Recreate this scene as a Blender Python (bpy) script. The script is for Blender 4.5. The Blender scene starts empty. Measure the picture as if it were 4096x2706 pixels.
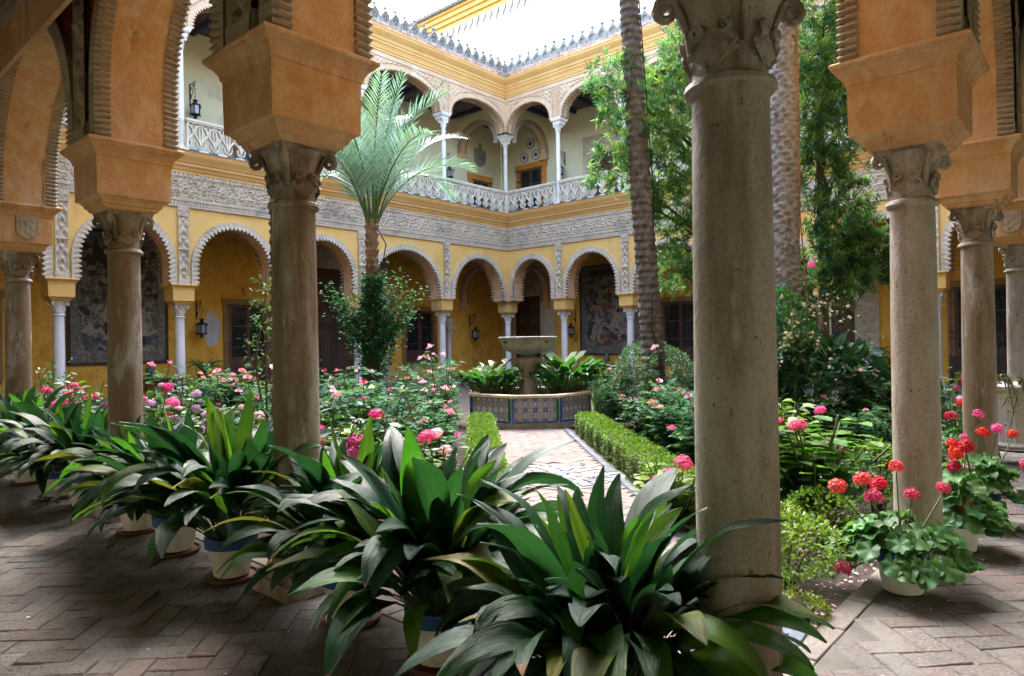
import bpy, math, random
import numpy as np
from mathutils import Vector, Matrix

scene = bpy.context.scene
COL = scene.collection
R = math.radians
PI = math.pi

# ------------------------------------------------------------------ camera
CAM = Vector((-2.4334, -1.0593, 1.6))
FW = Vector((0.74804948, 0.66361076, 0.00653755))
EX = Vector((0.66362175, -0.74791052, -0.01536307))
EY = Vector((0.00530559, -0.0158308, 0.99986061))
cd = bpy.data.cameras.new('camera')
cd.sensor_width = 36.0
cd.lens = 23.98
cd.clip_start = 0.05
cd.clip_end = 600
cam = bpy.data.objects.new('camera', cd)
COL.objects.link(cam)
m = Matrix.Identity(4)
for i in range(3):
    m[i][0] = EX[i]; m[i][1] = EY[i]; m[i][2] = -FW[i]; m[i][3] = CAM[i]
cam.matrix_world = m
scene.camera = cam

# ------------------------------------------------------------------ sky, sun, exposure
SUN_AZ = R(42)      # where the sun stands, measured from +y towards +x
SUN_EL = R(54)
world = bpy.data.worlds.new('World')
scene.world = world
world.use_nodes = True
wn = world.node_tree
wn.nodes.clear()
wo = wn.nodes.new('ShaderNodeOutputWorld')
wb = wn.nodes.new('ShaderNodeBackground')
sk = wn.nodes.new('ShaderNodeTexSky')
sk.sky_type = 'NISHITA'
sk.sun_disc = False
sk.sun_elevation = SUN_EL
sk.sun_rotation = SUN_AZ
sk.air_density = 1.0
sk.dust_density = 2.6
sk.ozone_density = 1.0
wb.inputs[1].default_value = 0.15
wn.links.new(sk.outputs[0], wb.inputs[0])
wn.links.new(wb.outputs[0], wo.inputs[0])
sd = bpy.data.lights.new('sun', 'SUN')
sd.energy = 0.55
sd.angle = R(70)
sd.color = (1.0, 0.985, 0.97)
sun = bpy.data.objects.new('sun', sd)
COL.objects.link(sun)
sdir = Vector((math.sin(SUN_AZ) * math.cos(SUN_EL), math.cos(SUN_AZ) * math.cos(SUN_EL), math.sin(SUN_EL)))
sun.rotation_euler = sdir.to_track_quat('Z', 'Y').to_euler()
vs = scene.view_settings
vs.view_transform = 'Standard'
vs.look = 'None'
vs.gamma = 1.0
vs.exposure = 4.0
vs.use_curve_mapping = False
cy = scene.cycles
cy.max_bounces = 10
cy.diffuse_bounces = 6
cy.glossy_bounces = 3
cy.transmission_bounces = 6
cy.transparent_max_bounces = 8
cy.use_denoising = True
try:
    cy.denoiser = 'OPENIMAGEDENOISE'
except Exception:
    pass
cy.sample_clamp_indirect = 6

# ------------------------------------------------------------------ helpers
def tag(o, label=None, cat=None, group=None, kind=None):
    if label: o['label'] = label
    if cat: o['category'] = cat
    if group: o['group'] = group
    if kind: o['kind'] = kind
    return o

def empty(name, loc=(0, 0, 0), rz=0.0):
    o = bpy.data.objects.new(name, None)
    o.empty_display_size = 0.1
    o.location = loc
    o.rotation_euler = (0, 0, rz)
    COL.objects.link(o)
    return o

def thing(name, label, cat, loc=(0, 0, 0), group=None, rz=0.0):
    return tag(empty(name, loc, rz), label, cat, group)

def mesh_np(name, V, F, mats, mi=None, smooth=False, uv=None):
    """V (n,3), F list/array of faces"""
    me = bpy.data.meshes.new(name)
    V = np.asarray(V, dtype=np.float32)
    if isinstance(F, np.ndarray):
        n, k = F.shape
        me.vertices.add(len(V)); me.vertices.foreach_set('co', V.ravel())
        me.loops.add(n * k); me.loops.foreach_set('vertex_index', F.astype(np.int32).ravel())
        me.polygons.add(n)
        me.polygons.foreach_set('loop_start', np.arange(0, n * k, k, dtype=np.int32))
        me.polygons.foreach_set('loop_total', np.full(n, k, dtype=np.int32))
        me.update(calc_edges=True)
    else:
        me.from_pydata(V.tolist(), [], F)
        me.update()
    for mt in (mats if isinstance(mats, (list, tuple)) else [mats]):
        me.materials.append(mt)
    if mi is not None:
        me.polygons.foreach_set('material_index', np.asarray(mi, dtype=np.int32))
    if smooth:
        me.polygons.foreach_set('use_smooth', np.ones(len(me.polygons), dtype=bool))
    if uv is not None:
        ul = me.uv_layers.new(name='UVMap')
        idx = np.zeros(len(me.loops), dtype=np.int32)
        me.loops.foreach_get('vertex_index', idx)
        ul.data.foreach_set('uv', np.asarray(uv, dtype=np.float32)[idx].ravel())
    return me

def put(name, me, parent=None, loc=(0, 0, 0), rot=(0, 0, 0), sc=1.0):
    o = bpy.data.objects.new(name, me)
    COL.objects.link(o)
    o.location = loc
    o.rotation_euler = rot
    o.scale = (sc, sc, sc) if not isinstance(sc, (tuple, list)) else sc
    if parent: o.parent = parent
    return o

def tree_copy(root, loc, rz=0.0, sc=1.0, label=None, group=None):
    def cp(o, par):
        c = o.copy(); COL.objects.link(c)
        if par is not None: c.parent = par
        for ch in KIDS.get(o.name, [])[:] or list(o.children): cp(ch, c)
        return c
    r = cp(root, None)
    r.location = loc; r.rotation_euler = (0, 0, rz); r.scale = (sc, sc, sc)
    if label: r['label'] = label
    if group: r['group'] = group
    return r
KIDS = {}

class MB:
    def __init__(s): s.v = []; s.f = []; s.m = []
    def add(s, V, F, mi=0):
        o = len(s.v); s.v.extend([tuple(p) for p in V])
        for f in F: s.f.append(tuple(i + o for i in f)); s.m.append(mi)
    def box(s, x0, x1, y0, y1, z0, z1, mi=0):
        V = [(x0,y0,z0),(x1,y0,z0),(x1,y1,z0),(x0,y1,z0),(x0,y0,z1),(x1,y0,z1),(x1,y1,z1),(x0,y1,z1)]
        s.add(V, [(0,3,2,1),(4,5,6,7),(0,1,5,4),(1,2,6,5),(2,3,7,6),(3,0,4,7)], mi)
    def mbox(s, fn, a0, a1, b0, b1, c0, c1, mi=0):
        V = [fn(*p) for p in [(a0,b0,c0),(a1,b0,c0),(a1,b1,c0),(a0,b1,c0),(a0,b0,c1),(a1,b0,c1),(a1,b1,c1),(a0,b1,c1)]]
        s.add(V, [(0,3,2,1),(4,5,6,7),(0,1,5,4),(1,2,6,5),(2,3,7,6),(3,0,4,7)], mi)
    def stack(s, cx, cy, prof, mi=0):
        """square sections: prof = [(z,hx,hy)]"""
        V = []
        for z, hx, hy in prof: V += [(cx-hx,cy-hy,z),(cx+hx,cy-hy,z),(cx+hx,cy+hy,z),(cx-hx,cy+hy,z)]
        F = [(0,3,2,1)]
        n = len(prof)
        for i in range(n-1):
            for j in range(4):
                k = (j+1) % 4
                F.append((i*4+j, i*4+k, (i+1)*4+k, (i+1)*4+j))
        b = (n-1)*4
        F.append((b, b+1, b+2, b+3))
        s.add(V, F, mi)
    def lathe(s, cx, cy, prof, n=24, mi=0, cap=True, fn=None):
        V = []
        for i, (r, z) in enumerate(prof):
            for j in range(n):
                a = 2*PI*j/n
                rr = r if fn is None else fn(r, z, a)
                V.append((cx+rr*math.cos(a), cy+rr*math.sin(a), z))
        F = []
        for i in range(len(prof)-1):
            for j in range(n):
                k = (j+1) % n
                F.append((i*n+j, i*n+k, (i+1)*n+k, (i+1)*n+j))
        if cap:
            F.append(tuple(range(n-1, -1, -1)))
            b = (len(prof)-1)*n
            F.append(tuple(range(b, b+n)))
        s.add(V, F, mi)
    def tube(s, pts, rad, n=6, mi=0, cap=True, flat=1.0):
        pts = [Vector(p) for p in pts]
        if not isinstance(rad, (list, tuple)): rad = [rad]*len(pts)
        V = []; up = Vector((0, 0, 1)); prev = None
        for i, p in enumerate(pts):
            t = (pts[min(i+1, len(pts)-1)] - pts[max(i-1, 0)])
            if t.length < 1e-9: t = Vector((0, 0, 1))
            t.normalize()
            if prev is None:
                a = t.cross(up)
                if a.length < 1e-3: a = t.cross(Vector((1, 0, 0)))
            else:
                a = prev - t*prev.dot(t)
                if a.length < 1e-4: a = t.cross(up)
            a.normalize(); prev = a
            b = t.cross(a)
            for j in range(n):
                th = 2*PI*j/n + (PI/4 if n == 4 else 0)
                V.append(p + (a*math.cos(th) + b*math.sin(th)*flat)*rad[i])
        F = []
        for i in range(len(pts)-1):
            for j in range(n):
                k = (j+1) % n
                F.append((i*n+j, i*n+k, (i+1)*n+k, (i+1)*n+j))
        if cap:
            F.append(tuple(range(n-1, -1, -1))); b = (len(pts)-1)*n; F.append(tuple(range(b, b+n)))
        s.add(V, F, mi)
    def ball(s, c, r, n=10, k=6, mi=0):
        prof = [(max(1e-4, r*math.sin(PI*i/k)), c[2]-r*math.cos(PI*i/k)) for i in range(k+1)]
        s.lathe(c[0], c[1], prof, n, mi, cap=False)
    def mesh(s, name, mats, smooth=False):
        me = bpy.data.meshes.new(name)
        me.from_pydata(s.v, [], s.f); me.update()
        for mt in (mats if isinstance(mats, (list, tuple)) else [mats]): me.materials.append(mt)
        if any(s.m): me.polygons.foreach_set('material_index', s.m)
        if smooth: me.polygons.foreach_set('use_smooth', [True]*len(me.polygons))
        return me
    def build(s, name, mats, parent=None, smooth=False):
        """vertices are world coordinates; made local to the parent (unrotated)"""
        if parent is not None:
            L = parent.location if parent.parent is None else parent.location + parent.parent.location
            s.v = [(p[0]-L[0], p[1]-L[1], p[2]-L[2]) for p in s.v]
        me = s.mesh(name, mats, smooth)
        o = put(name, me, parent)
        return o

def auto_smooth(o, ang=40):
    me = o.data
    me.polygons.foreach_set('use_smooth', [True]*len(me.polygons))
    try: me.set_sharp_from_angle(angle=R(ang))
    except Exception: pass
    return o

# ------------------------------------------------------------------ materials
def _n(nt, t, **kw):
    n = nt.nodes.new(t)
    for k, v in kw.items(): setattr(n, k, v)
    return n

def noise(nt, vec, scale, detail=5.0, rough=0.6):
    n = _n(nt, 'ShaderNodeTexNoise')
    n.inputs['Scale'].default_value = scale
    n.inputs['Detail'].default_value = detail
    n.inputs['Roughness'].default_value = rough
    nt.links.new(vec, n.inputs['Vector'])
    return n

def ramp(nt, fac, stops):
    r = _n(nt, 'ShaderNodeValToRGB')
    e = r.color_ramp.elements
    while len(e) < len(stops): e.new(0.5)
    for i, (p, c) in enumerate(stops):
        e[i].position = p; e[i].color = (c[0], c[1], c[2], 1)
    nt.links.new(fac, r.inputs[0])
    return r

def mixc(nt, fac, a, b, mode='MIX'):
    x = _n(nt, 'ShaderNodeMix', data_type='RGBA', blend_type=mode)
    for sock, val in ((x.inputs[0], fac), (x.inputs[6], a), (x.inputs[7], b)):
        if hasattr(val, 'links'): nt.links.new(val, sock)
        elif isinstance(val, (tuple, list)): sock.default_value = (val[0], val[1], val[2], 1)
        else: sock.default_value = val
    return x.outputs[2]

def vmul(nt, vec, s):
    x = _n(nt, 'ShaderNodeVectorMath', operation='MULTIPLY')
    nt.links.new(vec, x.inputs[0]); x.inputs[1].default_value = s
    return x.outputs[0]

def M(name, stops, scale=3.0, rough=0.75, bump=0.15, bscale=30.0, bdist=0.01, stain=None, stretch=None, rnd=0.0, spec=0.35, metal=0.0, detail=6.0, fine=None, alt=None):
    """stops: colours spread by a noise; stain=(colour, scale, lo, hi, stretch) shaped wear on top; rnd: value spread from object to object"""
    mt = bpy.data.materials.new(name); mt.use_nodes = True
    nt = mt.node_tree
    p = nt.nodes['Principled BSDF']
    g = _n(nt, 'ShaderNodeNewGeometry')
    pos = g.outputs['Position']
    v = vmul(nt, pos, stretch) if stretch else pos
    if len(stops) == 1: stops = [stops[0], stops[0]]
    n1 = noise(nt, v, scale, detail, 0.62)
    lo, hi = 0.32, 0.68
    st = [(lo + (hi-lo)*i/(len(stops)-1), c) for i, c in enumerate(stops)]
    col = ramp(nt, n1.outputs[0], st).outputs[0]
    if fine:
        n3 = noise(nt, pos, fine[1], 3.0, 0.6)
        f3 = ramp(nt, n3.outputs[0], [(0.3, (1-fine[0],)*3), (0.7, (1+fine[0]*0.6,)*3)])
        col = mixc(nt, 1.0, col, f3.outputs[0], 'MULTIPLY')
    if stain:
        sts = stain if isinstance(stain, list) else [stain]
        for (sc, ss, slo, shi, sstr) in sts:
            v2 = vmul(nt, pos, sstr) if sstr else pos
            n2 = noise(nt, v2, ss, 7.0, 0.65)
            fr = ramp(nt, n2.outputs[0], [(slo, (0, 0, 0)), (shi, (1, 1, 1))])
            col = mixc(nt, fr.outputs[0], col, sc)
    if alt:
        oa = _n(nt, 'ShaderNodeObjectInfo')
        m1 = _n(nt, 'ShaderNodeMath', operation='MULTIPLY'); m1.inputs[1].default_value = 13.7
        m2 = _n(nt, 'ShaderNodeMath', operation='FRACT'); m3 = _n(nt, 'ShaderNodeMath', operation='LESS_THAN'); m3.inputs[1].default_value = alt[1]
        m4 = _n(nt, 'ShaderNodeMath', operation='MULTIPLY'); m4.inputs[1].default_value = alt[2]
        nt.links.new(oa.outputs['Random'], m1.inputs[0]); nt.links.new(m1.outputs[0], m2.inputs[0]); nt.links.new(m2.outputs[0], m3.inputs[0]); nt.links.new(m3.outputs[0], m4.inputs[0])
        col = mixc(nt, m4.outputs[0], col, alt[0])
    if rnd:
        oi = _n(nt, 'ShaderNodeObjectInfo')
        h = _n(nt, 'ShaderNodeHueSaturation')
        mr = _n(nt, 'ShaderNodeMapRange')
        mr.inputs[3].default_value = 1-rnd; mr.inputs[4].default_value = 1+rnd
        nt.links.new(oi.outputs['Random'], mr.inputs[0])
        nt.links.new(mr.outputs[0], h.inputs['Value'])
        nt.links.new(col, h.inputs['Color'])
        col = h.outputs[0]
    nt.links.new(col, p.inputs['Base Color'])
    p.inputs['Roughness'].default_value = rough
    p.inputs['Specular IOR Level'].default_value = spec
    p.inputs['Metallic'].default_value = metal
    if bump:
        nb = noise(nt, pos, bscale, 6.0, 0.65)
        b = _n(nt, 'ShaderNodeBump')
        b.inputs['Strength'].default_value = bump; b.inputs['Distance'].default_value = bdist
        nt.links.new(nb.outputs[0], b.inputs['Height'])
        nt.links.new(b.outputs[0], p.inputs['Normal'])
    return mt

def LEAF(name, c0, c1, trans=0.35, rough=0.5, nscale=6.0, rnd=0.15, spec=0.3, stripes=False, tcol=None):
    mt = bpy.data.materials.new(name); mt.use_nodes = True
    nt = mt.node_tree
    p = nt.nodes['Principled BSDF']; out = nt.nodes['Material Output']
    g = _n(nt, 'ShaderNodeNewGeometry')
    n1 = noise(nt, g.outputs['Position'], nscale, 3.0)
    col = ramp(nt, n1.outputs[0], [(0.32, c0), (0.68, c1)]).outputs[0]
    if rnd:
        oi = _n(nt, 'ShaderNodeObjectInfo'); h = _n(nt, 'ShaderNodeHueSaturation'); mr = _n(nt, 'ShaderNodeMapRange')
        mr.inputs[3].default_value = 1-rnd; mr.inputs[4].default_value = 1+rnd
        nt.links.new(oi.outputs['Random'], mr.inputs[0]); nt.links.new(mr.outputs[0], h.inputs['Value'])
        q1 = _n(nt, 'ShaderNodeMath', operation='MULTIPLY'); q1.inputs[1].default_value = 17.3
        q2 = _n(nt, 'ShaderNodeMath', operation='FRACT'); q3 = _n(nt, 'ShaderNodeMapRange'); q3.inputs[3].default_value = 0.47; q3.inputs[4].default_value = 0.52
        nt.links.new(oi.outputs['Random'], q1.inputs[0]); nt.links.new(q1.outputs[0], q2.inputs[0]); nt.links.new(q2.outputs[0], q3.inputs[0]); nt.links.new(q3.outputs[0], h.inputs['Hue'])
        nt.links.new(col, h.inputs['Color']); col = h.outputs[0]
    if stripes:
        uv = _n(nt, 'ShaderNodeTexCoord')
        vv = vmul(nt, uv.outputs['UV'], (0.8, 26.0, 1.0))
        n2 = noise(nt, vv, 1.0, 4.0, 0.7)
        f = ramp(nt, n2.outputs[0], [(0.3, (0.55, 0.62, 0.55)), (0.7, (1.4, 1.35, 1.35))])
        col = mixc(nt, 1.0, col, f.outputs[0], 'MULTIPLY')
        # dry tip on some leaves
        sx = _n(nt, 'ShaderNodeSeparateXYZ'); nt.links.new(uv.outputs['UV'], sx.inputs[0])
        oi2 = _n(nt, 'ShaderNodeObjectInfo')
        mr2 = _n(nt, 'ShaderNodeMapRange'); mr2.inputs[1].default_value = 0.87; mr2.inputs[2].default_value = 1.0
        mr2.inputs[3].default_value = 1.05; mr2.inputs[4].default_value = 0.9
        nt.links.new(oi2.outputs['Random'], mr2.inputs[0])
        ad = _n(nt, 'ShaderNodeMath', operation='ADD')
        n4 = noise(nt, g.outputs['Position'], 30.0, 2.0)
        ml = _n(nt, 'ShaderNodeMath', operation='MULTIPLY'); ml.inputs[1].default_value = 0.12
        nt.links.new(n4.outputs[0], ml.inputs[0]); nt.links.new(sx.outputs[0], ad.inputs[0]); nt.links.new(ml.outputs[0], ad.inputs[1])
        gt = _n(nt, 'ShaderNodeMath', operation='GREATER_THAN')
        nt.links.new(ad.outputs[0], gt.inputs[0])
        a2 = _n(nt, 'ShaderNodeMath', operation='ADD'); a2.inputs[1].default_value = 0.06
        nt.links.new(mr2.outputs[0], a2.inputs[0]); nt.links.new(a2.outputs[0], gt.inputs[1])
        col = mixc(nt, gt.outputs[0], col, (0.22, 0.10, 0.035))
        b = _n(nt, 'ShaderNodeBump'); b.inputs['Strength'].default_value = 0.8; b.inputs['Distance'].default_value = 0.006
        nt.links.new(n2.outputs[0], b.inputs['Height']); nt.links.new(b.outputs[0], p.inputs['Normal'])
    nt.links.new(col, p.inputs['Base Color'])
    p.inputs['Roughness'].default_value = rough
    p.inputs['Specular IOR Level'].default_value = spec
    tr = _n(nt, 'ShaderNodeBsdfTranslucent')
    tc = mixc(nt, 1.0, col, tcol or (1.35, 1.4, 0.6), 'MULTIPLY')
    nt.links.new(tc, tr.inputs[0])
    mx = _n(nt, 'ShaderNodeMixShader'); mx.inputs[0].default_value = trans
    nt.links.new(p.outputs[0], mx.inputs[1]); nt.links.new(tr.outputs[0], mx.inputs[2])
    nt.links.new(mx.outputs[0], out.inputs[0])
    return mt

mYEL = M('yellow limewash', [(0.57,0.335,0.085),(0.64,0.395,0.12),(0.60,0.36,0.095)], 0.9, 0.9, 0.12, 25, stain=[((0.45,0.22,0.05),1.3,0.60,0.78,(1,1,0.25)),((0.70,0.50,0.22),2.2,0.66,0.8,None)])
mYELB = M('deep ochre limewash', [(0.60,0.31,0.035),(0.72,0.40,0.06),(0.54,0.27,0.03)], 1.6, 0.9, 0.12, 22, stain=((0.42,0.2,0.03),2.0,0.58,0.8,(1,1,0.4)), fine=(0.12,14))
mCOR = M('ochre cornice plaster', [(0.50,0.265,0.075),(0.57,0.325,0.11)], 1.2, 0.85, 0.1, 30, stain=((0.4,0.2,0.06),1.6,0.62,0.8,(1,1,2)))
mORA = M('orange mottled stucco', [(0.55,0.30,0.13),(0.60,0.35,0.17),(0.63,0.41,0.23)], 2.6, 0.88, 0.7, 14, 0.018, fine=(0.12,40), stain=[((0.64,0.46,0.30),7.5,0.47,0.66,(1,1,0.6)),((0.28,0.14,0.05),2.2,0.62,0.72,(3,3,0.25)),((0.50,0.24,0.08),1.3,0.56,0.74,None),((0.30,0.17,0.08),30,0.70,0.74,(1,1,0.3))])
mRED = M('dark red wall plaster', [(0.14,0.018,0.015),(0.19,0.028,0.022)], 1.5, 0.9, 0.1, 30)
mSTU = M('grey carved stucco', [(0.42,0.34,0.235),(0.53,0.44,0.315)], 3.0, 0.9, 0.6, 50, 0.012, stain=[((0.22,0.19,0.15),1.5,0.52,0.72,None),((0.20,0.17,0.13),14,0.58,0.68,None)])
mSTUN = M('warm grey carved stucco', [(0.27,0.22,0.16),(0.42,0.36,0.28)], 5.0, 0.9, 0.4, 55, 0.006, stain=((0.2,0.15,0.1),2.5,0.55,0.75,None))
mPINK = M('pinkish lace stucco', [(0.47,0.305,0.18),(0.56,0.385,0.245)], 1.5, 0.9, 0.5, 60, 0.012, stain=((0.62,0.52,0.42),1.2,0.58,0.75,None))
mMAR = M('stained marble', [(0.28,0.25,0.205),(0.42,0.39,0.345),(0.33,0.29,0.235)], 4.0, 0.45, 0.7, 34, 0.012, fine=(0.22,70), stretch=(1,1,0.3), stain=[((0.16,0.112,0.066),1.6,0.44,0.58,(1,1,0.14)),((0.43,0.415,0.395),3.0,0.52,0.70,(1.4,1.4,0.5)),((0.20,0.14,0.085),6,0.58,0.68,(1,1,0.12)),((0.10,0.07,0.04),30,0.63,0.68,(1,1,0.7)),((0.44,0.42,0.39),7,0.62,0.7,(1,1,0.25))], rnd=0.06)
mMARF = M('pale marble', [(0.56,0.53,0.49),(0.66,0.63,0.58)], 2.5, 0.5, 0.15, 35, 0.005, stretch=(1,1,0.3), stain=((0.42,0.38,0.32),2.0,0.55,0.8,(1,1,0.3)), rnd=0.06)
mMARW = M('white marble', [(0.60,0.55,0.475),(0.68,0.635,0.56)], 2.5, 0.5, 0.12, 35, 0.005, stain=((0.5,0.47,0.42),2.0,0.58,0.8,(1,1,0.3)), rnd=0.06)
mBAL = M('weathered tracery stone', [(0.52,0.44,0.33),(0.64,0.56,0.43)], 2.0, 0.85, 0.3, 40, stain=((0.34,0.29,0.23),3.0,0.55,0.75,None))
mPAR = M('lichened grey stone', [(0.17,0.158,0.135),(0.27,0.25,0.215)], 3.0, 0.9, 0.4, 30, stain=[((0.16,0.15,0.13),4.0,0.52,0.7,None),((0.5,0.3,0.1),6.0,0.68,0.74,None)])
mPBR = M('worn red brick', [(0.36,0.17,0.11),(0.50,0.29,0.2)], 6.0, 0.9, 0.4, 40, rnd=0.25, stain=((0.45,0.42,0.38),5.0,0.52,0.66,None))
mCREAM = M('pale cream wall', [(0.62,0.57,0.36),(0.68,0.63,0.42)], 0.8, 0.9, 0.08, 30, stain=((0.56,0.5,0.36),0.9,0.55,0.6,None))
mWHW = M('whitewashed wall', [(0.78,0.77,0.74),(0.82,0.81,0.78)], 0.6, 0.9, 0.05, 20)
mOFR = M('orange window surround', [(0.50,0.20,0.035),(0.58,0.26,0.05)], 2.0, 0.85, 0.1, 30)
mUMB = M('umber window surround', [(0.25,0.14,0.05),(0.32,0.18,0.07)], 2.0, 0.85, 0.1, 30)
mWOOD = M('dark oiled wood', [(0.035,0.02,0.015),(0.075,0.04,0.028)], 3.0, 0.6, 0.25, 40, stretch=(1,1,0.15), rnd=0.12)
mWOOD2 = M('brown wood', [(0.10,0.045,0.025),(0.16,0.075,0.04)], 3.0, 0.55, 0.2, 40, stretch=(1,1,0.15))
mIRON = M('black iron', [(0.012,0.012,0.013),(0.03,0.028,0.027)], 8.0, 0.55, 0.2, 60, metal=0.3)
mSOIL = M('dark garden soil', [(0.035,0.026,0.019),(0.075,0.058,0.045)], 5.0, 0.95, 0.9, 22, 0.05, fine=(0.35,60))
mMORT = M('dusty mortar', [(0.07,0.064,0.056),(0.12,0.11,0.097)], 4.0, 0.95, 0.5, 40, 0.01)
mTERR = M('terracotta', [(0.11,0.042,0.028),(0.16,0.065,0.042)], 6.0, 0.6, 0.2, 40)
mPOT = M('white painted pot', [(0.60,0.57,0.51),(0.72,0.69,0.63)], 5.0, 0.75, 0.25, 60, 0.004, stain=((0.42,0.34,0.26),7.0,0.6,0.72,None))
mBLUE = M('blue paint', [(0.02,0.075,0.23),(0.03,0.10,0.29)], 6.0, 0.6, 0.15, 60)
mBRK = M('worn floor brick', [(0.092,0.080,0.072),(0.135,0.120,0.106),(0.112,0.088,0.080)], 6.0, 0.7, 1.0, 26, 0.024, rnd=0.24, fine=(0.42,55), alt=((0.125,0.082,0.07),0.28,0.5), stain=[((0.155,0.145,0.13),2.2,0.48,0.66,None),((0.07,0.055,0.045),14.0,0.62,0.72,None)])
mBRKP = M('pink path brick', [(0.145,0.112,0.10),(0.18,0.146,0.132)], 5.0, 0.8, 0.35, 30, 0.008, rnd=0.12, stain=((0.30,0.25,0.2),6.0,0.6,0.75,None))
mTAN = M('pale flagstone', [(0.135,0.117,0.098),(0.18,0.158,0.134)], 4.0, 0.75, 0.8, 26, 0.014, rnd=0.15, fine=(0.35,50), stain=((0.28,0.24,0.15),3.0,0.58,0.75,None))
mSLATE = M('blue grey slate', [(0.06,0.08,0.11),(0.10,0.125,0.16)], 5.0, 0.7, 0.25, 30, rnd=0.2)
mPALE = M('pale mosaic stone', [(0.18,0.172,0.156),(0.23,0.218,0.198)], 5.0, 0.75, 0.25, 30, rnd=0.15)
mBARK = M('grey palm bark', [(0.125,0.13,0.145),(0.30,0.31,0.345),(0.20,0.207,0.23)], 7.0, 0.95, 0.9, 45, 0.03, stretch=(1,1,0.5), fine=(0.3,50))
mBARKD = M('dark palm bark', [(0.055,0.053,0.056),(0.18,0.174,0.18)], 8.0, 0.95, 0.8, 45, 0.02, fine=(0.3,50))
mBRKY = M('young palm bark', [(0.13,0.085,0.055),(0.28,0.21,0.16)], 9.0, 0.95, 0.9, 45, 0.02)
mTWIG = M('brown twig', [(0.07,0.05,0.035),(0.13,0.10,0.075)], 9.0, 0.9, 0.3, 50)
mSTEM = M('green stem', [(0.05,0.10,0.03),(0.09,0.14,0.05)], 9.0, 0.6, 0.1, 50)
mFOUN = M('weathered fountain marble', [(0.13,0.13,0.125),(0.25,0.25,0.24),(0.17,0.168,0.158)], 3.5, 0.6, 0.4, 40, 0.006, stretch=(1,1,0.4), stain=[((0.13,0.12,0.08),3.0,0.52,0.72,(1.6,1.6,0.25)),((0.42,0.30,0.15),2.2,0.6,0.75,(1.5,1.5,0.3))])
mGLASS = M('dark window glass', [(0.012,0.014,0.016),(0.02,0.022,0.024)], 2.0, 0.08, 0.0, spec=0.6)
mLGL = M('lantern glass', [(0.22,0.24,0.24),(0.3,0.32,0.32)], 2.0, 0.12, 0.0, spec=0.6)
mHOSE = M('black hose', [(0.012,0.012,0.012)], 2.0, 0.45, 0.0)
mHOSER = M('rust red cable', [(0.30,0.10,0.07)], 2.0, 0.5, 0.0)
mBLU2 = M('cobalt glazed tile', [(0.02,0.06,0.20),(0.04,0.11,0.27)], 9.0, 0.25, 0.1, 40, rnd=0.3, spec=0.5)
mGRN2 = M('green glazed tile', [(0.01,0.10,0.07),(0.02,0.14,0.10)], 9.0, 0.25, 0.1, 40, rnd=0.2)
mWHT2 = M('white glazed tile', [(0.62,0.62,0.6),(0.7,0.7,0.68)], 9.0, 0.3, 0.1, 40, rnd=0.1)
mCOPB = M('pale coping brick', [(0.50,0.40,0.28),(0.60,0.50,0.37)], 5.0, 0.8, 0.3, 40, rnd=0.15)
mWATER = M('dark still water', [(0.012,0.018,0.014)], 2.0, 0.05, 0.05, 8, spec=0.5)

lASP = [LEAF('aspidistra leaf dark', (0.009,0.042,0.023),(0.018,0.068,0.031), 0.28, 0.34, 3, 0.35, 0.4, True),
        LEAF('aspidistra leaf fresh', (0.035,0.115,0.014),(0.06,0.16,0.02), 0.5, 0.34, 3, 0.25, 0.5, True)]
lASP.append(LEAF('aspidistra leaf yellowing', (0.09,0.13,0.02),(0.16,0.17,0.03), 0.4, 0.4, 6, 0.2, 0.4, True))
lROSE = [LEAF('rose leaf blue green', (0.024,0.105,0.064),(0.045,0.155,0.092), 0.35, 0.6, spec=0.14), LEAF('rose leaf mid', (0.035,0.12,0.04),(0.06,0.17,0.052), 0.35, 0.6, spec=0.14), LEAF('rose leaf fresh', (0.065,0.18,0.03),(0.095,0.22,0.045), 0.35, 0.6, spec=0.14)]
lHYD = [LEAF('hydrangea leaf', (0.035,0.11,0.018),(0.06,0.16,0.028), 0.35, 0.42), LEAF('hydrangea leaf deep', (0.02,0.075,0.022),(0.035,0.10,0.028), 0.3, 0.42), LEAF('hydrangea leaf lime', (0.10,0.21,0.025),(0.15,0.27,0.045), 0.4, 0.45)]
lBOX = [LEAF('box leaf lime', (0.11,0.19,0.018),(0.17,0.25,0.03), 0.35, 0.45), LEAF('box leaf green', (0.06,0.13,0.018),(0.09,0.17,0.025), 0.35, 0.45), LEAF('box leaf brown', (0.07,0.06,0.025),(0.10,0.08,0.03), 0.2, 0.6)]
lPODO = [LEAF('narrow leaf green', (0.06,0.165,0.075),(0.10,0.23,0.105), 0.42, 0.4, tcol=(1.1,1.3,0.8)), LEAF('narrow leaf light', (0.12,0.25,0.065),(0.19,0.33,0.09), 0.45, 0.4, tcol=(1.15,1.3,0.7)), LEAF('narrow leaf dark', (0.03,0.095,0.05),(0.05,0.135,0.065), 0.3, 0.4, tcol=(1.1,1.3,0.8))]
lPALM = [LEAF('palm leaflet blue green', (0.15,0.245,0.25),(0.25,0.36,0.37), 0.3, 0.4, 4, 0.15, tcol=(1.2,1.4,0.9)), LEAF('palm leaflet green', (0.10,0.185,0.17),(0.17,0.27,0.255), 0.3, 0.4, 4, 0.15, tcol=(1.3,1.5,0.7))]
lSAGE = [LEAF('grey green leaf', (0.055,0.125,0.08),(0.09,0.165,0.11), 0.25, 0.6, spec=0.15), LEAF('grey green leaf dark', (0.03,0.08,0.05),(0.05,0.105,0.07), 0.25, 0.6, spec=0.15)]
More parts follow.
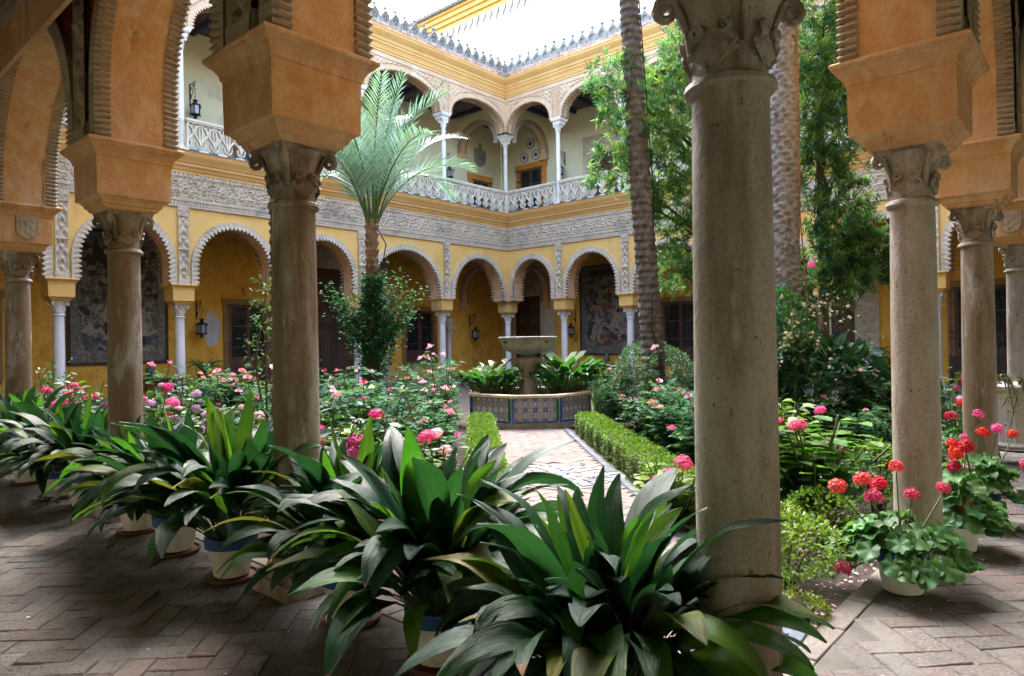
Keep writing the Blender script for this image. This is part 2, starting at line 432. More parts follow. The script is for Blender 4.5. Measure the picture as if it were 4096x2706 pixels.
lCAL = [LEAF('calla leaf', (0.025,0.105,0.025),(0.042,0.15,0.035), 0.35, 0.5, 5, 0.22, 0.2), LEAF('calla leaf deep', (0.016,0.075,0.025),(0.028,0.10,0.03), 0.3, 0.5, 5, 0.22, 0.2)]
lDARK = [LEAF('broad dark leaf', (0.012,0.045,0.026),(0.026,0.075,0.042), 0.2, 0.35), LEAF('broad dark leaf mid', (0.025,0.075,0.035),(0.04,0.10,0.045), 0.25, 0.35)]
lGER = LEAF('geranium leaf', (0.05,0.15,0.045),(0.08,0.20,0.065), 0.35, 0.5, 12, 0.2)
lFERN = [LEAF('fern green', (0.045,0.11,0.018),(0.075,0.15,0.03), 0.35, 0.45)]

def PETAL(name, c0, c1, trans=0.3):
    return LEAF(name, c0, c1, trans, 0.6, 25.0, 0.12, 0.25, tcol=(1.2, 1.0, 1.0))
pPINK = PETAL('hot pink petal', (0.62,0.05,0.20),(0.78,0.16,0.36))
pCER = PETAL('cerise petal', (0.50,0.02,0.10),(0.66,0.05,0.18))
pPALE = PETAL('pale pink petal', (0.75,0.42,0.50),(0.85,0.62,0.68))
pROSE = PETAL('rose pink petal', (0.72,0.20,0.34),(0.82,0.38,0.48))
pWHITE = PETAL('white petal', (0.74,0.72,0.66),(0.82,0.8,0.75))
pLIL = PETAL('lilac petal', (0.50,0.26,0.52),(0.62,0.40,0.66))
pRED = PETAL('scarlet petal', (0.55,0.010,0.018),(0.66,0.03,0.035))
pCORAL = PETAL('coral petal', (0.60,0.04,0.085),(0.72,0.12,0.17))
pDRED = PETAL('dark red petal', (0.34,0.005,0.012),(0.46,0.012,0.03))
pSAL = PETAL('salmon petal', (0.76,0.28,0.22),(0.84,0.42,0.34))
pCRM = PETAL('cream petal', (0.70,0.62,0.42),(0.8,0.74,0.56))
# ------------------------------------------------------------------ plan of the court
LX, LY = 21.29, 20.23
PXF = [0, 3.2, 6.37, 9.6, 12.85, 17.15, LX]
PYF = [0, 2.98, 6.1, 9.88, 13.6, 16.93, LY]
PYN = [0, 3.02, 6.07, 9.89, 13.6, 16.93, LY]
PXN = [0, 3.0, 5.94, 9.8, 12.85, 17.15, LX]
DG = 3.0      # depth of the galleries behind the column line
SIDES = {
    'FL': (lambda s, t, z: (s, LY - t, z), PXF, LX),
    'FR': (lambda s, t, z: (LX - t, s, z), PYF, LY),
    'NL': (lambda s, t, z: (t, s, z), PYN, LY),
    'NR': (lambda s, t, z: (s, t, z), PXN, LX),
}
T2 = 0.31

def arch_pts(a, zs, ztop, n=28):
    """half opening a: points (ds, z) from left foot to right foot"""
    rise = ztop - zs
    stilt = max(0.12 * rise, rise - a * 1.06)
    r = rise - stilt
    pts = [(-a, zs)]
    for i in range(n + 1):
        th = PI - PI * i / n
        pts.append((a * math.cos(th), zs + stilt + r * math.sin(th)))
    pts.append((a, zs))
    return pts

def resample(pts, n):
    P = np.array(pts); d = np.r_[0, np.cumsum(np.hypot(*np.diff(P, axis=0).T))]
    q = np.linspace(0, d[-1], n)
    return np.c_[np.interp(q, d, P[:, 0]), np.interp(q, d, P[:, 1])]

def arch_wall(fn, L, piers, p, pc, zs, ztop, zwall, t, ends=(0.0, 0.0)):
    """one face of an arcade wall with its arched openings, at offset t"""
    mb = MB()
    n = len(piers)
    s_prev = -ends[0]
    for i in range(n - 1):
        s0, s1 = piers[i], piers[i+1]
        l = s0 + (pc if i == 0 else p); r = s1 - (pc if i == n-2 else p)
        c, a = (l+r)/2, (r-l)/2
        mb.add([fn(s_prev, t, zs), fn(l, t, zs), fn(l, t, zwall), fn(s_prev, t, zwall)], [(0,1,2,3)])
        ap = arch_pts(a, zs, ztop)
        V = []
        for ds, z in ap: V += [fn(c+ds, t, z), fn(c+ds, t, zwall)]
        mb.add(V, [(2*k, 2*k+2, 2*k+3, 2*k+1) for k in range(1, len(ap)-2)])
        s_prev = r
    mb.add([fn(s_prev, t, zs), fn(L+ends[1], t, zs), fn(L+ends[1], t, zwall), fn(s_prev, t, zwall)], [(0,1,2,3)])
    return mb

def soffit(fn, c, a, zs, ztop, t0, t1):
    mb = MB(); ap = arch_pts(a, zs, ztop)
    V = []
    for ds, z in ap: V += [fn(c+ds, t0, z), fn(c+ds, t1, z)]
    mb.add(V, [(2*k, 2*k+2, 2*k+3, 2*k+1) for k in range(len(ap)-1)])
    return mb

def archivolt(fn, c, a, zs, ztop, t0, t1, band=0.17, tooth=0.055, pitch=0.1, ridge=0.02, deep=0.06):
    """scalloped band round an opening; t0 = wall face, t1 = proud face; teeth hang into the opening"""
    mb = MB(); ap = arch_pts(a, zs, ztop)
    P0 = np.array(ap); Ln = np.hypot(*np.diff(P0, axis=0).T).sum()
    nt = int(Ln/pitch); q = resample(ap, nt*4+1)
    tan = np.gradient(q, axis=0); tan /= np.linalg.norm(tan, axis=1)[:, None]
    nor = np.c_[-tan[:, 1], tan[:, 0]]      # outwards from the opening
    sg = 1 if t1 > t0 else -1
    V = []
    for i in range(len(q)):
        k = i % 4
        inn = -tooth if k == 2 else (0.012 if k == 0 else -tooth*0.55)
        rd = (ridge if k == 2 else (0.0 if k == 0 else ridge*0.6)) * sg
        o = q[i] + nor[i]*band; mid = q[i] + nor[i]*band*0.5; e = q[i] + nor[i]*inn
        wob = ((0.5 + 0.5*math.sin(i*PI/2)) * 0.012 + 0.012) * sg
        V += [fn(c+o[0], t0, o[1]), fn(c+o[0], t1, o[1]), fn(c+mid[0], t1+wob-0.02*sg, mid[1]),
              fn(c+e[0], t1+rd, e[1]), fn(c+e[0], t0-deep*sg, e[1])]
    F = []
    for i in range(len(q)-1):
        for j in range(4):
            F.append((i*5+j, (i+1)*5+j, (i+1)*5+j+1, i*5+j+1))
    mb.add(V, F)
    return mb

def sweep(fn, L, prof, mb=None, n=1, mi=0):
    """moulding along a court side, mitred in the corners: prof [(t,z)]"""
    mb = mb or MB()
    V = []
    for t, z in prof: V += [fn(t, t, z), fn(L-t, t, z)]
    mb.add(V, [(2*k, 2*k+1, 2*k+3, 2*k+2) for k in range(len(prof)-1)], mi)
    return mb

def relief(fn, s0, s1, z0, z1, t, height, res, kind, mat, name, parent):
    ns = max(2, int((s1-s0)/res)); nz = max(2, int((z1-z0)/res))
    S, Z = np.meshgrid(np.linspace(s0, s1, ns+1), np.linspace(z0, z1, nz+1), indexing='ij')
    H = (z1-z0); v = (Z-z0)/H
    rs = np.random.RandomState(int(abs(s0)*7+z0*13) % 9999)
    if kind == 'scroll':
        w = H*0.74
        u = (S/w) % 1.0; um = np.abs(u-0.5)*2
        h = np.zeros_like(S)
        for cx, cz, tw in ((0.5, 0.62, 5.2), (0.98, 0.40, 6.0), (0.08, 0.78, 8.0), (0.25, 0.2, 8.5)):
            dx = (um-cx)*0.5; dz = v-cz
            rr = np.hypot(dx, dz); th = np.arctan2(dz, dx)
            h = np.maximum(h, (0.5+0.5*np.cos(2*PI*(rr*tw) - th*1.0)) * np.clip(1.25-rr*3.2, 0, 1))
        h += 0.28*np.sin(S*61+np.sin(Z*37)*2)*np.sin(Z*57+np.sin(S*29)*2)
        h = np.clip(h, 0, 1)
        edge = (v > 0.86)
        h = np.where(edge, 0.35+0.5*(np.hypot(((S/0.13) % 1)-0.5, (v-0.93)*H/0.13) < 0.36), h)
        h = np.where((v > 0.975) | (np.abs(v-0.86) < 0.015) | (v < 0.02), 0.9, h)
    elif kind == 'candelabra':
        um = np.abs((S-s0)/(s1-s0)-0.5)*2
        per = (Z-z0)/0.55
        h = 0.5+0.5*np.cos(um*7+np.sin(per*2*PI)*2.2)
        h *= 0.5+0.5*np.cos(per*2*PI*2+um*4)
        h = np.clip(h*1.3, 0, 1)
        h = np.where(um > 0.82, 0.85, h)
        h = np.where((v < 0.06) | (v > 0.94) | (np.abs(v-0.45) < 0.012), 1.0, h)
    elif kind == 'arabesque':
        c0 = 0.34; uu = np.abs((((S-(s0+s1)/2)/c0)+0.5) % 1.0-0.5)*2; vv = (Z/c0/1.2) % 1.0
        h = np.zeros_like(S)
        for cx, cz, tw in ((0.55, 0.5, 5.0), (0.0, 0.05, 6.5), (1.0, 0.95, 6.5), (0.1, 0.55, 8.0)):
            dx = (uu-cx)*0.5; dz = vv-cz; rr = np.hypot(dx, dz); th = np.arctan2(dz, dx)
            h = np.maximum(h, (0.5+0.5*np.cos(2*PI*(rr*tw)-th))*np.clip(1.25-rr*3.0, 0, 1))
        h += 0.25*np.sin(S*67+np.sin(Z*41)*2)*np.sin(Z*63+np.sin(S*31)*2); h = np.clip(h, 0, 1)
        ed = np.minimum(np.abs(S-s0), np.abs(S-s1)); h = np.where(ed < 0.05, 0.9, h)
    else:  # lace: fine interlace
        a = 0.115
        h = 0.5*(np.abs(np.sin(PI*(S+Z)/a)) > 0.45) + 0.5*(np.abs(np.sin(PI*(S-Z)/a)) > 0.45)
        h = h*0.8 + 0.2*np.sin(S*80)*np.sin(Z*80)
    h = h*height
    V = np.empty((ns+1, nz+1, 3))
    base = np.array([fn(0, 0, 0), fn(1, 0, 0), fn(0, 1, 0)])
    ds = base[1]-base[0]; dt = base[2]-base[0]
    V[:] = base[0] + S[..., None]*ds + (t+h)[..., None]*dt
    V[..., 2] = Z
    idx = np.arange((ns+1)*(nz+1)).reshape(ns+1, nz+1)
    F = np.stack([idx[:-1, :-1], idx[1:, :-1], idx[1:, 1:], idx[:-1, 1:]], -1).reshape(-1, 4)
    V = V.reshape(-1, 3)
    if parent is not None: V = V - np.array(parent.location)
    return put(name, mesh_np(name, V, F, mat), parent)

# ------------------------------------------------------------------ ground and building shell
def struct(name, mb, mat, parent=None):
    return tag(mb.build(name, mat, parent), kind='structure')

mb = MB(); mb.box(-150, 150, -150, 150, -0.4, -0.06)
struct('ground', mb, mSOIL)
FLOOR = {}
mb = MB()
mb.box(-DG, 0.075, -DG, LY+DG, -0.3, -0.007)
mb.box(0.075, LX+DG, -DG, 0.075, -0.3, -0.007)
mb.box(0.075, LX+DG, LY-0.3, LY+DG, -0.3, -0.007)
mb.box(LX-0.3, LX+DG, 0.075, LY-0.3, -0.3, -0.007)
gfloor = struct('gallery_floor', mb, mMORT)

shell = []
def wall_thing(name, label, cat='wall'):
    return thing(name, label, cat)
# gallery back walls, lower (ochre) and upper (cream)
def back_wall(side, label, labelu):
    fn, piers, L = SIDES[side]
    e = DG if side in ('FL', 'NR') else DG - 0.003
    mb = MB(); mb.mbox(fn, -e, L+e, -DG-0.3, -DG, -0.1, 6.2)
    o = mb.build('gallery_wall', mYELB if side in ('FL', 'FR') else mCREAM); tag(o, label, 'wall')
    mb = MB(); mb.mbox(fn, -e, L+e, -DG-0.3, -DG, 6.2, 13.4)
    o = mb.build('upper_gallery_wall', mCREAM); tag(o, labelu, 'wall')
back_wall('FL', 'ochre ground floor back wall with the large dark tapestry', 'cream upper gallery wall with the grey carved shield')
back_wall('FR', 'ochre ground floor back wall with the rider tapestry', 'cream upper gallery wall with the three round plates')
back_wall('NL', 'cream back wall of the gallery with the aspidistra pots', 'cream upper wall above the aspidistra row')
back_wall('NR', 'cream back wall of the gallery with the geranium pots', 'cream upper wall above the geranium pots')

# ceilings, upper floors and roofs of the four galleries
mCEIL = M('dark painted ceiling', [(0.05,0.035,0.03),(0.10,0.075,0.06)], 12.0, 0.8, 0.2, 30, stain=((0.16,0.13,0.11),9.0,0.5,0.56,None))
mNAVY = M('dark blue ceiling board', [(0.02,0.022,0.045),(0.035,0.035,0.06)], 6.0, 0.8, 0.1, 30)
def slab(name, z0, z1, t_in, mat, beams=None, mbm=None):
    mb = MB()
    mb.box(-DG, t_in, -DG, LY+DG, z0, z1); mb.box(LX-t_in, LX+DG, -DG, LY+DG, z0, z1)
    mb.box(t_in, LX-t_in, -DG, t_in, z0, z1); mb.box(t_in, LX-t_in, LY-t_in, LY+DG, z0, z1)
    o = struct(name, mb, mat)
    if beams:
        for side, (fn, piers, L) in SIDES.items():
            nb = int(L/beams)
            for k in range(nb):
                s = (k+0.5)*L/nb
                b = MB(); b.mbox(fn, s-0.07, s+0.07, -DG+0.02, -T2-0.02, z0-0.16, z0-0.002)
                b.build('beam', mbm, o)
    return o
slab('gallery_ceiling', 6.02, 6.2, -0.1, mCEIL, 0.85, mWOOD)
slab('upper_floor', 7.3, 7.5, 0.3, mMORT)
slab('upper_ceiling', 12.75, 12.9, 0.1, mCEIL, 1.2, mNAVY)
slab('roof', 13.45, 13.7, 0.6, mPAR)

# ------------------------------------------------------------------ arcades
IMP = [(2.89,0.195,0.205),(2.905,0.225,0.235),(2.925,0.23,0.24),(2.935,0.25,0.26),(2.96,0.258,0.268),(2.985,0.28,0.29),(3.0,0.31,0.32),(3.345,0.315,0.325),(3.348,0.325,0.335),(3.37,0.328,0.338),(3.39,0.335,0.345),(3.42,0.355,0.365),(3.445,0.385,0.395),(3.455,0.388,0.398),(3.46,0.40,0.41),(3.475,0.407,0.417),(3.49,0.405,0.415),(3.50,0.39,0.40)]
IMPU = [(10.98,0.15,0.16),(11.02,0.19,0.2),(11.10,0.19,0.2),(11.16,0.25,0.26),(11.22,0.27,0.28),(11.27,0.27,0.28)]

def impost(fn, s, t, prof, mat, parent, name='impost_block'):
    mb = MB(); x, y, _ = fn(s, t, 0)
    sw = fn(1, 0, 0)[0] == fn(0, 0, 0)[0]      # side runs along y
    mb.stack(x, y, [(z, ht if sw else hs, hs if sw else ht) for z, hs, ht in prof])
    return mb.build(name, mat, parent)

def shield(fn, s, t, z, facing, parent, style=0, w=0.20, h=0.27):
    """carved coat of arms on the soffit face of an impost (facing = +1/-1 along s)"""
    mb = MB()
    out = [(-w/2, h/2), (w/2, h/2), (w/2, -h*0.18), (w*0.36, -h*0.36), (0, -h/2), (-w*0.36, -h*0.36), (-w/2, -h*0.18)]
    V = [fn(s, t+a, z+b) for a, b in out] + [fn(s+facing*0.025, t+a*0.96, z+b*0.97) for a, b in out]
    n = len(out)
    mb.add(V, [tuple(range(n, 2*n))] + [(i, (i+1) % n, n+(i+1) % n, n+i) for i in range(n)])
    if style == 0:      # chequered field with a border of small blocks
        for r in range(5):
            for c in range(3):
                if (r+c) % 2: continue
                a0 = -w*0.33 + c*w*0.22; b0 = h*0.36 - r*h*0.155
                mb.mbox(fn, s+facing*0.02, s+facing*0.038, t+a0, t+a0+w*0.21, z+b0-h*0.145, z+b0)
        for k in range(6):
            for sd in (-1, 1):
                mb.mbox(fn, s+facing*0.02, s+facing*0.034, t+sd*w*0.42-0.012, t+sd*w*0.42+0.012, z+h*0.42-k*h*0.105-0.02, z+h*0.42-k*h*0.105)
    elif style == 1:    # diagonal bend with small charges
        mb.add([fn(s+facing*0.036, t-w*0.42, z+h*0.34), fn(s+facing*0.036, t-w*0.30, z+h*0.44), fn(s+facing*0.036, t+w*0.34, z-h*0.22), fn(s+facing*0.036, t+w*0.22, z-h*0.32)], [(0,1,2,3)])
        for k in range(3):
            mb.mbox(fn, s+facing*0.02, s+facing*0.034, t+w*(0.1+0.08*k), t+w*(0.2+0.08*k), z+h*(0.30-0.13*k), z+h*(0.38-0.13*k))
            mb.mbox(fn, s+facing*0.02, s+facing*0.034, t-w*(0.36-0.08*k), t-w*(0.26-0.08*k), z-h*(-0.05+0.1*k), z-h*(-0.13+0.1*k))
    else:
        for (a, b) in ((-0.2, 0.25), (0.2, 0.25), (0, 0.05), (-0.2, -0.1), (0.2, -0.1), (0, 0.38)):
            x = fn(s+facing*0.02, t+a*w, z+b*h); mb.ball(x, w*0.09, 8, 4)
    return mb.build('carved_shield', mSTU, parent)

def lower_arcade(side, label, detail):
    fn, piers, L = SIDES[side]
    near = side in ('NL', 'NR')
    main = side in ('FL', 'NR')
    root = thing('arcade', label, 'arcade', fn(L/2, 0, 3.5))
    zs, zt, zw, p, pc = 3.5, (5.2 if near else 5.37), 5.85, 0.38, 0.62
    e = (T2, T2) if main else (-T2, -T2)
    arch_wall(fn, L, piers, p, pc, zs, zt, zw, T2, (-T2, -T2)).build('courtyard_face', mYEL, root)
    ei = (T2, T2) if main else (-T2, -T2)
    arch_wall(fn, L, piers, p, pc, zs, zt, 6.02, -T2, ei).build('gallery_face', mRED if near else mYELB, root)
    mb = MB(); mb.mbox(fn, -e[0], L+e[1], -T2, T2-0.004, 5.85, 7.3); mb.build('wall_band', mYEL, root)
    n = len(piers)
    for i in range(n-1):
        l = piers[i] + (pc if i == 0 else p); r = piers[i+1] - (pc if i == n-2 else p)
        c, a = (l+r)/2, (r-l)/2
        auto_smooth(soffit(fn, c, a, zs, zt, -T2, T2).build('arch_soffit', mORA, root))
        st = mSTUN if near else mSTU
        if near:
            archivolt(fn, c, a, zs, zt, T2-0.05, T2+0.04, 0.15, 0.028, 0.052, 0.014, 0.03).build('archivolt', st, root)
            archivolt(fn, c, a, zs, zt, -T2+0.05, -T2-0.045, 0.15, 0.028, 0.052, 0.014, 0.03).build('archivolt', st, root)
        else:
            archivolt(fn, c, a, zs, zt, T2-0.01, T2+0.06, 0.165, 0.085, 0.135, 0.03, 0.05).build('archivolt', st, root)
            archivolt(fn, c, a, zs, zt, -T2+0.01, -T2-0.06, 0.165, 0.085, 0.135, 0.03, 0.05).build('archivolt', st, root)
    for i in range(n):
        if (i in (0, n-1)) and not main: continue
        s = piers[i]
        impost(fn, s, 0, IMP, mORA if near else [mYEL], root)
        if i in (0, n-1): continue
        for tt, sg in ((T2, 1), (-T2, -1)):
            if near and sg > 0 and not detail: continue
            if not near and sg < 0: continue
            st = mSTUN if near else mSTU
            f2 = (lambda a, b, z, fn=fn: fn(a, b, z)) if sg > 0 else (lambda a, b, z, fn=fn: fn(a, -b, z))
            relief(f2, s-0.155, s+0.155, 3.5, 5.84 if sg > 0 else 6.0, T2+0.006, 0.06 if not near else 0.06, 0.017 if near else 0.022, 'candelabra', st, 'pilaster', root)
            mb = MB()
            mb.mbox(f2, s-0.175, s+0.175, T2-0.01, T2+0.055, 3.5, 3.62); mb.mbox(f2, s-0.165, s+0.165, T2-0.01, T2+0.048, 3.615, 3.67)
            mb.build('pilaster_foot', st, root)
            mb = MB(); mb.mbox(f2, s-0.18, s+0.18, T2-0.01, T2+0.05, 5.55, 5.84); mb.build('pilaster_head', st, root)
    if not near:
        st = mSTU
        relief(fn, T2+0.05, L-T2-0.05, 6.06, 6.85, T2+0.015, 0.07, 0.021, 'scroll', st, 'frieze', root)
        mb = sweep(fn, L, [(T2-0.02, 5.82), (T2+0.06, 5.825), (T2+0.06, 5.87), (T2+0.035, 5.88), (T2+0.035, 6.0), (T2+0.07, 6.01), (T2+0.07, 6.06), (T2, 6.062)])
        nd = int(L/0.1)
        for k in range(nd):
            s = T2+0.12+(L-2*T2-0.24)*k/nd
            mb.mbox(fn, s, s+0.055, T2+0.03, T2+0.058, 5.89, 5.995)
        mb.build('dentil_band', st, root)
    prof = [(T2-0.02, 6.84), (0.36, 6.85), (0.36, 6.93), (0.385, 6.945), (0.40, 7.0), (0.44, 7.06), (0.455, 7.07), (0.455, 7.15), (0.48, 7.16), (0.50, 7.22), (0.56, 7.30), (0.60, 7.40), (0.60, 7.455), (0.62, 7.465), (0.62, 7.505)]
    auto_smooth(sweep(fn, L, prof).build('cornice', mCOR, root), 25)
    return root
arcFL = lower_arcade('FL', 'yellow ground floor arcade with grey scalloped arches left of the far corner', True)
arcFR = lower_arcade('FR', 'yellow ground floor arcade with grey scalloped arches right of the far corner', True)
arcNL = lower_arcade('NL', 'near orange arcade over the aspidistra pots, red on its gallery side', False)
arcNR = lower_arcade('NR', 'near orange arcade over the geranium pots at the right', False)
for s_, f_, st_ in ((LX-0.315, -1, 1),): shield(SIDES['FL'][0], s_, 0.02, 3.2, f_, arcFL, st_)
shield(lambda s, t, z: SIDES['FR'][0](s, t, z), LY-0.315-0.01, 0.02, 3.2, -1, arcFR, 0)
shield(SIDES['FL'][0], PXF[5]-0.315, 0.0, 3.2, -1, arcFL, 2)
shield(SIDES['NL'][0], PYN[3]-0.315, 0.04, 3.2, -1, arcNL, 0, 0.26, 0.33)
shield(SIDES['NR'][0], PXN[3]-0.315, 0.04, 3.2, -1, arcNR, 0, 0.26, 0.33)
# painted moulding along the top of the near gallery walls
for side, root, s0 in (('NL', arcNL, 3.4), ('NR', arcNR, 6.5)):
    fn, piers, L = SIDES[side]
    mb = MB(); mb.mbox(fn, s0, L, -0.64, -0.60, 4.50, 4.93); mb.build('cove_board', mORA, root)
    mb = MB(); mb.mbox(fn, s0, L, -0.68, -0.60, 4.933, 5.02); mb.mbox(fn, s0, L, -0.70, -0.60, 5.02, 6.0); mb.build('carved_moulding', mSTUN, root)

def tracery_mesh(w, h):
    """one openwork unit of the balustrade: flat bars swept along curves in the x-z plane"""
    mb = MB(); d = 0.05
    def bar(pts, r):
        V = []; n = len(pts)
        P = [Vector((x*w, z*h)) for x, z in pts]
        for i, q in enumerate(P):
            t = (P[min(i+1, n-1)] - P[max(i-1, 0)]).normalized(); nn = Vector((-t.y, t.x))*r
            for sg in (1, -1):
                V += [(q.x+nn.x*sg, -d*0.55, q.y+nn.y*sg), (q.x+nn.x*0.6*sg, -d, q.y+nn.y*0.6*sg)][::1] if sg == 1 else [(q.x-nn.x*0.6, -d, q.y-nn.y*0.6), (q.x-nn.x, -d*0.55, q.y-nn.y)]
            V += [(q.x-nn.x, d, q.y-nn.y), (q.x+nn.x, d, q.y+nn.y)]
        F = []
        for i in range(n-1):
            for j in range(6):
                k = (j+1) % 6
                F.append((i*6+j, (i+1)*6+j, (i+1)*6+k, i*6+k))
        mb.add(V, F)
    def arc(p0, p1, p2, n=7):
        out = []
        for i in range(n+1):
            t = i/n
            out.append(((1-t)**2*p0[0]+2*t*(1-t)*p1[0]+t*t*p2[0], (1-t)**2*p0[1]+2*t*(1-t)*p1[1]+t*t*p2[1]))
        return out
    for sg in (-1, 1):
        bar([(sg*0.5, 0), (sg*0.5, 0.2)] + arc((sg*0.5, 0.2), (sg*0.48, 0.42), (0, 0.62))[1:], 0.032)
        bar(arc((0, 0.60), (sg*0.06, 0.86), (sg*0.5, 0.98)), 0.03)
        bar(arc((sg*0.5, 0.36), (sg*0.30, 0.62), (sg*0.46, 0.98)), 0.024)
        bar(arc((sg*0.46, 0.12), (sg*0.18, 0.16), (sg*0.22, 0.36), 5), 0.02)
    c = [(0.13*math.cos(2*PI*i/10), 0.87+0.10*math.sin(2*PI*i/10)) for i in range(11)]
    bar(c, 0.022)
    return mb.mesh('tracery', mBAL)

def upper_arcade(side, label, detail):
    fn, piers, L = SIDES[side]
    main = side in ('FL', 'NR')
    root = thing('upper_arcade', label, 'arcade', fn(L/2, 0, 11.3))
    zs, zt, zw, p, pc, ta, tb = 11.27, 12.36, 12.85, 0.30, 0.42, 0.38, -0.06
    arch_wall(fn, L, piers, p, pc, zs, zt, zw, ta, (-ta, -ta)).build('courtyard_face', mPINK, root)
    arch_wall(fn, L, piers, p, pc, zs, zt, zw, tb, (-tb, -tb)).build('gallery_face', mCREAM, root)
    n = len(piers)
    for i in range(n-1):
        l = piers[i] + (pc if i == 0 else p); r = piers[i+1] - (pc if i == n-2 else p)
        c, a = (l+r)/2, (r-l)/2
        auto_smooth(soffit(fn, c, a, zs, zt, tb, ta).build('arch_soffit', mPINK, root))
        if detail:
            archivolt(fn, c, a, zs, zt, ta-0.01, ta+0.03, 0.13, 0.07, 0.11, 0.01, 0.1).build('archivolt', mPINK, root)
            archivolt(fn, c, a, zs, zt, tb+0.01, tb-0.03, 0.1, 0.07, 0.11, 0.01, 0.1).build('archivolt', mPINK, root)
    if detail:
        # lace relief of the spandrels: a grid kept only outside the arches
        res = 0.03; z0 = 11.42; z1 = 12.62
        S, Z = np.meshgrid(np.arange(0.62, L-0.62, res), np.arange(z0, z1, res), indexing='ij')
        keep = np.ones_like(S, bool)
        for i in range(n-1):
            l = piers[i] + (pc if i == 0 else p); r = piers[i+1] - (pc if i == n-2 else p)
            c, a = (l+r)/2, (r-l)/2+0.16
            ap = np.array(arch_pts(a, zs, zt+0.16, 60))[1:-1]
            lim = np.interp(np.clip((S-c), -a, a), ap[:, 0], ap[:, 1])
            keep &= ~((np.abs(S-c) < a) & (Z < lim+0.02))
        for i in range(1, n-1): keep &= np.abs(S-piers[i]) > 0.23
        q = 0.21
        d1 = np.abs(((S+Z)/q) % 1-0.5); d2 = np.abs(((S-Z)/q) % 1-0.5)
        h = 0.026*(d1 < 0.2)+0.026*(d2 < 0.2)+0.018*(np.hypot(((S/q) % 1)-0.5, ((Z/q) % 1)-0.5) < 0.2)
        h = np.where(keep, h+0.004, -0.02)
        V = np.empty(S.shape+(3,)); b0, b1, b2 = (np.array(fn(*k)) for k in ((0,0,0),(1,0,0),(0,1,0)))
        V[:] = b0 + S[..., None]*(b1-b0) + (ta+h)[..., None]*(b2-b0); V[..., 2] = Z
        idx = np.arange(S.size).reshape(S.shape)
        F = np.stack([idx[:-1,:-1], idx[1:,:-1], idx[1:,1:], idx[:-1,1:]], -1).reshape(-1, 4)
        kf = (keep[:-1,:-1]&keep[1:,:-1]&keep[1:,1:]&keep[:-1,1:]).ravel()
        put('lace_relief', mesh_np('lace_relief', V.reshape(-1,3)-np.array(root.location), F[kf], mPINK), root)
        relief(fn, ta+0.06, L-ta-0.06, 12.66, 12.8, ta+0.006, 0.02, 0.024, 'lace', mPINK, 'frieze', root)
        mb = sweep(fn, L, [(ta, 12.62), (ta+0.03, 12.622), (ta+0.03, 12.655), (ta, 12.657)])
        for i in range(1, n-1):
            for o in (-0.19, -0.06, 0.06, 0.19):
                mb.mbox(fn, piers[i]+o-0.018, piers[i]+o+0.018, ta-0.01, ta+0.035, 11.28, 12.62)
            for k in range(16):
                z = 11.34+k*0.08
                mb.mbox(fn, piers[i]-0.15, piers[i]-0.10, ta-0.01, ta+0.02, z, z+0.045); mb.mbox(fn, piers[i]+0.10, piers[i]+0.15, ta-0.01, ta+0.02, z, z+0.045)
        mb.build('pilaster_strip', mPINK, root)
    for i in range(n):
        if (i in (0, n-1)) and not main: continue
        impost(fn, piers[i], 0.16 if i not in (0, n-1) else 0.0, IMPU, mMARW if detail else mPINK, root)
    prof = [(ta-0.02, 12.80), (0.42, 12.81), (0.42, 12.90), (0.44, 12.91), (0.45, 13.02), (0.49, 13.10), (0.505, 13.11), (0.505, 13.2), (0.53, 13.21), (0.55, 13.32), (0.63, 13.42), (0.68, 13.52), (0.68, 13.585), (0.70, 13.60), (0.70, 13.64)]
    auto_smooth(sweep(fn, L, prof).build('cornice', mCOR, root), 25)
    sweep(fn, L, [(0.70, 13.64), (0.45, 13.72), (-DG, 13.9)]).build('coping', mPAR, root)
    return root
upFL = upper_arcade('FL', 'pink lace stucco upper arcade left of the far corner', True)
upFR = upper_arcade('FR', 'pink lace stucco upper arcade right of the far corner', True)
upNL = upper_arcade('NL', 'upper arcade above the aspidistra row', False)
upNR = upper_arcade('NR', 'upper arcade above the geranium pots', False)

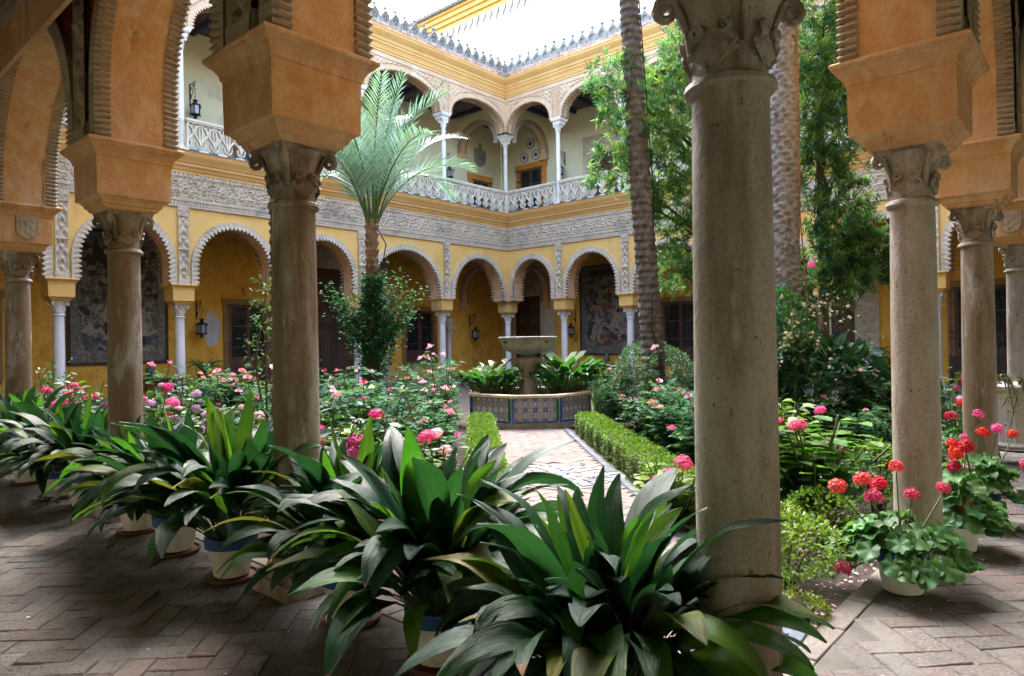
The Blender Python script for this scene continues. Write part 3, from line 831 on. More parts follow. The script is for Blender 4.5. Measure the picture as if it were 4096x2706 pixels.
# parapets with pinnacled merlons and brick courses
def merlon_mesh():
    mb = MB(); d = 0.065
    out = [(-0.2, 0), (-0.1, 0), (0, 0), (0.1, 0), (0.2, 0), (0.205, 0.12), (0.2, 0.2), (0.165, 0.27), (0.10, 0.34), (0.05, 0.40), (0, 0.43), (-0.05, 0.40), (-0.10, 0.34), (-0.165, 0.27), (-0.2, 0.2), (-0.205, 0.12)]
    hole = []
    for x, z in out:
        a = math.atan2(z-0.185, x); r = 0.115
        hole.append((r*math.cos(a), 0.185+r*math.sin(a)))
    n = len(out); V = []
    for y in (-d, d):
        V += [(x, y, z) for x, z in out] + [(x, y*0.6, z) for x, z in hole]
    F = []
    for i in range(n):
        k = (i+1) % n
        F += [(i, k, n+k, n+i), (2*n+i, 3*n+i, 3*n+k, 2*n+k), (i, 2*n+i, 2*n+k, k), (n+i, n+k, 3*n+k, 3*n+i)]
    mb.add(V, F)
    mb.add([(x, 0, z) for x, z in hole], [tuple(range(n))])
    for k in range(3):
        a = k*PI/3+PI/6
        dx, dz = math.cos(a)*0.115, math.sin(a)*0.115
        mb.tube([(-dx, -0.02, 0.185-dz), (dx, -0.02, 0.185+dz)], 0.018, 4)
    mb.tube([(-0.2, -0.03, 0.2), (-0.13, -0.075, 0.32), (0, -0.08, 0.45)], 0.02, 4); mb.tube([(0.2, -0.03, 0.2), (0.13, -0.075, 0.32), (0, -0.08, 0.45)], 0.02, 4)
    mb.lathe(0, 0, [(0.06, 0.36), (0.045, 0.44), (0.035, 0.52), (0.075, 0.545), (0.07, 0.575), (0.03, 0.595), (0.025, 0.64), (0.004, 0.66)], 8)
    return mb.mesh('merlon', mPAR)
MERL = merlon_mesh()
bm_ = MB(); bm_.box(-0.142, 0.142, -0.09, 0.09, 0, 0.082); BRK1 = bm_.mesh('parapet_brick', mPBR)
random.seed(5)
for side, lab in (('FL', 'brick and stone parapet with pinnacles left of the far corner'), ('FR', 'brick and stone parapet with pinnacles right of the far corner')):
    fn, piers, L = SIDES[side]
    root = thing('parapet', lab, 'parapet', fn(L/2, 0.6, 13.7))
    rz = 0 if side == 'FL' else PI/2
    mb = MB(); mb.mbox(fn, 0.5, L-0.5, 0.40, 0.63, 13.70, 13.86); mb.build('parapet_base', mPAR, root)
    nb = int((L-1.5)/0.3)
    for r in range(2):
        for k in range(nb):
            s = 0.8 + k*0.3 + r*0.15
            if s > L-0.75: continue
            x, y, _ = fn(s, 0.60, 0)
            put('brick', BRK1, root, (x-root.location[0]+random.uniform(-.004,.004), y-root.location[1]+random.uniform(-.006,.006), -0.06+0.088*r), (0, 0, rz+random.uniform(-.02,.02)))
    k = 0
    while True:
        s = (LY-0.95 if side == 'FR' else LX-0.98)-k*0.492
        if s < 1: break
        x, y, _ = fn(s, 0.53, 0)
        put('merlon', MERL, root, (x-root.location[0], y-root.location[1], 0.13), (random.uniform(-.02,.02), random.uniform(-.03,.03), rz), random.uniform(1.08, 1.18))
        k += 1
x, y = LX-0.55, LY-0.55
tag(put('corner_pinnacle', MERL, None, (x, y, 13.84), (0, 0, -PI/4), 1.05), 'corner pinnacle where the two parapets meet', 'pinnacle')

# balustrades
def balustrade(side, label):
    fn, piers, L = SIDES[side]
    root = thing('balustrade', label, 'balustrade', fn(L/2, 0.36, 7.52))
    rz = 0 if side == 'FL' else -PI/2
    z0 = 7.56; hh = 0.86
    for i in range(len(piers)-1):
        a = piers[i]+(0.11 if i else 0.42); b = piers[i+1]-(0.11 if i < len(piers)-2 else 0.42)
        if i == 0 or i == len(piers)-2: pass
        n = max(4, round((b-a)/0.44)); w = (b-a)/n
        me = tracery_mesh(w, hh)
        mb = MB()
        mb.mbox(fn, a, b, 0.28, 0.44, z0+hh-0.02, z0+hh+0.03); mb.mbox(fn, a-0.02, b+0.02, 0.255, 0.465, z0+hh+0.03, z0+hh+0.10); mb.mbox(fn, a, b, 0.29, 0.43, z0-0.04, z0+0.035)
        mb.mbox(fn, a, a+0.05, 0.30, 0.42, z0, z0+hh); mb.mbox(fn, b-0.05, b, 0.30, 0.42, z0, z0+hh)
        mb.build('handrail', mBAL, root)
        for k in range(n):
            x, y, _ = fn(a+(k+0.5)*w, 0.36, 0)
            put('tracery_panel', me, root, (x-root.location[0], y-root.location[1], z0-root.location[2]), (0, 0, rz))
    # glazed tiles along the edge of the floor
    tw = 0.29
    tm = {}
    for nm, mt in (('b', mBLU2), ('w', mWHT2), ('g', mGRN2)):
        t_ = MB(); t_.box(-tw/2+0.004, tw/2-0.004, -0.10, 0.10, 0, 0.035); tm[nm] = t_.mesh('edge_tile', mt)
    nt = int((L-1.3)/tw)
    for k in range(nt):
        s = 0.65+tw/2+k*tw
        x, y, _ = fn(s, 0.545, 0)
        put('edge_tile', tm['w' if k % 2 else ('b' if k % 4 == 0 else 'g')] if random.random() > .12 else tm['b'], root, (x-root.location[0], y-root.location[1], 7.507-root.location[2]), (0, 0, rz))
    return root
balustrade('FL', 'stone openwork balustrade of the upper gallery left of the far corner')
balustrade('FR', 'stone openwork balustrade of the upper gallery right of the far corner')

# ------------------------------------------------------------------ columns
def capital_mb(z0, z1, r, hw):
    """bell, corner volutes, small face scrolls and a square top"""
    mb = MB(); H = z1-z0
    mb.lathe(0, 0, [(r*0.98, z0), (r*1.0, z0+H*0.3), (r*1.06, z0+H*0.55), (r*1.25, z0+H*0.78), (r*1.5, z0+H*0.92)], 24)
    ab = H*0.10
    V = []
    for z, k in ((z1-ab, 0.94), (z1, 1.0)):
        for j in range(4):
            for (u, c) in ((-1, 1.0), (0, 0.84)):
                x, y = u*hw*k*(0.98 if u else 1), -hw*k*c
                a = j*PI/2; V.append((x*math.cos(a)-y*math.sin(a), x*math.sin(a)+y*math.cos(a), z))
    mb.add(V, [tuple(range(7, -1, -1)), tuple(range(8, 16))] + [(i, (i+1) % 8, 8+(i+1) % 8, 8+i) for i in range(8)])
    for j in range(4):
        a = PI/4+j*PI/2; ca, sa = math.cos(a), math.sin(a)
        vr = H*0.13; cr = hw*1.22-vr*0.3; cz = z1-ab-vr*1.02
        pts = [(ca*r*1.02, sa*r*1.02, z0+H*0.30), (ca*r*1.15, sa*r*1.15, z0+H*0.58), (ca*(cr-vr*0.7), sa*(cr-vr*0.7), z1-ab-vr*0.25)]
        rad = [H*0.05, H*0.05, H*0.06]
        for k in range(15):
            th = PI*0.62 - k*0.62; rr = vr*(1-k/17)
            pts.append((ca*(cr+rr*math.cos(th)), sa*(cr+rr*math.cos(th)), cz+rr*math.sin(th))); rad.append(H*(0.062-0.0022*k))
        mb.tube(pts, rad, 6)
        # face scrolls
        b = j*PI/2; cb, sb = math.cos(b), math.sin(b)
        for sg in (-1, 1):
            vr = H*0.085; pts = []; rad = []
            pts.append((sg*0.02, r*1.02, z0+H*0.1)); rad.append(H*0.03)
            pts.append((sg*H*0.25, r*1.0, z0+H*0.3)); rad.append(H*0.035)
            for k in range(11):
                th = (PI*0.2-k*0.62) if sg < 0 else (PI*0.8+k*0.62)
                rr = vr*(1-k/13)
                pts.append((sg*H*0.16+rr*math.cos(th)*1.0, r*1.12, z0+H*0.46+rr*math.sin(th))); rad.append(H*0.034)
            mb.tube([(p[0]*cb-p[1]*sb, p[0]*sb+p[1]*cb, p[2]) for p in pts], rad, 5)
        q = (0, r*1.07, 0)
        lf = [(0, r*1.05, z0+H*0.08), (0.3*H, r*0.99, z0+H*0.22), (0, r*1.14, z0+H*0.36), (-0.3*H, r*0.99, z0+H*0.22), (0, r*1.2, z0+H*0.22)]
        L4 = [(p[0]*cb-p[1]*sb, p[0]*sb+p[1]*cb, p[2]) for p in lf]
        mb.add(L4, [(0,1,4),(1,2,4),(2,3,4),(3,0,4)])
    return mb

def column_proto(mat, r0=0.148, r1=0.138):
    root = empty('marble_column')
    mb = MB()
    mb.stack(0, 0, [(0.0,0.215,0.215),(0.085,0.215,0.215),(0.095,0.207,0.207)])
    mb.lathe(0, 0, [(0.19,0.095),(0.207,0.115),(0.211,0.135),(0.204,0.16),(0.182,0.175),(0.172,0.19),(0.166,0.21),(0.172,0.228),(0.184,0.236),(0.188,0.252),(0.182,0.268),(0.166,0.276),(0.164,0.29)], 32)
    for j in range(4):
        a = PI/4+j*PI/2
        mb.ball((0.245*math.cos(a), 0.245*math.sin(a), 0.11), 0.035, 8, 5)
    auto_smooth(mb.build('base', mat, root))
    mb = MB(); prof = [(r0+0.012, 0.288)]
    for k in range(13):
        t = k/12; prof.append((r0+(r1-r0)*t+0.004*math.sin(PI*t), 0.31+(2.49-0.31)*t))
    prof += [(r1+0.004, 2.50)]
    mb.lathe(0, 0, prof, 40)
    auto_smooth(mb.build('shaft', mat, root))
    cap_ = auto_smooth(capital_mb(2.54, 2.89, r1, 0.205).build('capital', mat, root), 50)
    mb = MB(); mb.lathe(0, 0, [(r1,2.495),(r1+0.018,2.50),(r1+0.028,2.515),(r1+0.024,2.535),(r1+0.008,2.545),(r1,2.55)], 40)
    auto_smooth(mb.build('annulet', mat, cap_))
    return root
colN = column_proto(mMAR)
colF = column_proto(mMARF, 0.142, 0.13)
spots_near = [((0, 0), 'thick stained marble column nearest the camera, right of centre'), ((0, PYN[1]), 'marble column behind the aspidistra pots, first left of the nearest column'), ((0, PYN[2]), 'marble column second left of the nearest column, among the pots'), ((0, PYN[3]), 'marble column at the left edge of the picture below the carved shield'),
              ((PXN[1], 0), 'marble column behind the front red geranium pot'), ((PXN[2], 0), 'marble column second right of the nearest column'), ((PXN[3], 0), 'marble column at the right edge behind the stone urn')]
for i, ((x, y), lab) in enumerate(spots_near):
    if i == 0: c = colN; c.location = (x, y, 0); c['label'] = lab
    else: c = tree_copy(colN, (x, y, 0), 0, 1, lab)
    c['category'] = 'column'; c['group'] = 'marble columns of the arcades'
far = [((LX, LY), 'pale column in the far corner behind the fountain bowl')]
for i, w in ((1, 'left of the large tapestry'), (2, 'between the large tapestry and the left lantern'), (3, 'hidden behind the big near left column'), (4, 'behind the young palm'), (5, 'left of the wall lantern near the far corner')): far.append(((PXF[i], LY), 'pale column ' + w))
for i, w in ((5, 'right of the fountain, beside the rider tapestry'), (4, 'in front of the right end of the rider tapestry'), (3, 'behind the nearest column'), (2, 'before the dark door beyond the broad leaved shrub'), (1, 'hidden behind the front geranium column')): far.append(((LX, PYF[i]), 'pale column ' + w))
for i, ((x, y), lab) in enumerate(far):
    if i == 0: c = colF; c.location = (x, y, 0); c['label'] = lab
    else: c = tree_copy(colF, (x, y, 0), 0, 1, lab)
    c['category'] = 'column'; c['group'] = 'marble columns of the arcades'
# remaining columns of the near rows, out of the picture
for (x, y) in [(0, PYN[4]), (0, PYN[5]), (0, LY), (PXN[4], 0), (PXN[5], 0), (LX, 0)]:
    c = tree_copy(colN, (x, y, 0), 0, 1, 'marble column of a near arcade out of the picture'); c['category'] = 'column'; c['group'] = 'marble columns of the arcades'

def upper_column(mat):
    root = empty('slender_column')
    mb = MB(); mb.stack(0, 0, [(7.5,0.14,0.14),(7.62,0.14,0.14),(7.64,0.12,0.12)])
    mb.lathe(0, 0, [(0.12,7.64),(0.13,7.66),(0.12,7.69),(0.105,7.71),(0.115,7.73),(0.1,7.75)], 20)
    auto_smooth(mb.build('base', mat, root))
    mb = MB(); mb.lathe(0, 0, [(0.098,7.75),(0.1,8.6),(0.095,9.6),(0.088,10.64)], 20); auto_smooth(mb.build('shaft', mat, root))
    cap_ = auto_smooth(capital_mb(10.67, 10.98, 0.09, 0.15).build('capital', mat, root), 50)
    mb = MB(); mb.lathe(0, 0, [(0.088,10.63),(0.108,10.64),(0.108,10.665),(0.088,10.675)], 20); mb.build('annulet', mat, cap_)
    return root
ucW = upper_column(mMARW); ucS = upper_column(mBAL)
first = True
c = ucS; c.location = (LX-0.02, LY-0.02, 0); tag(c, 'stone slender column in the corner of the upper gallery', 'column', 'slender columns of the upper gallery')
for side, piers in (('FL', PXF), ('FR', PYF)):
    fn = SIDES[side][0]
    for i in range(1, 6):
        x, y, _ = fn(piers[i], 0.24 if True else 0, 0)
        nth = ['first', 'second', 'third', 'fourth', 'fifth'][5-i]
        lab = 'white slender upper column, %s %s of the upper corner column' % (nth, 'left' if side == 'FL' else 'right')
        if first: c = ucW; c.location = (x, y, 0); c['label'] = lab; first = False
        else: c = tree_copy(ucW, (x, y, 0), 0, 1, lab)
        c['category'] = 'column'; c['group'] = 'slender columns of the upper gallery'

# transverse arches across the galleries at the far corner (lower and upper)
def cross_arch(fn, s, zs, zt, ztop, mat, mats, label):
    """arch in the plane s = const spanning the gallery depth"""
    root = thing('cross_arch', label, 'arch', fn(s, -DG/2, zs))
    f2 = lambda a, b, z: fn(s+b, a, z)
    c, a = -(DG+T2)/2, (DG-T2)/2-0.16
    for t in (0.2, -0.2):
        mb = MB(); ap = arch_pts(a, zs, zt); V = []
        for ds, z in ap: V += [f2(c+ds, t, z), f2(c+ds, t, ztop)]
        mb.add(V, [(2*k, 2*k+2, 2*k+3, 2*k+1) for k in range(1, len(ap)-2)])
        mb.add([f2(-DG, t, zs), f2(c-a, t, zs), f2(c-a, t, ztop), f2(-DG, t, ztop)], [(0,1,2,3)])
        mb.add([f2(c+a, t, zs), f2(-T2, t, zs), f2(-T2, t, ztop), f2(c+a, t, ztop)], [(0,1,2,3)])
        mb.build('arch_face', mat, root)
    soffit(f2, c, a, zs, zt, -0.2, 0.2).build('arch_soffit', mats, root)
    archivolt(f2, c, a, zs, zt, 0.19, 0.24, 0.14, 0.06, 0.1, 0.02, 0.05).build('archivolt', mSTUN, root)
    archivolt(f2, c, a, zs, zt, -0.19, -0.24, 0.14, 0.06, 0.1, 0.02, 0.05).build('archivolt', mSTUN, root)
    mb = MB(); mb.mbox(f2, -DG, -DG+0.22, -0.24, 0.24, zs-0.3, zs); mb.build('corbel', mats, root)
cross_arch(SIDES['FL'][0], LX, 3.6, 5.2, 6.0, mYELB, mORA, 'lower cross arch of the left gallery at the far corner')
cross_arch(SIDES['FR'][0], LY, 3.6, 5.2, 6.0, mYELB, mORA, 'lower cross arch of the right gallery at the far corner')
mRIB = M('ribbed ochre soffit', [(0.50,0.33,0.17),(0.6,0.42,0.25)], 3, 0.9, 0.2, 30)
cross_arch(SIDES['FL'][0], LX, 11.0, 12.2, 12.75, mCREAM, mRIB, 'upper cross arch of the left gallery at the far corner')
cross_arch(SIDES['FR'][0], LY, 11.0, 12.2, 12.75, mCREAM, mRIB, 'upper cross arch of the right gallery at the far corner')

# taller white building behind the right wing
root = thing('white_building', 'taller white building with yellow eaves beyond the right wing', 'building', (31, 20, 0))
mb = MB(); mb.box(30.2, 45, -20, 36.2, 0, 23.4); mb.build('wall', mWHW, root)
mb = MB()
for (x0, z0, z1) in ((30.15, 23.4, 23.7), (30.0, 23.7, 24.0), (29.85, 24.0, 24.3), (29.7, 24.3, 24.5)): mb.box(x0, 45, -20, 36.2+(30.2-x0), z0, z1)
mb.build('eaves_cornice', mYEL, root)
mb = MB(); mb.add([(29.5,-20,24.5),(29.5,36.9,24.5),(45,36.9,28.5),(45,-20,28.5)], [(0,1,2,3)]); mb.build('roof', mPAR, root)
tm = MB(); tm.tube([(0,0,0),(0.9,0,0.2)], 0.13, 8); TILE = tm.mesh('roof_tile', mPAR)
for k in range(150): put('roof_tile', TILE, root, (29.45-31, 36.8-0.3*k-20, 24.55))
sc_ = MB()
for k in range(5): 
    a = 0
sc_.add([(0,-0.28,0),(0,0.28,0),(0,0.24,-0.35),(0,0.12,-0.5),(0,0.05,-0.78),(0,-0.05,-0.78),(0,-0.12,-0.5),(0,-0.24,-0.35)], [(0,1,2,3,4,5,6,7)])
sc_.add([(0.06,-0.28,0),(0.06,0.28,0),(0.06,0.24,-0.35),(0.06,0.12,-0.5),(0.06,0.05,-0.78),(0.06,-0.05,-0.78),(0.06,-0.12,-0.5),(0.06,-0.24,-0.35)], [(7,6,5,4,3,2,1,0)])
SCAL = sc_.mesh('eaves_pendant', mSTU)
for k in range(70): put('eaves_pendant', SCAL, root, (30.08-31, 36.0-0.6*k-20, 23.4))
# ------------------------------------------------------------------ doors, windows and things on the gallery walls
def on_wall(side):
    fn0 = SIDES[side][0]
    return lambda s, o, z: fn0(s, -DG + o, z)      # o = distance out from the back wall

def barred_window(side, s0, s1, z0, z1, label, surround, fw=0.22, sill=True):
    fn = on_wall(side)
    root = thing('barred_window', label, 'window', fn((s0+s1)/2, 0, z0))
    mb = MB()
    mb.mbox(fn, s0-fw, s0, 0.002, 0.07, z0-0.02, z1); mb.mbox(fn, s1, s1+fw, 0.002, 0.07, z0-0.02, z1)
    mb.mbox(fn, s0-fw-0.06, s1+fw+0.06, 0.002, 0.075, z1, z1+fw*1.1)
    mb.build('surround', surround, root)
    c = (s0+s1)/2
    for a, b in ((s0+0.01, c-0.01), (c+0.01, s1-0.01)):
        mb = MB()
        mb.mbox(fn, a, a+0.07, 0.012, 0.05, z0, z1); mb.mbox(fn, b-0.07, b, 0.012, 0.05, z0, z1)
        mb.mbox(fn, a+0.07, b-0.07, 0.012, 0.05, z1-0.1, z1); mb.mbox(fn, a+0.07, b-0.07, 0.012, 0.05, z0, z0+0.5)
        for k in (0.36, 0.68): zz = z0+(z1-z0)*k; mb.mbox(fn, a+0.07, b-0.07, 0.012, 0.04, zz-0.02, zz+0.02)
        sash = mb.build('sash', mWOOD2, root)
        mb = MB(); mb.mbox(fn, a-0.01, b+0.01, 0.002, 0.012, z0, z1); mb.build('pane', mGLASS, sash)
    mb = MB(); n = max(6, int((s1-s0+0.2)/0.125)); g0, g1 = s0-0.1, s1+0.1
    for k in range(n+1):
        s = g0+(g1-g0)*k/n; mb.tube([fn(s, 0.2, z0-0.05), fn(s, 0.2, z1+0.02)], 0.011, 5)
    for zz in (z0-0.02, z0+(z1-z0)*0.33, z0+(z1-z0)*0.42, z0+(z1-z0)*0.8, z1):
        mb.mbox(fn, g0-0.06, g1+0.06, 0.185, 0.215, zz-0.012, zz+0.012)
        for s in (g0, g1): mb.mbox(fn, s-0.01, s+0.01, 0.0, 0.2, zz-0.01, zz+0.01)
    mb.build('iron_grille', mIRON, root)
    if sill:
        mb = MB(); mb.mbox(fn, s0-0.15, s1+0.15, 0.002, 0.24, z0-0.1, z0-0.05); mb.build('sill', mGRN2, root)
    return root
barred_window('FL', 9.36, 10.78, 0.72, 3.12, 'iron barred window on the ochre wall beside the left lantern', mUMB)
barred_window('FL', 17.62, 19.25, 0.8, 3.1, 'iron barred window behind the climbing rose on the ochre wall', mUMB)
barred_window('FL', 0.7, 2.35, 0.72, 3.12, 'iron barred window at the far left edge', mUMB)
barred_window('FR', 12.1, 13.75, 0.78, 3.22, 'iron barred window behind the dark leaning palm trunk', mUMB)
barred_window('FR', 1.35, 2.95, 0.7, 3.18, 'iron barred window between the right hand columns', mUMB)
barred_window('FL', 9.62, 10.9, 8.0, 10.45, 'upper barred window in orange surround at the left', mOFR, 0.28, False)
barred_window('FL', 22.1, 23.2, 7.7, 9.85, 'upper barred window below the carved shield', mOFR, 0.3, False)
barred_window('FR', 20.46, 21.85, 7.7, 10.4, 'upper barred window below the three round plates', mOFR, 0.3, False)
barred_window('FR', 5.4, 6.9, 8.1, 10.6, 'upper barred window seen through the right hand tree', mOFR, 0.3, False)

def panelled_door(side, s0, s1, z1, label, carved, cw, ch, star=False, z0=0.0, mould=0.0, wicket=False):
    fn = on_wall(side)
    root = thing('carved_doorway', label, 'door', fn((s0+s1)/2, 0, z0))
    f2 = lambda s, t, z: fn(s, t, z)
    if carved:
        for a, b in ((s0-mould-cw, s0-mould), (s1+mould, s1+mould+cw)):
            relief(f2, a, b, z0+1.2 if not star else z0+0.3, z1+mould, 0.03, 0.05, 0.024, 'arabesque', mSTU, 'carved_jamb', root)
            mb = MB(); mb.mbox(fn, a, b, 0.002, 0.06, z0, z0+1.2); mb.build('jamb_base', mSTU, root)
        relief(f2, s0-mould-cw, s1+mould+cw, z1+mould, z1+mould+ch, 0.03, 0.05, 0.024, 'arabesque', mSTU, 'carved_frieze', root)
    if mould:
        for a, b in ((s0-mould, s0), (s1, s1+mould)):
            mb = MB(); mb.mbox(fn, a, b, 0.002, 0.08, z0, z1+mould); mb.mbox(fn, a+mould*0.3, b-mould*0.3, 0.08, 0.11, z0, z1+mould); mb.build('moulding', mSTU, root)
        mb = MB(); mb.mbox(fn, s0, s1, 0.002, 0.08, z1, z1+mould); mb.mbox(fn, s0, s1, 0.08, 0.11, z1+mould*0.3, z1+mould*0.7); mb.build('moulding', mSTU, root)
    c = (s0+s1)/2
    for a, b in ((s0, c-0.005), (c+0.005, s1)):
        mb = MB(); mb.mbox(fn, a, b, 0.002, 0.03, z0, z1)
        leaf = mb.build('door_leaf', mWOOD, root)
        mb = MB()
        mb.mbox(fn, a, a+0.1, 0.03, 0.06, z0, z1); mb.mbox(fn, b-0.1, b, 0.03, 0.06, z0, z1)
        rows = max(3, int((z1-z0)/0.75))
        for k in range(rows+1):
            zz = z0+(z1-z0-0.1)*k/rows; mb.mbox(fn, a+0.1, b-0.1, 0.03, 0.06, zz, zz+0.1)
        mb.build('frame_bars', mWOOD, leaf)
        mb = MB()
        for k in range(rows):
            zc = z0+0.05+(z1-z0-0.1)*(k+0.5)/rows; sc2 = (a+b)/2
            hw, hh = (b-a)/2-0.16, (z1-z0)/rows/2-0.12
            for q in range(8):
                an = q*PI/4+(0.2 if q % 2 else 0)
                mb.tube([fn(sc2, 0.04, zc), fn(sc2+hw*math.cos(an), 0.04, zc+hh*math.sin(an))], 0.022, 4)
            mb.tube([fn(sc2+hw*0.7*math.cos(j*PI/4), 0.04, zc+hh*0.7*math.sin(j*PI/4)) for j in range(9)], 0.02, 4)
        mb.build('star_panels', mWOOD2, leaf)
    if star:
        mb = MB(); zc = z0+(z1-z0)*0.62
        for q in range(16):
            an = q*PI/8
            mb.tube([fn(c+0.12*math.cos(an), 0.07, zc+0.12*math.sin(an)), fn(c+0.62*math.cos(an), 0.07, zc+0.62*math.sin(an)), fn(c+0.5*math.cos(an+PI/16), 0.07, zc+0.5*math.sin(an+PI/16))], 0.02, 4)
        mb.build('star_rosette', mWOOD2, root)
    if wicket:
        mb = MB(); mb.mbox(fn, 13.12, 13.95, 0.06, 0.1, 0, 1.73); mb.build('wicket_door', mWOOD, root)
    return root
panelled_door('FL', 12.2, 15.75, 4.75, 'tall dark carved wooden door behind the young palm', True, 0.95, 0.95, wicket=True)
panelled_door('FR', 20.66, 22.3, 3.93, 'dark studded door with star rosette behind the fountain', True, 0.65, 0.75, True, mould=0.3)
panelled_door('FR', 6.02, 7.95, 4.7, 'dark panelled door beside the carved stone strip at the right', True, 0.8, 0.7)
panelled_door('FR', 15.92, 17.36, 10.4, 'upper dark door in a carved stone frame', True, 0.42, 0.8, z0=7.55, mould=0.1)

def lantern_proto():
    root = empty('wall_lantern')
    mb = MB()   # local: wall at y=0, out = +y, arm at z=1.35, lantern hanging from (0,.42)
    mb.box(-0.02, 0.02, 0, 0.025, 0.75, 1.42)
    mb.tube([(0, 0.01, 1.38), (0, 0.48, 1.40)], 0.014, 6)
    mb.tube([(0, 0.02, 0.82), (0, 0.18, 1.0), (0, 0.30, 1.2), (0, 0.36, 1.36)], 0.012, 6)
    for cx, cz, r in ((0.12, 1.22, 0.07), (0.08, 0.98, 0.045), (0.27, 1.30, 0.05)):
        mb.tube([(0, cx+r*(1-k/16)*math.cos(k*0.6), cz+r*(1-k/16)*math.sin(k*0.6)) for k in range(13)], 0.008, 5)
    mb.build('bracket', mIRON, root)
    mb = MB(); y = 0.42
    for k in range(9):
        z = 1.37-k*0.065
        mb.tube([(0.012*math.cos(a*PI/3)*(1 if k % 2 else 0.3), y+0.012*math.cos(a*PI/3)*(0.3 if k % 2 else 1), z-0.03+0.034*math.sin(a*PI/3)) for a in range(7)], 0.006, 4)
    mb.build('chain', mIRON, root)
    mb = MB()
    mb.lathe(0, y, [(0.004,0.80),(0.03,0.79),(0.03,0.76),(0.06,0.74),(0.085,0.72),(0.06,0.69),(0.075,0.65),(0.15,0.60),(0.165,0.575),(0.165,0.555)], 6)
    mb.lathe(0, y, [(0.165,0.265),(0.165,0.245),(0.13,0.215),(0.06,0.19),(0.05,0.16),(0.075,0.14),(0.05,0.11),(0.02,0.10),(0.03,0.08),(0.004,0.06)], 6)
    for k in range(6):
        a = k*PI/3; x_, y_ = 0.16*math.cos(a), y+0.16*math.sin(a)
        mb.tube([(x_, y_, 0.255), (x_, y_, 0.565)], 0.011, 5)
        mb.lathe(0.185*math.cos(a), y+0.185*math.sin(a), [(0.02,0.50),(0.024,0.56),(0.012,0.60),(0.002,0.64)], 6)
        mb.lathe(0.18*math.cos(a), y+0.18*math.sin(a), [(0.002,0.20),(0.018,0.24),(0.01,0.28)], 6)
        mb.ball((0.08*math.cos(a), y+0.08*math.sin(a), 0.745), 0.02, 6, 4)
    lf_ = mb.build('lantern_frame', mIRON, root)
    mb = MB(); mb.lathe(0, y, [(0.145,0.262),(0.145,0.558)], 6, cap=False); mb.build('glass', mLGL, lf_)
    mb = MB(); mb.lathe(0, y, [(0.02,0.26),(0.02,0.42),(0.012,0.47)], 8); mb.build('candle', mWHT2, lf_)
    return root
LAN = lantern_proto()
lan = [('FL', 8.18, 1.83, 'iron wall lantern between the left column and barred window'), ('FL', 21.75, 1.62, 'iron wall lantern left of the far corner column'), ('FR', 18.5, 1.70, 'iron wall lantern half hidden right of the fountain'), ('FL', 8.05, 9.45, 'iron lantern of the upper gallery at the left'), ('FL', 20.15, 9.35, 'iron lantern of the upper gallery beside the carved shield'), ('FR', 19.0, 9.45, 'iron lantern of the upper gallery behind the right slender column')]
for i, (side, s, z, lab) in enumerate(lan):
    fn = on_wall(side); rz = PI if side == 'FL' else PI/2
    p = fn(s, 0, z)
    if i == 0: LAN.location = p; LAN.rotation_euler = (0, 0, rz); LAN['label'] = lab; o = LAN
    else: o = tree_copy(LAN, p, rz, 1, lab)
    o['category'] = 'lantern'; o['group'] = 'iron wall lanterns'

# tapestries: woven colours, a patterned border and a few woven figures
def weave(name, cols, scale):
    mt = M(name, cols, scale, 0.95, 0.3, 90, 0.004, fine=(0.25, 35))
    return mt
mTAP1 = weave('woven forest wool', [(0.06,0.062,0.052),(0.18,0.165,0.125),(0.08,0.09,0.08),(0.30,0.27,0.21),(0.07,0.08,0.085),(0.23,0.205,0.155)], 3.4)
mTAPB = weave('woven border wool', [(0.08,0.075,0.062),(0.27,0.235,0.175),(0.10,0.115,0.12),(0.20,0.14,0.10),(0.09,0.085,0.07)], 7.0)
mTAP2 = weave('woven sky wool', [(0.19,0.16,0.12),(0.27,0.235,0.18),(0.15,0.125,0.09)], 2.6)
mTAPD = weave('woven dark wool', [(0.03,0.025,0.022),(0.08,0.06,0.045)], 5.0)
mTAPR = weave('woven red wool', [(0.13,0.045,0.03),(0.2,0.09,0.06)], 8.0)
mTAPL = weave('woven pale wool', [(0.18,0.155,0.115),(0.34,0.30,0.24),(0.24,0.21,0.16)], 5.0)
mTAPBL = weave('woven blue wool', [(0.03,0.045,0.075),(0.1,0.11,0.11)], 6.0)
def patch(fn, pts, o, z0, s0, w, h):
    mb = MB(); mb.add([fn(s0+a*w, o, z0+b*h) for a, b in pts], [tuple(range(len(pts)))]); return mb
def blob(cx, cy, rx, ry, seed, n=18, rot=0.0, rough=0.18):
    rs = random.Random(seed); out = []
    for k in range(n):
        a = 2*PI*k/n; r = 1+rs.uniform(-rough, rough)
        x, y = rx*r*math.cos(a), ry*r*math.sin(a)
        out.append((cx+x*math.cos(rot)-y*math.sin(rot), cy+x*math.sin(rot)+y*math.cos(rot)))
    return out
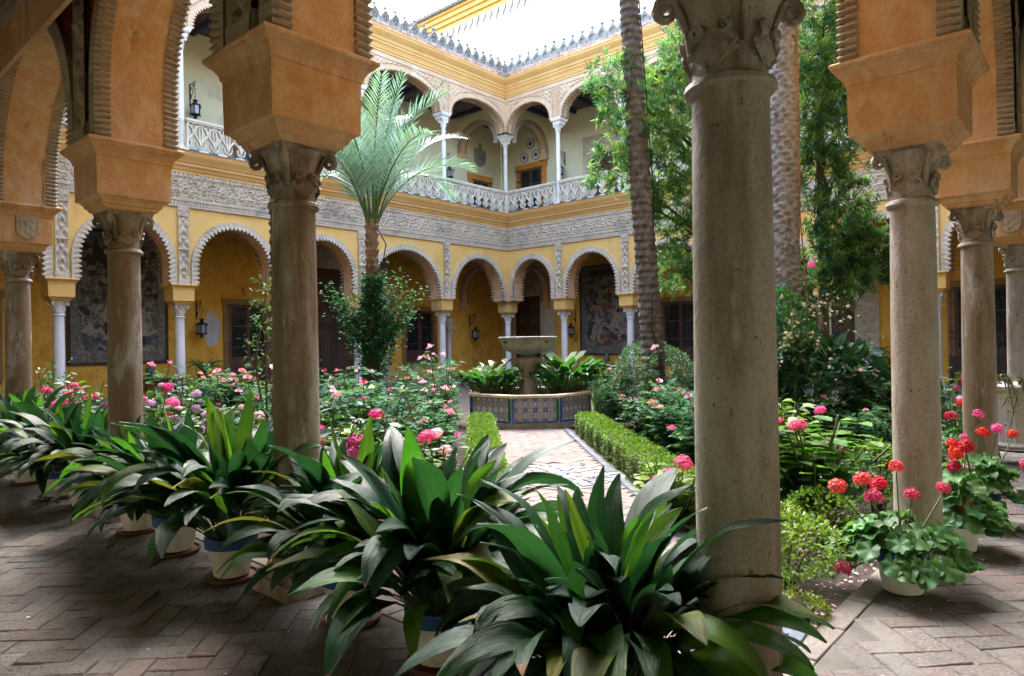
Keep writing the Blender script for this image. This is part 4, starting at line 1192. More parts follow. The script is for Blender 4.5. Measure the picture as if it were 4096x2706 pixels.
def tapestry(side, s0, s1, z0, z1, label, main, figs, flip):
    fn = on_wall(side); w, h = s1-s0, z1-z0
    root = thing('tapestry', label, 'tapestry', fn((s0+s1)/2, 0.02, z0))
    n = 30; V = []; 
    for i in range(n+1):
        s = s0+w*i/n; o = 0.035+0.012*math.sin(i*0.9)+0.008*math.sin(i*2.3)
        V += [fn(s, o, z0+0.01*math.sin(i*0.7)), fn(s, 0.03, z1)]
    mb = MB(); mb.add(V, [(2*k, 2*k+2, 2*k+3, 2*k+1) for k in range(n)]); mb.build('cloth', main, root)
    b = 0.11*w; q = 0.065
    for (a0, a1, c0, c1) in ((0, b, 0, h), (w-b, w, 0, h), (b, w-b, 0, b*1.1), (b, w-b, h-b*1.1, h)):
        mb = MB(); mb.mbox(fn, s0+a0, s0+a1, q-0.006, q, z0+c0, z0+c1); mb.build('woven_border', mTAPB, root)
    for (a0, a1, c0, c1) in ((-0.02, 0.03*w, -0.02, h+0.02), (w*0.97, w+0.02, -0.02, h+0.02), (0, w, -0.03, 0.05), (0, w, h-0.05, h+0.03)):
        mb = MB(); mb.mbox(fn, s0+a0, s0+a1, q, q+0.008, z0+c0, z0+c1); mb.build('hem', mTAPD, root)
    for k, (pts, mt) in enumerate(figs):
        if flip: pts = [(1-a, b_) for a, b_ in pts]
        patch(fn, pts, q+0.004+0.0022*k, z0, s0, w, h).build('woven_figure', mt, root)
    rs_ = random.Random(int(s0*10)); tones = {}
    for k in range(260):
        a_, b_ = rs_.uniform(0.13, 0.87), rs_.uniform(0.12, 0.88); sz = rs_.uniform(0.006, 0.028)
        mt = rs_.choice([mTAPD, mTAPL, mTAPBL, mTAPB, main, main]); t_ = tones.setdefault(mt.name, (MB(), mt))[0]
        t_.add([fn(s0+x_*w, q+0.034+0.0004*(k % 9), z0+y_*h) for x_, y_ in blob(a_, b_, sz*rs_.uniform(0.7, 2.2), sz, 500+k, 9, rs_.uniform(-0.6, 0.6), 0.35)], [tuple(range(9))])
    for t_, mt in tones.values(): tag(t_.build('woven_foliage', mt, root), kind='stuff')
tapestry('FL', 4.2, 7.18, 1.12, 5.38, 'large dark woven tapestry with a seated figure under trees', mTAP1, [
    (blob(0.5, 0.3, 0.36, 0.16, 1), mTAPL), (blob(0.5, 0.18, 0.33, 0.05, 2), mTAPBL), (blob(0.3, 0.8, 0.16, 0.12, 3, 26, 0, 0.4), mTAPD), (blob(0.72, 0.75, 0.14, 0.14, 4, 26, 0, 0.4), mTAPD),
    ([(0.33, 0.42), (0.36, 0.42), (0.37, 0.6), (0.42, 0.78), (0.40, 0.79), (0.35, 0.65), (0.30, 0.78), (0.28, 0.77), (0.33, 0.6)], mTAPD),
    (blob(0.44, 0.36, 0.13, 0.09, 5, 20, 0.3), mTAPL), (blob(0.45, 0.49, 0.06, 0.07, 6), mTAPL), (blob(0.45, 0.58, 0.03, 0.03, 7), mTAPL), (blob(0.40, 0.30, 0.09, 0.03, 8, 18, 0.4), mTAPR)], False)
tapestry('FR', 14.72, 18.2, 0.98, 5.14, 'woven tapestry of a horse and rider behind the right columns', mTAP2, [
    (blob(0.5, 0.17, 0.40, 0.06, 11, 24, 0, 0.3), mTAPR), (blob(0.45, 0.9, 0.40, 0.05, 12, 30, 0, 0.5), mTAPD), (blob(0.17, 0.55, 0.07, 0.36, 13, 30, 0, 0.3), mTAPBL),
    (blob(0.43, 0.36, 0.17, 0.10, 14, 22, -0.15, 0.1), mTAPL), (blob(0.63, 0.42, 0.10, 0.07, 15, 18, 0.6, 0.1), mTAPL), ([(0.30, 0.34), (0.27, 0.22), (0.29, 0.13), (0.33, 0.13), (0.33, 0.22), (0.38, 0.3)], mTAPL), ([(0.58, 0.36), (0.68, 0.26), (0.74, 0.30), (0.76, 0.27), (0.69, 0.22), (0.56, 0.3)], mTAPL),
    (blob(0.72, 0.5, 0.05, 0.035, 16, 14, -0.5), mTAPL), ([(0.24, 0.36), (0.2, 0.28), (0.21, 0.14), (0.25, 0.16), (0.27, 0.3)], mTAPL), (blob(0.44, 0.55, 0.075, 0.13, 17, 20, 0, 0.2), mTAPR), (blob(0.44, 0.70, 0.03, 0.03, 18), mTAPL), (blob(0.43, 0.75, 0.08, 0.028, 19, 18, 0.15, 0.25), mTAPD), (blob(0.47, 0.40, 0.05, 0.07, 20), mTAPBL)], True)

# upper gallery wall pieces
fn = on_wall('FL')
root = thing('carved_escutcheon', 'grey carved shield hanging on the upper corner wall', 'relief', fn(22.65, 0, 11.2))
mb = MB(); out = [(-0.40,0.42),(-0.30,0.36),(0,0.42),(0.30,0.36),(0.40,0.42),(0.42,0.0),(0.34,-0.32),(0.0,-0.5),(-0.34,-0.32),(-0.42,0.0)]
V = [fn(22.65+a, 0.0, 11.1+b) for a, b in out]+[fn(22.65+a*0.93, 0.09, 11.1+b*0.95) for a, b in out]
mb.add(V, [tuple(range(10, 20))]+[(i, (i+1) % 10, 10+(i+1) % 10, 10+i) for i in range(10)])
mb.build('shield_body', mPAR, root)
mb = MB(); mb.tube([fn(22.65, 0.05, 11.5), fn(22.62, 0.06, 11.65), fn(22.66, 0.06, 11.8)], [0.16, 0.1, 0.07], 8); mb.ball(fn(22.65, 0.08, 11.12), 0.12, 10, 6); mb.build('crest', mPAR, root)
def plate(side, s, z, r, label, upper=True):
    fn = on_wall(side); root = thing('wall_plate', label, 'plate', fn(s, 0.0, z), 'painted plates on the upper wall')
    for nm, r0, r1, o, mt in (('rim', r, r*0.66, 0.05, mPLR), ('ring', r*0.66, r*0.4, 0.04, mWHT2), ('boss', r*0.4, 0.0, 0.045, mBLU2)):
        mb = MB(); n = 20; V = []
        for k in range(n):
            a = 2*PI*k/n
            V += [fn(s+r0*math.cos(a), o, z+r0*math.sin(a)), fn(s+max(r1, 0.002)*math.cos(a), o-0.01, z+max(r1, 0.002)*math.sin(a)), fn(s+r0*math.cos(a), 0.0, z+r0*math.sin(a))]
        F = []
        for k in range(n):
            q = (k+1) % n; F += [(3*k, 3*q, 3*q+1, 3*k+1), (3*k, 3*k+2, 3*q+2, 3*q)]
        mb.add(V, F); mb.build(nm, mt, root)
mPLR = M('red lustre glaze', [(0.12,0.03,0.025),(0.45,0.4,0.36),(0.05,0.06,0.12)], 22, 0.3, 0.05, 40)
plate('FR', 21.17, 11.72, 0.27, 'topmost of three round plates on the upper wall')
plate('FR', 21.6, 11.08, 0.27, 'left lower of three round plates on the upper wall')
plate('FR', 20.82, 11.10, 0.27, 'right lower of three round plates on the upper wall')

# furniture along the walls
def console(side, s0, s1, d, z, label):
    fn = on_wall(side); root = thing('console_table', label, 'table', fn((s0+s1)/2, d/2+0.1, 0))
    mb = MB(); mb.mbox(fn, s0, s1, 0.1, 0.1+d, z-0.04, z); mb.build('table_top', mWOOD, root)
    mb = MB(); mb.mbox(fn, s0+0.06, s1-0.06, 0.14, 0.06+d, z-0.12, z-0.04); mb.build('apron', mWOOD, root)
    for a in (s0+0.1, s1-0.1):
        for b in (0.16, 0.04+d):
            mb = MB(); p0 = fn(a, b, 0); mb.lathe(p0[0], p0[1], [(0.03,0),(0.035,0.05),(0.022,0.1),(0.035,z*0.5),(0.022,z*0.75),(0.035,z-0.12)], 8); mb.build('leg', mWOOD, root)
def vase(x, y, z, h, mat, label):
    root = thing('ceramic_vase', label, 'vase', (x, y, z))
    mb = MB(); mb.lathe(x, y, [(h*a, z+h*b) for a, b in ((0.12,0),(0.14,0.03),(0.10,0.08),(0.2,0.3),(0.24,0.5),(0.22,0.66),(0.12,0.78),(0.10,0.82))], 20)
    vb_ = auto_smooth(mb.build('body', mat, root))
    mb = MB(); mb.lathe(x, y, [(h*a, z+h*b) for a, b in ((0.13,0.82),(0.14,0.85),(0.09,0.9),(0.03,0.94),(0.04,0.97),(0.01,1.0))], 16); auto_smooth(mb.build('lid', mat, vb_))
mVASE = M('blue green glaze', [(0.02,0.07,0.10),(0.05,0.14,0.11),(0.22,0.24,0.2),(0.02,0.05,0.12)], 14, 0.25, 0.1, 40)
console('FR', 15.9, 17.8, 0.5, 0.56, 'dark console table under the rider tapestry')
vase(LX+DG-0.4, 16.5, 0.56, 0.56, mVASE, 'blue green lidded vase under the rider tapestry')
console('FL', 6.2, 7.3, 0.45, 0.56, 'dark console table under the large tapestry')
vase(6.5, LY+DG-0.35, 0.56, 0.62, mVASE, 'blue green vase under the large tapestry')
fn = on_wall('FR'); root = thing('long_bench', 'dark wooden bench behind the right hand columns', 'bench', fn(2.2, 0.4, 0))
mb = MB(); mb.mbox(fn, 0.9, 3.1, 0.25, 0.7, 0.40, 0.46); mb.build('seat', mWOOD, root)
mb = MB(); mb.mbox(fn, 0.9, 3.1, 0.2, 0.25, 0.40, 0.95); mb.build('backrest', mWOOD, root)
for s in (1.0, 3.0):
    for o in (0.28, 0.66): mb = MB(); mb.mbox(fn, s-0.03, s+0.03, o-0.03, o+0.03, 0, 0.40); mb.build('leg', mWOOD, root)
fn = on_wall('FL'); root = thing('planter_trough', 'dark trough planter under the left barred window', 'planter', fn(10.2, 0.6, 0))
mb = MB()
V = [fn(*p) for p in [(9.75,0.45,0.35),(10.9,0.45,0.35),(10.9,0.8,0.35),(9.75,0.8,0.35),(9.62,0.38,0.8),(11.03,0.38,0.8),(11.03,0.88,0.8),(9.62,0.88,0.8)]]
mb.add(V, [(0,3,2,1),(4,5,6,7),(0,1,5,4),(1,2,6,5),(2,3,7,6),(3,0,4,7)]); mb.build('trough', mWOOD, root)
for s in (9.9, 10.75): mb = MB(); mb.mbox(fn, s-0.05, s+0.05, 0.5, 0.75, 0, 0.35); mb.build('leg', mIRON, root)
root = thing('bust_on_column', 'stone bust on a pedestal column against the ochre wall', 'statue', fn(20.0, 0.35, 0))
x, y, _ = fn(20.0, 0.35, 0)
mb = MB(); mb.lathe(x, y, [(0.2,0),(0.2,0.15),(0.15,0.2),(0.13,0.3),(0.12,2.0),(0.15,2.05),(0.13,2.1)], 16); auto_smooth(mb.build('pedestal', mMARF, root))
mb = MB(); mb.stack(x, y, [(2.1,0.14,0.14),(2.25,0.2,0.2),(2.3,0.26,0.24),(2.4,0.26,0.24)]); mb.build('cap', mSTU, root)
mb = MB(); mb.lathe(x, y, [(0.15,2.4),(0.17,2.5),(0.2,2.66),(0.17,2.78),(0.07,2.83),(0.065,2.87),(0.1,2.92),(0.115,3.0),(0.10,3.08),(0.05,3.14),(0.003,3.15)], 14, fn=lambda r, z, a: r*(1.0+(0.25*abs(math.cos(a)) if z < 2.8 else 0.05*math.cos(2*a)))); auto_smooth(mb.build('bust', mSTU, root))
mGWH = M('bare plaster patch', [(0.42,0.41,0.40),(0.52,0.51,0.5)], 5, 0.9, 0.3, 30)
for k, (side, s, z, w, h) in enumerate([('FL', 8.72, 2.25, 0.32, 0.62), ('FL', 16.7, 2.0, 0.3, 0.6), ('FL', 3.0, 2.6, 0.3, 0.4)]):
    f_ = on_wall(side); mb = MB(); pts = blob(0, 0, w, h, 40+k, 16, 0, 0.12)
    mb.add([f_(s+a, 0.006, z+b) for a, b in pts]+[f_(s+a*1.02, -0.01, z+b*1.02) for a, b in pts], [tuple(range(16))]+[(i, (i+1) % 16, 16+(i+1) % 16, 16+i) for i in range(16)])
    tag(mb.build('bare_plaster', mGWH), ['pale patch of old plaster behind the left lantern', 'pale patch of old plaster beside the climbing rose', 'pale patch of old plaster left of the large tapestry'][k], 'plaster patch')
# carved corbels above the windows
for s, lab in ((10.1, 'small carved corbel above the left barred window'), (18.5, 'small carved corbel above the middle barred window')):
    mb = MB(); f_ = on_wall('FL')
    mb.mbox(f_, s-0.25, s+0.25, 0.0, 0.2, 3.72, 3.8); V = [f_(*p) for p in [(s-0.14,0,3.45),(s+0.14,0,3.45),(s+0.14,0.1,3.45),(s-0.14,0.1,3.45),(s-0.23,0,3.718),(s+0.23,0,3.718),(s+0.23,0.18,3.718),(s-0.23,0.18,3.718)]]
    mb.add(V, [(0,3,2,1),(4,5,6,7),(0,1,5,4),(1,2,6,5),(2,3,7,6),(3,0,4,7)]); tag(mb.build('corbel', mYELB), lab, 'corbel')

# ------------------------------------------------------------------ paving
def brick_mesh(l, w, h, seed):
    rs = random.Random(seed); b = 0.005; mb = MB()
    j = lambda: rs.uniform(-0.007, 0.003)
    bot = [(-l/2,-w/2,-h),(l/2,-w/2,-h),(l/2,w/2,-h),(-l/2,w/2,-h)]
    mid = [(x+j(), y+j(), -b) for x, y, _ in bot]
    top = [((abs(x)-b)*math.copysign(1, x), (abs(y)-b)*math.copysign(1, y), rs.uniform(-0.002, 0.002)) for x, y, _ in mid]
    mb.add(bot+mid+top, [(0,1,5,4),(1,2,6,5),(2,3,7,6),(3,0,4,7),(4,5,9,8),(5,6,10,9),(6,7,11,10),(7,4,8,11),(8,9,10,11)])
    return mb
def herring(inside, w, ang, ox, oy, rng):
    out = []; ca, sa = math.cos(ang), math.sin(ang)
    for i in range(-rng, rng):
        for j in range(-rng, rng):
            r = (i-j) % 4
            if r == 0: u, v, rot = (i+1.0)*w, (j+0.5)*w, 0.0
            elif r == 3: u, v, rot = (i+0.5)*w, (j+1.0)*w, PI/2
            else: continue
            x, y = ox+u*ca-v*sa, oy+u*sa+v*ca
            if inside(x, y): out.append((x, y, rot+ang))
    return out
def in_view(x, y, z=0.0, pad=0.25):
    v = Vector((x, y, z))-CAM; d = v.dot(FW)
    if d < 0.5: return False
    return abs(v.dot(EX)/d) < 0.751+pad/d and abs(v.dot(EY)/d) < 0.497+pad/d
def lay(parent, spots, w, h, mat, name, zoff, limit=300, l=None, tilt=0.006):
    l = l or 2*w
    vars_ = [brick_mesh(l-0.006, w-0.006, h, 70+k).mesh(name, mat) for k in range(5)]
    spots = sorted(spots, key=lambda p: (p[0]-CAM.x)**2+(p[1]-CAM.y)**2)
    for k, (x, y, r) in enumerate(spots[:limit]):
        put(name, vars_[k % 5], parent, (x, y, zoff+random.uniform(-0.003, 0.003)), (random.gauss(0, tilt), random.gauss(0, tilt), r+random.gauss(0, 0.008)))
    if len(spots) > limit:
        mb = MB(); src = [brick_mesh(l-0.006, w-0.006, h, 90+k) for k in range(5)]
        for k, (x, y, r) in enumerate(spots[limit:]):
            s_ = src[k % 5]; c_, q_ = math.cos(r), math.sin(r); dz = zoff+random.uniform(-0.003, 0.003)
            mb.add([(x+a*c_-b*q_, y+a*q_+b*c_, c+dz) for a, b, c in s_.v], s_.f)
        o = mb.build(name+'_field', mat, parent); tag(o, kind='stuff')
random.seed(11)
inL = lambda x, y: -2.95 < x < 0.02 and -2.9 < y < 12 and in_view(x, y)
inRt = lambda x, y: y < 0.02 and x >= 0.02 and x < 13 and y > -2.9 and in_view(x, y)
lay(gfloor, herring(lambda x, y: inL(x, y) or inRt(x, y), 0.145, PI/4, 0, 0, 140), 0.145, 0.03, mBRK, 'brick', 0.0, 300, None, 0.011)
kerb = []
x = 0.38
while x < 12: kerb.append((x, 0.145, 0)); x += 0.47
y = 0.55
while y < 13: kerb.append((0.145, y, PI/2)); y += 0.47
lay(gfloor, [k for k in kerb if in_view(k[0], k[1])], 0.13, 0.06, mTAN, 'kerb_stone', 0.002, 100, 0.47, 0.004)
# path to the fountain
pw0, pw1 = -0.75, 1.02
mb = MB()
def diag(a, b, z): return ((a+b)/2, (a-b)/2, z)     # a = x+y, b = x-y
mb.add([(0.08,0.08,-0.014),(1.25,0.08,-0.014),(1.42,0.215,-0.014),diag(14.3,1.2,-0.014),diag(14.3,-0.95,-0.014),(0.215,1.1,-0.014),(0.08,1.0,-0.014)], [(0,1,2,3,4,5,6)])
path = struct('garden_path', mb, mMORT)
MOS = (4.1, 3.98, 0.72)
inP = lambda x, y: x > 0.25 and y > 0.25 and pw0+0.05 < x-y < pw1-0.05 and x+y < 14.2 and (x-MOS[0])**2+(y-MOS[1])**2 > (MOS[2]+0.07)**2 and in_view(x, y)
lay(path, herring(inP, 0.125, 0.0, 0.1, 0.1, 90), 0.125, 0.02, mBRKP, 'path_brick', 0.0, 300)
st = []
for b in (pw1+0.03, pw0-0.03):
    a = 1.75
    while a < 14.2:
        p = diag(a, b, 0); st.append((p[0], p[1], PI/4)); a += 0.2*math.sqrt(2)
st += [(1.3, 0.26, 0.1), (1.1, 0.25, 0.0)]
lay(path, [s for s in st if in_view(s[0], s[1])], 0.085, 0.02, mSLATE, 'slate_strip', 0.001, 200, 0.2)
# round mosaic of broken slate in the path
mb = MB(); mb.lathe(MOS[0], MOS[1], [(MOS[2]+0.05, -0.013), (MOS[2]+0.05, -0.006)], 40); mos = mb.build('mosaic_roundel', mPALE, path)
rs = random.Random(3)
rings = [(0.0, 0.1, 1), (0.1, 0.25, 6), (0.25, 0.41, 11), (0.41, 0.57, 16), (0.57, 0.72, 21)]
for r0, r1, n in rings:
    off = rs.uniform(0, 1)
    edges = [off+2*PI*k/n+rs.uniform(-0.12, 0.12)*2*PI/n for k in range(n)]
    for k in range(n):
        a0, a1 = edges[k], edges[(k+1) % n]+(2*PI if k == n-1 else 0)
        g = 0.02/max(0.1, r1)
        pts = [(r0+0.008, a0+g), ((r0+r1)/2, a0+g*0.6+rs.uniform(0, 0.05)), (r1-0.008, a0+g), (r1-0.006, (a0+a1)/2), (r1-0.008, a1-g), ((r0+r1)/2, a1-g), (r0+0.008, a1-g)] if n > 1 else [(r1-0.01, q*PI/3) for q in range(6)]
        P_ = [(MOS[0]+r*math.cos(a), MOS[1]+r*math.sin(a)) for r, a in pts]
        m_ = len(P_); mb = MB()
        mb.add([(x, y, 0.004) for x, y in P_]+[(x, y, -0.01) for x, y in P_], [tuple(range(m_))]+[(i, m_+i, m_+(i+1) % m_, (i+1) % m_) for i in range(m_)])
        L0 = path.location
        put('mosaic_piece', mb.mesh('mosaic_piece', mSLATE if rs.random() < 0.45 else mPALE), mos)

# ------------------------------------------------------------------ fountain
FCX, FCY = 8.13, 7.89
hx, hy, ch = 1.13, 1.17, 0.64
def octo(gr, z):
    a, b, c = hx+gr, hy+gr, ch+gr*0.586
    return [(FCX+p, FCY+q, z) for p, q in ((-a, -b+c), (-a+c, -b), (a-c, -b), (a, -b+c), (a, b-c), (a-c, b), (-a+c, b), (-a, b-c))]
def tile_mat(name, kind):
    mt = bpy.data.materials.new(name); mt.use_nodes = True; nt = mt.node_tree; p = nt.nodes['Principled BSDF']
    tc = _n(nt, 'ShaderNodeTexCoord'); sx = _n(nt, 'ShaderNodeSeparateXYZ'); nt.links.new(tc.outputs['Generated'], sx.inputs[0])
    def mth(op, a, b=None):
        q = _n(nt, 'ShaderNodeMath', operation=op)
        for k, v in ((0, a), (1, b)):
            if v is None: continue
            if hasattr(v, 'links'): nt.links.new(v, q.inputs[k])
            else: q.inputs[k].default_value = v
        return q.outputs[0]
    u = mth('MULTIPLY', mth('SUBTRACT', sx.outputs[0], 0.5), 2.0); v = mth('MULTIPLY', mth('SUBTRACT', sx.outputs[2], 0.5), 2.0)
    r = mth('SQRT', mth('ADD', mth('MULTIPLY', u, u), mth('MULTIPLY', v, v))); th = mth('ARCTAN2', v, u)
    k1 = mth('COSINE', mth('MULTIPLY', th, 4.0)); k2 = mth('COSINE', mth('MULTIPLY', th, 8.0))
    f = mth('ADD', r, mth('MULTIPLY', k1, -0.09 if kind == 0 else 0.0)); f = mth('ADD', f, mth('MULTIPLY', mth('MULTIPLY', k2, r), 0.06 if kind == 0 else 0.10))
    W = (0.50,0.53,0.55); B = (0.055,0.115,0.28); O = (0.20,0.12,0.08); G = (0.05,0.14,0.12); N = (0.03,0.05,0.11)
    st = [(0.0,O),(0.07,W),(0.12,B),(0.2,W),(0.26,G),(0.36,W),(0.42,B),(0.48,W),(0.54,O),(0.74,O),(0.78,W),(0.83,N),(0.87,W),(0.96,G),(0.999,B)] if kind == 0 else [(0.0,W),(0.08,B),(0.2,W),(0.25,B),(0.40,W),(0.46,G),(0.54,W),(0.60,O),(0.76,O),(0.80,W),(0.84,N),(0.9,B),(0.97,W)]
    rp = ramp(nt, f, st); rp.color_ramp.interpolation = 'CONSTANT'
    g = _n(nt, 'ShaderNodeNewGeometry'); nz = noise(nt, g.outputs['Position'], 25, 4)
    fr = ramp(nt, nz.outputs[0], [(0.35, (0.75,0.75,0.75)), (0.7, (1.1,1.1,1.1))])
    col = mixc(nt, 1.0, rp.outputs[0], fr.outputs[0], 'MULTIPLY')
    nw = noise(nt, g.outputs['Position'], 5.0, 6, 0.7); wr = ramp(nt, nw.outputs[0], [(0.60, (0,0,0)), (0.66, (1,1,1))])
    col = mixc(nt, wr.outputs[0], col, (0.26,0.24,0.22))
    nt.links.new(col, p.inputs['Base Color']); p.inputs['Roughness'].default_value = 0.35
    b = _n(nt, 'ShaderNodeBump'); b.inputs['Strength'].default_value = 0.25; b.inputs['Distance'].default_value = 0.004
    nt.links.new(rp.outputs[0], b.inputs['Height']); nt.links.new(b.outputs[0], p.inputs['Normal'])
    return mt
mTILA = tile_mat('glazed medallion tile', 0); mTILB = tile_mat('glazed ring tile', 1)
basin = thing('fountain_basin', 'octagonal fountain basin faced with blue and brown glazed tiles', 'fountain', (FCX, FCY, 0))
mb = MB()
o0, o1 = octo(0.05, -0.02), octo(0.05, 0.09)
mb.add(o0+o1, [(i, (i+1) % 8, 8+(i+1) % 8, 8+i) for i in range(8)]+[tuple(range(8, 16))]); mb.build('plinth', mPAR, basin)
mb = MB(); o0, o1, o2, o3 = octo(0.0, 0.085), octo(0.0, 0.56), octo(-0.14, 0.56), octo(-0.14, 0.3)
mb.add(o0+o1+o2+o3, [(8*k+i, 8*k+(i+1) % 8, 8*k+8+(i+1) % 8, 8*k+8+i) for k in range(3) for i in range(8)]+[tuple(range(24, 32))]); mb.build('wall', mSTU, basin)
mb = MB(); mb.add(octo(-0.13, 0.50), [tuple(range(8))]); mb.build('water', mWATER, basin)
random.seed(21)
oc = octo(0.0, 0)
for i in range(8):
    a, b = Vector(oc[i]), Vector(oc[(i+1) % 8]); d = (b-a); ln = d.length; d.normalize(); nrm = Vector((d.y, -d.x, 0)); rz = math.atan2(d.y, d.x)
    # brick coping
    n = max(3, round(ln/0.15)); w = ln/n
    cm = MB(); cm.box(-w/2+0.003, w/2-0.003, -0.035, 0.17, 0, 0.05); cme = cm.mesh('coping_brick', mCOPB if 'mCOPB' in globals() else mTAN)
    for k in range(n):
        p = a+d*(k+0.5)*w
        put('coping_brick', cme, basin, (p.x-FCX, p.y-FCY, 0.562+random.uniform(-.002,.002)), (0, 0, rz))
    if i in (2, 3, 4, 5, 6) and i not in (1,): 
        if i in (3, 4, 5): continue
    kind = 0 if i == 0 else 1
    nt_ = 4 if i == 0 else 6
    e = 0.075; tw = (ln-2*e)/nt_; th = 0.205
    tmh = MB(); tmh.box(-tw/2+0.002, tw/2-0.002, -0.012, 0.004, 0, th-0.003); tme = tmh.mesh('glazed_tile', mTILA if kind == 0 else mTILB)
    for r_ in range(2):
        for k in range(nt_):
            p = a+d*(e+(k+0.5)*tw)
            if i == 0 and k == 3 and r_ == 0 and False: continue
            put('glazed_tile', tme, basin, (p.x-FCX, p.y-FCY, 0.135+r_*th), (0, 0, rz))
    for (z0, z1, m0) in ((0.088, 0.132, 5), (0.135+2*th, 0.56, 5)):
        k_ = 0; bw = (ln-0.02)/9
        bm2 = MB(); bm2.box(-bw/2+0.002, bw/2-0.002, -0.014, 0.004, 0, z1-z0-0.002); bme = bm2.mesh('border_tile', mBLU2)
        for k in range(9): p = a+d*(0.01+(k+0.5)*bw); put('border_tile', bme, basin, (p.x-FCX, p.y-FCY, z0), (0, 0, rz))
    for off in (0.038, ln-0.038):
        bm2 = MB(); bm2.box(-0.03, 0.03, -0.016, 0.004, 0, 0.1); bme = bm2.mesh('border_tile', mBLU2 if off < 0.1 else mGRN2)
        for k in range(4): p = a+d*off; put('border_tile', bme, basin, (p.x-FCX, p.y-FCY, 0.134+k*0.1025), (0, 0, rz))
bowl = thing('fountain_bowl', 'weathered marble fountain bowl on a bulging baluster pedestal', 'fountain', (FCX, FCY, 0.3))
mb = MB(); mb.lathe(FCX, FCY, [(0.1,1.365),(0.22,1.37),(0.36,1.395),(0.455,1.44),(0.52,1.51),(0.552,1.59),(0.562,1.645),(0.566,1.655),(0.592,1.665),(0.60,1.685),(0.595,1.705),(0.575,1.712),(0.555,1.70),(0.5,1.62),(0.4,1.56),(0.01,1.53)], 48); auto_smooth(mb.build('bowl', mFOUN, bowl))
mb = MB()
def flute(r, z, a): return r*(1+0.05*math.cos(8*a)) if 0.95 < z < 1.3 else r
mb.lathe(FCX, FCY, [(0.2,0.42),(0.2,0.66),(0.185,0.67),(0.185,0.80),(0.17,0.81),(0.172,0.87),(0.13,0.885),(0.132,0.92),(0.155,0.99),(0.18,1.05),(0.225,1.12),(0.25,1.19),(0.255,1.235),(0.225,1.28),(0.17,1.305),(0.135,1.315),(0.13,1.325),(0.15,1.34),(0.18,1.355),(0.18,1.37)], 48, fn=flute); auto_smooth(mb.build('pedestal', mFOUN, bowl), 60)
for k in range(4):
    a = -PI*0.75+k*PI/2+0.62
    mb = MB(); mb.tube([(FCX+0.52*math.cos(a), FCY+0.52*math.sin(a), 1.61), (FCX+0.61*math.cos(a), FCY+0.61*math.sin(a), 1.60)], [0.02, 0.016], 8); mb.ball((FCX+0.54*math.cos(a), FCY+0.54*math.sin(a), 1.61), 0.03, 8, 5); mb.build('spout', mIRON, bowl)
mb = MB(); mb.lathe(FCX, FCY, [(0.54,1.66),(0.0001,1.66)], 40, cap=False); mb.build('water', mWATER, bowl)
# ------------------------------------------------------------------ planting helpers
RS = np.random.RandomState(7)
def spot(px, d):
    """ground point at depth d along the view, px = offset from the middle in units of depth"""
    q = CAM + FW*d + EX*(px*d)
    return q.x, q.y
def PX(p, d): return spot((p-1186.5)/1580.7, d)

LEAF_OV = (np.array([(0,0,0),(0.24,0.28,0.05),(0.27,0.55,0.03),(0,1,-0.10),(-0.27,0.55,0.03),(-0.24,0.28,0.05),(0,0.42,-0.02)], float), np.array([(0,1,6),(1,2,6),(2,3,6),(3,4,6),(4,5,6),(5,0,6)]))
LEAF_ST = (np.array([(0,0,0),(0.085,0.45,0.015),(0,1,-0.06),(-0.085,0.45,0.015)], float), np.array([(0,1,2),(0,2,3)]))
LEAF_SM = (np.array([(0,0,0),(0.3,0.5,0.06),(0,1,0),(-0.3,0.5,0.06)], float), np.array([(0,1,2),(0,2,3)]))

def frames(D, up=None, roll=None):
    D = D/np.maximum(np.linalg.norm(D, axis=1, keepdims=True), 1e-9)
    n = len(D)
    if up is None: up = np.tile([0, 0, 1.0], (n, 1))
    X = np.cross(D, up); ln = np.linalg.norm(X, axis=1, keepdims=True)
    X = np.where(ln < 1e-3, np.array([[1.0, 0, 0]]), X/np.maximum(ln, 1e-9))
    Z = np.cross(X, D)
    if roll is not None:
        c, s = np.cos(roll)[:, None], np.sin(roll)[:, None]
        X, Z = X*c+Z*s, Z*c-X*s
    return X, D, Z

def leaves(P, D, S, tpl, roll=None):
    """arrays of verts, faces for leaves at P pointing along D with size S"""
    V0, F0 = tpl; X, Y, Z = frames(D, roll=roll)
    n, k = len(P), len(V0)
    S = np.asarray(S).reshape(-1, 1, 1) if np.ndim(S) else np.full((n, 1, 1), S)
    V = P[:, None, :] + S*(V0[None, :, 0:1]*X[:, None, :] + V0[None, :, 1:2]*Y[:, None, :] + V0[None, :, 2:3]*Z[:, None, :])
    F = (F0[None] + (np.arange(n)*k)[:, None, None]).reshape(-1, 3)
    return V.reshape(-1, 3), F

def leaf_mesh_np(name, P, D, S, tpl, mats, probs=None, roll=None):
    V, F = leaves(P, D, S, tpl, roll)
    k = len(tpl[1]); n = len(P)
    mi = np.repeat(RS.choice(len(mats), n, p=probs), k)
    return mesh_np(name, V, F, mats, mi)

def rand_dirs(n, zmin=-1.0):
    v = RS.normal(size=(n, 3)); v /= np.linalg.norm(v, axis=1, keepdims=True)
    if zmin > -1: v[:, 2] = np.where(v[:, 2] < zmin, -v[:, 2], v[:, 2])
    return v

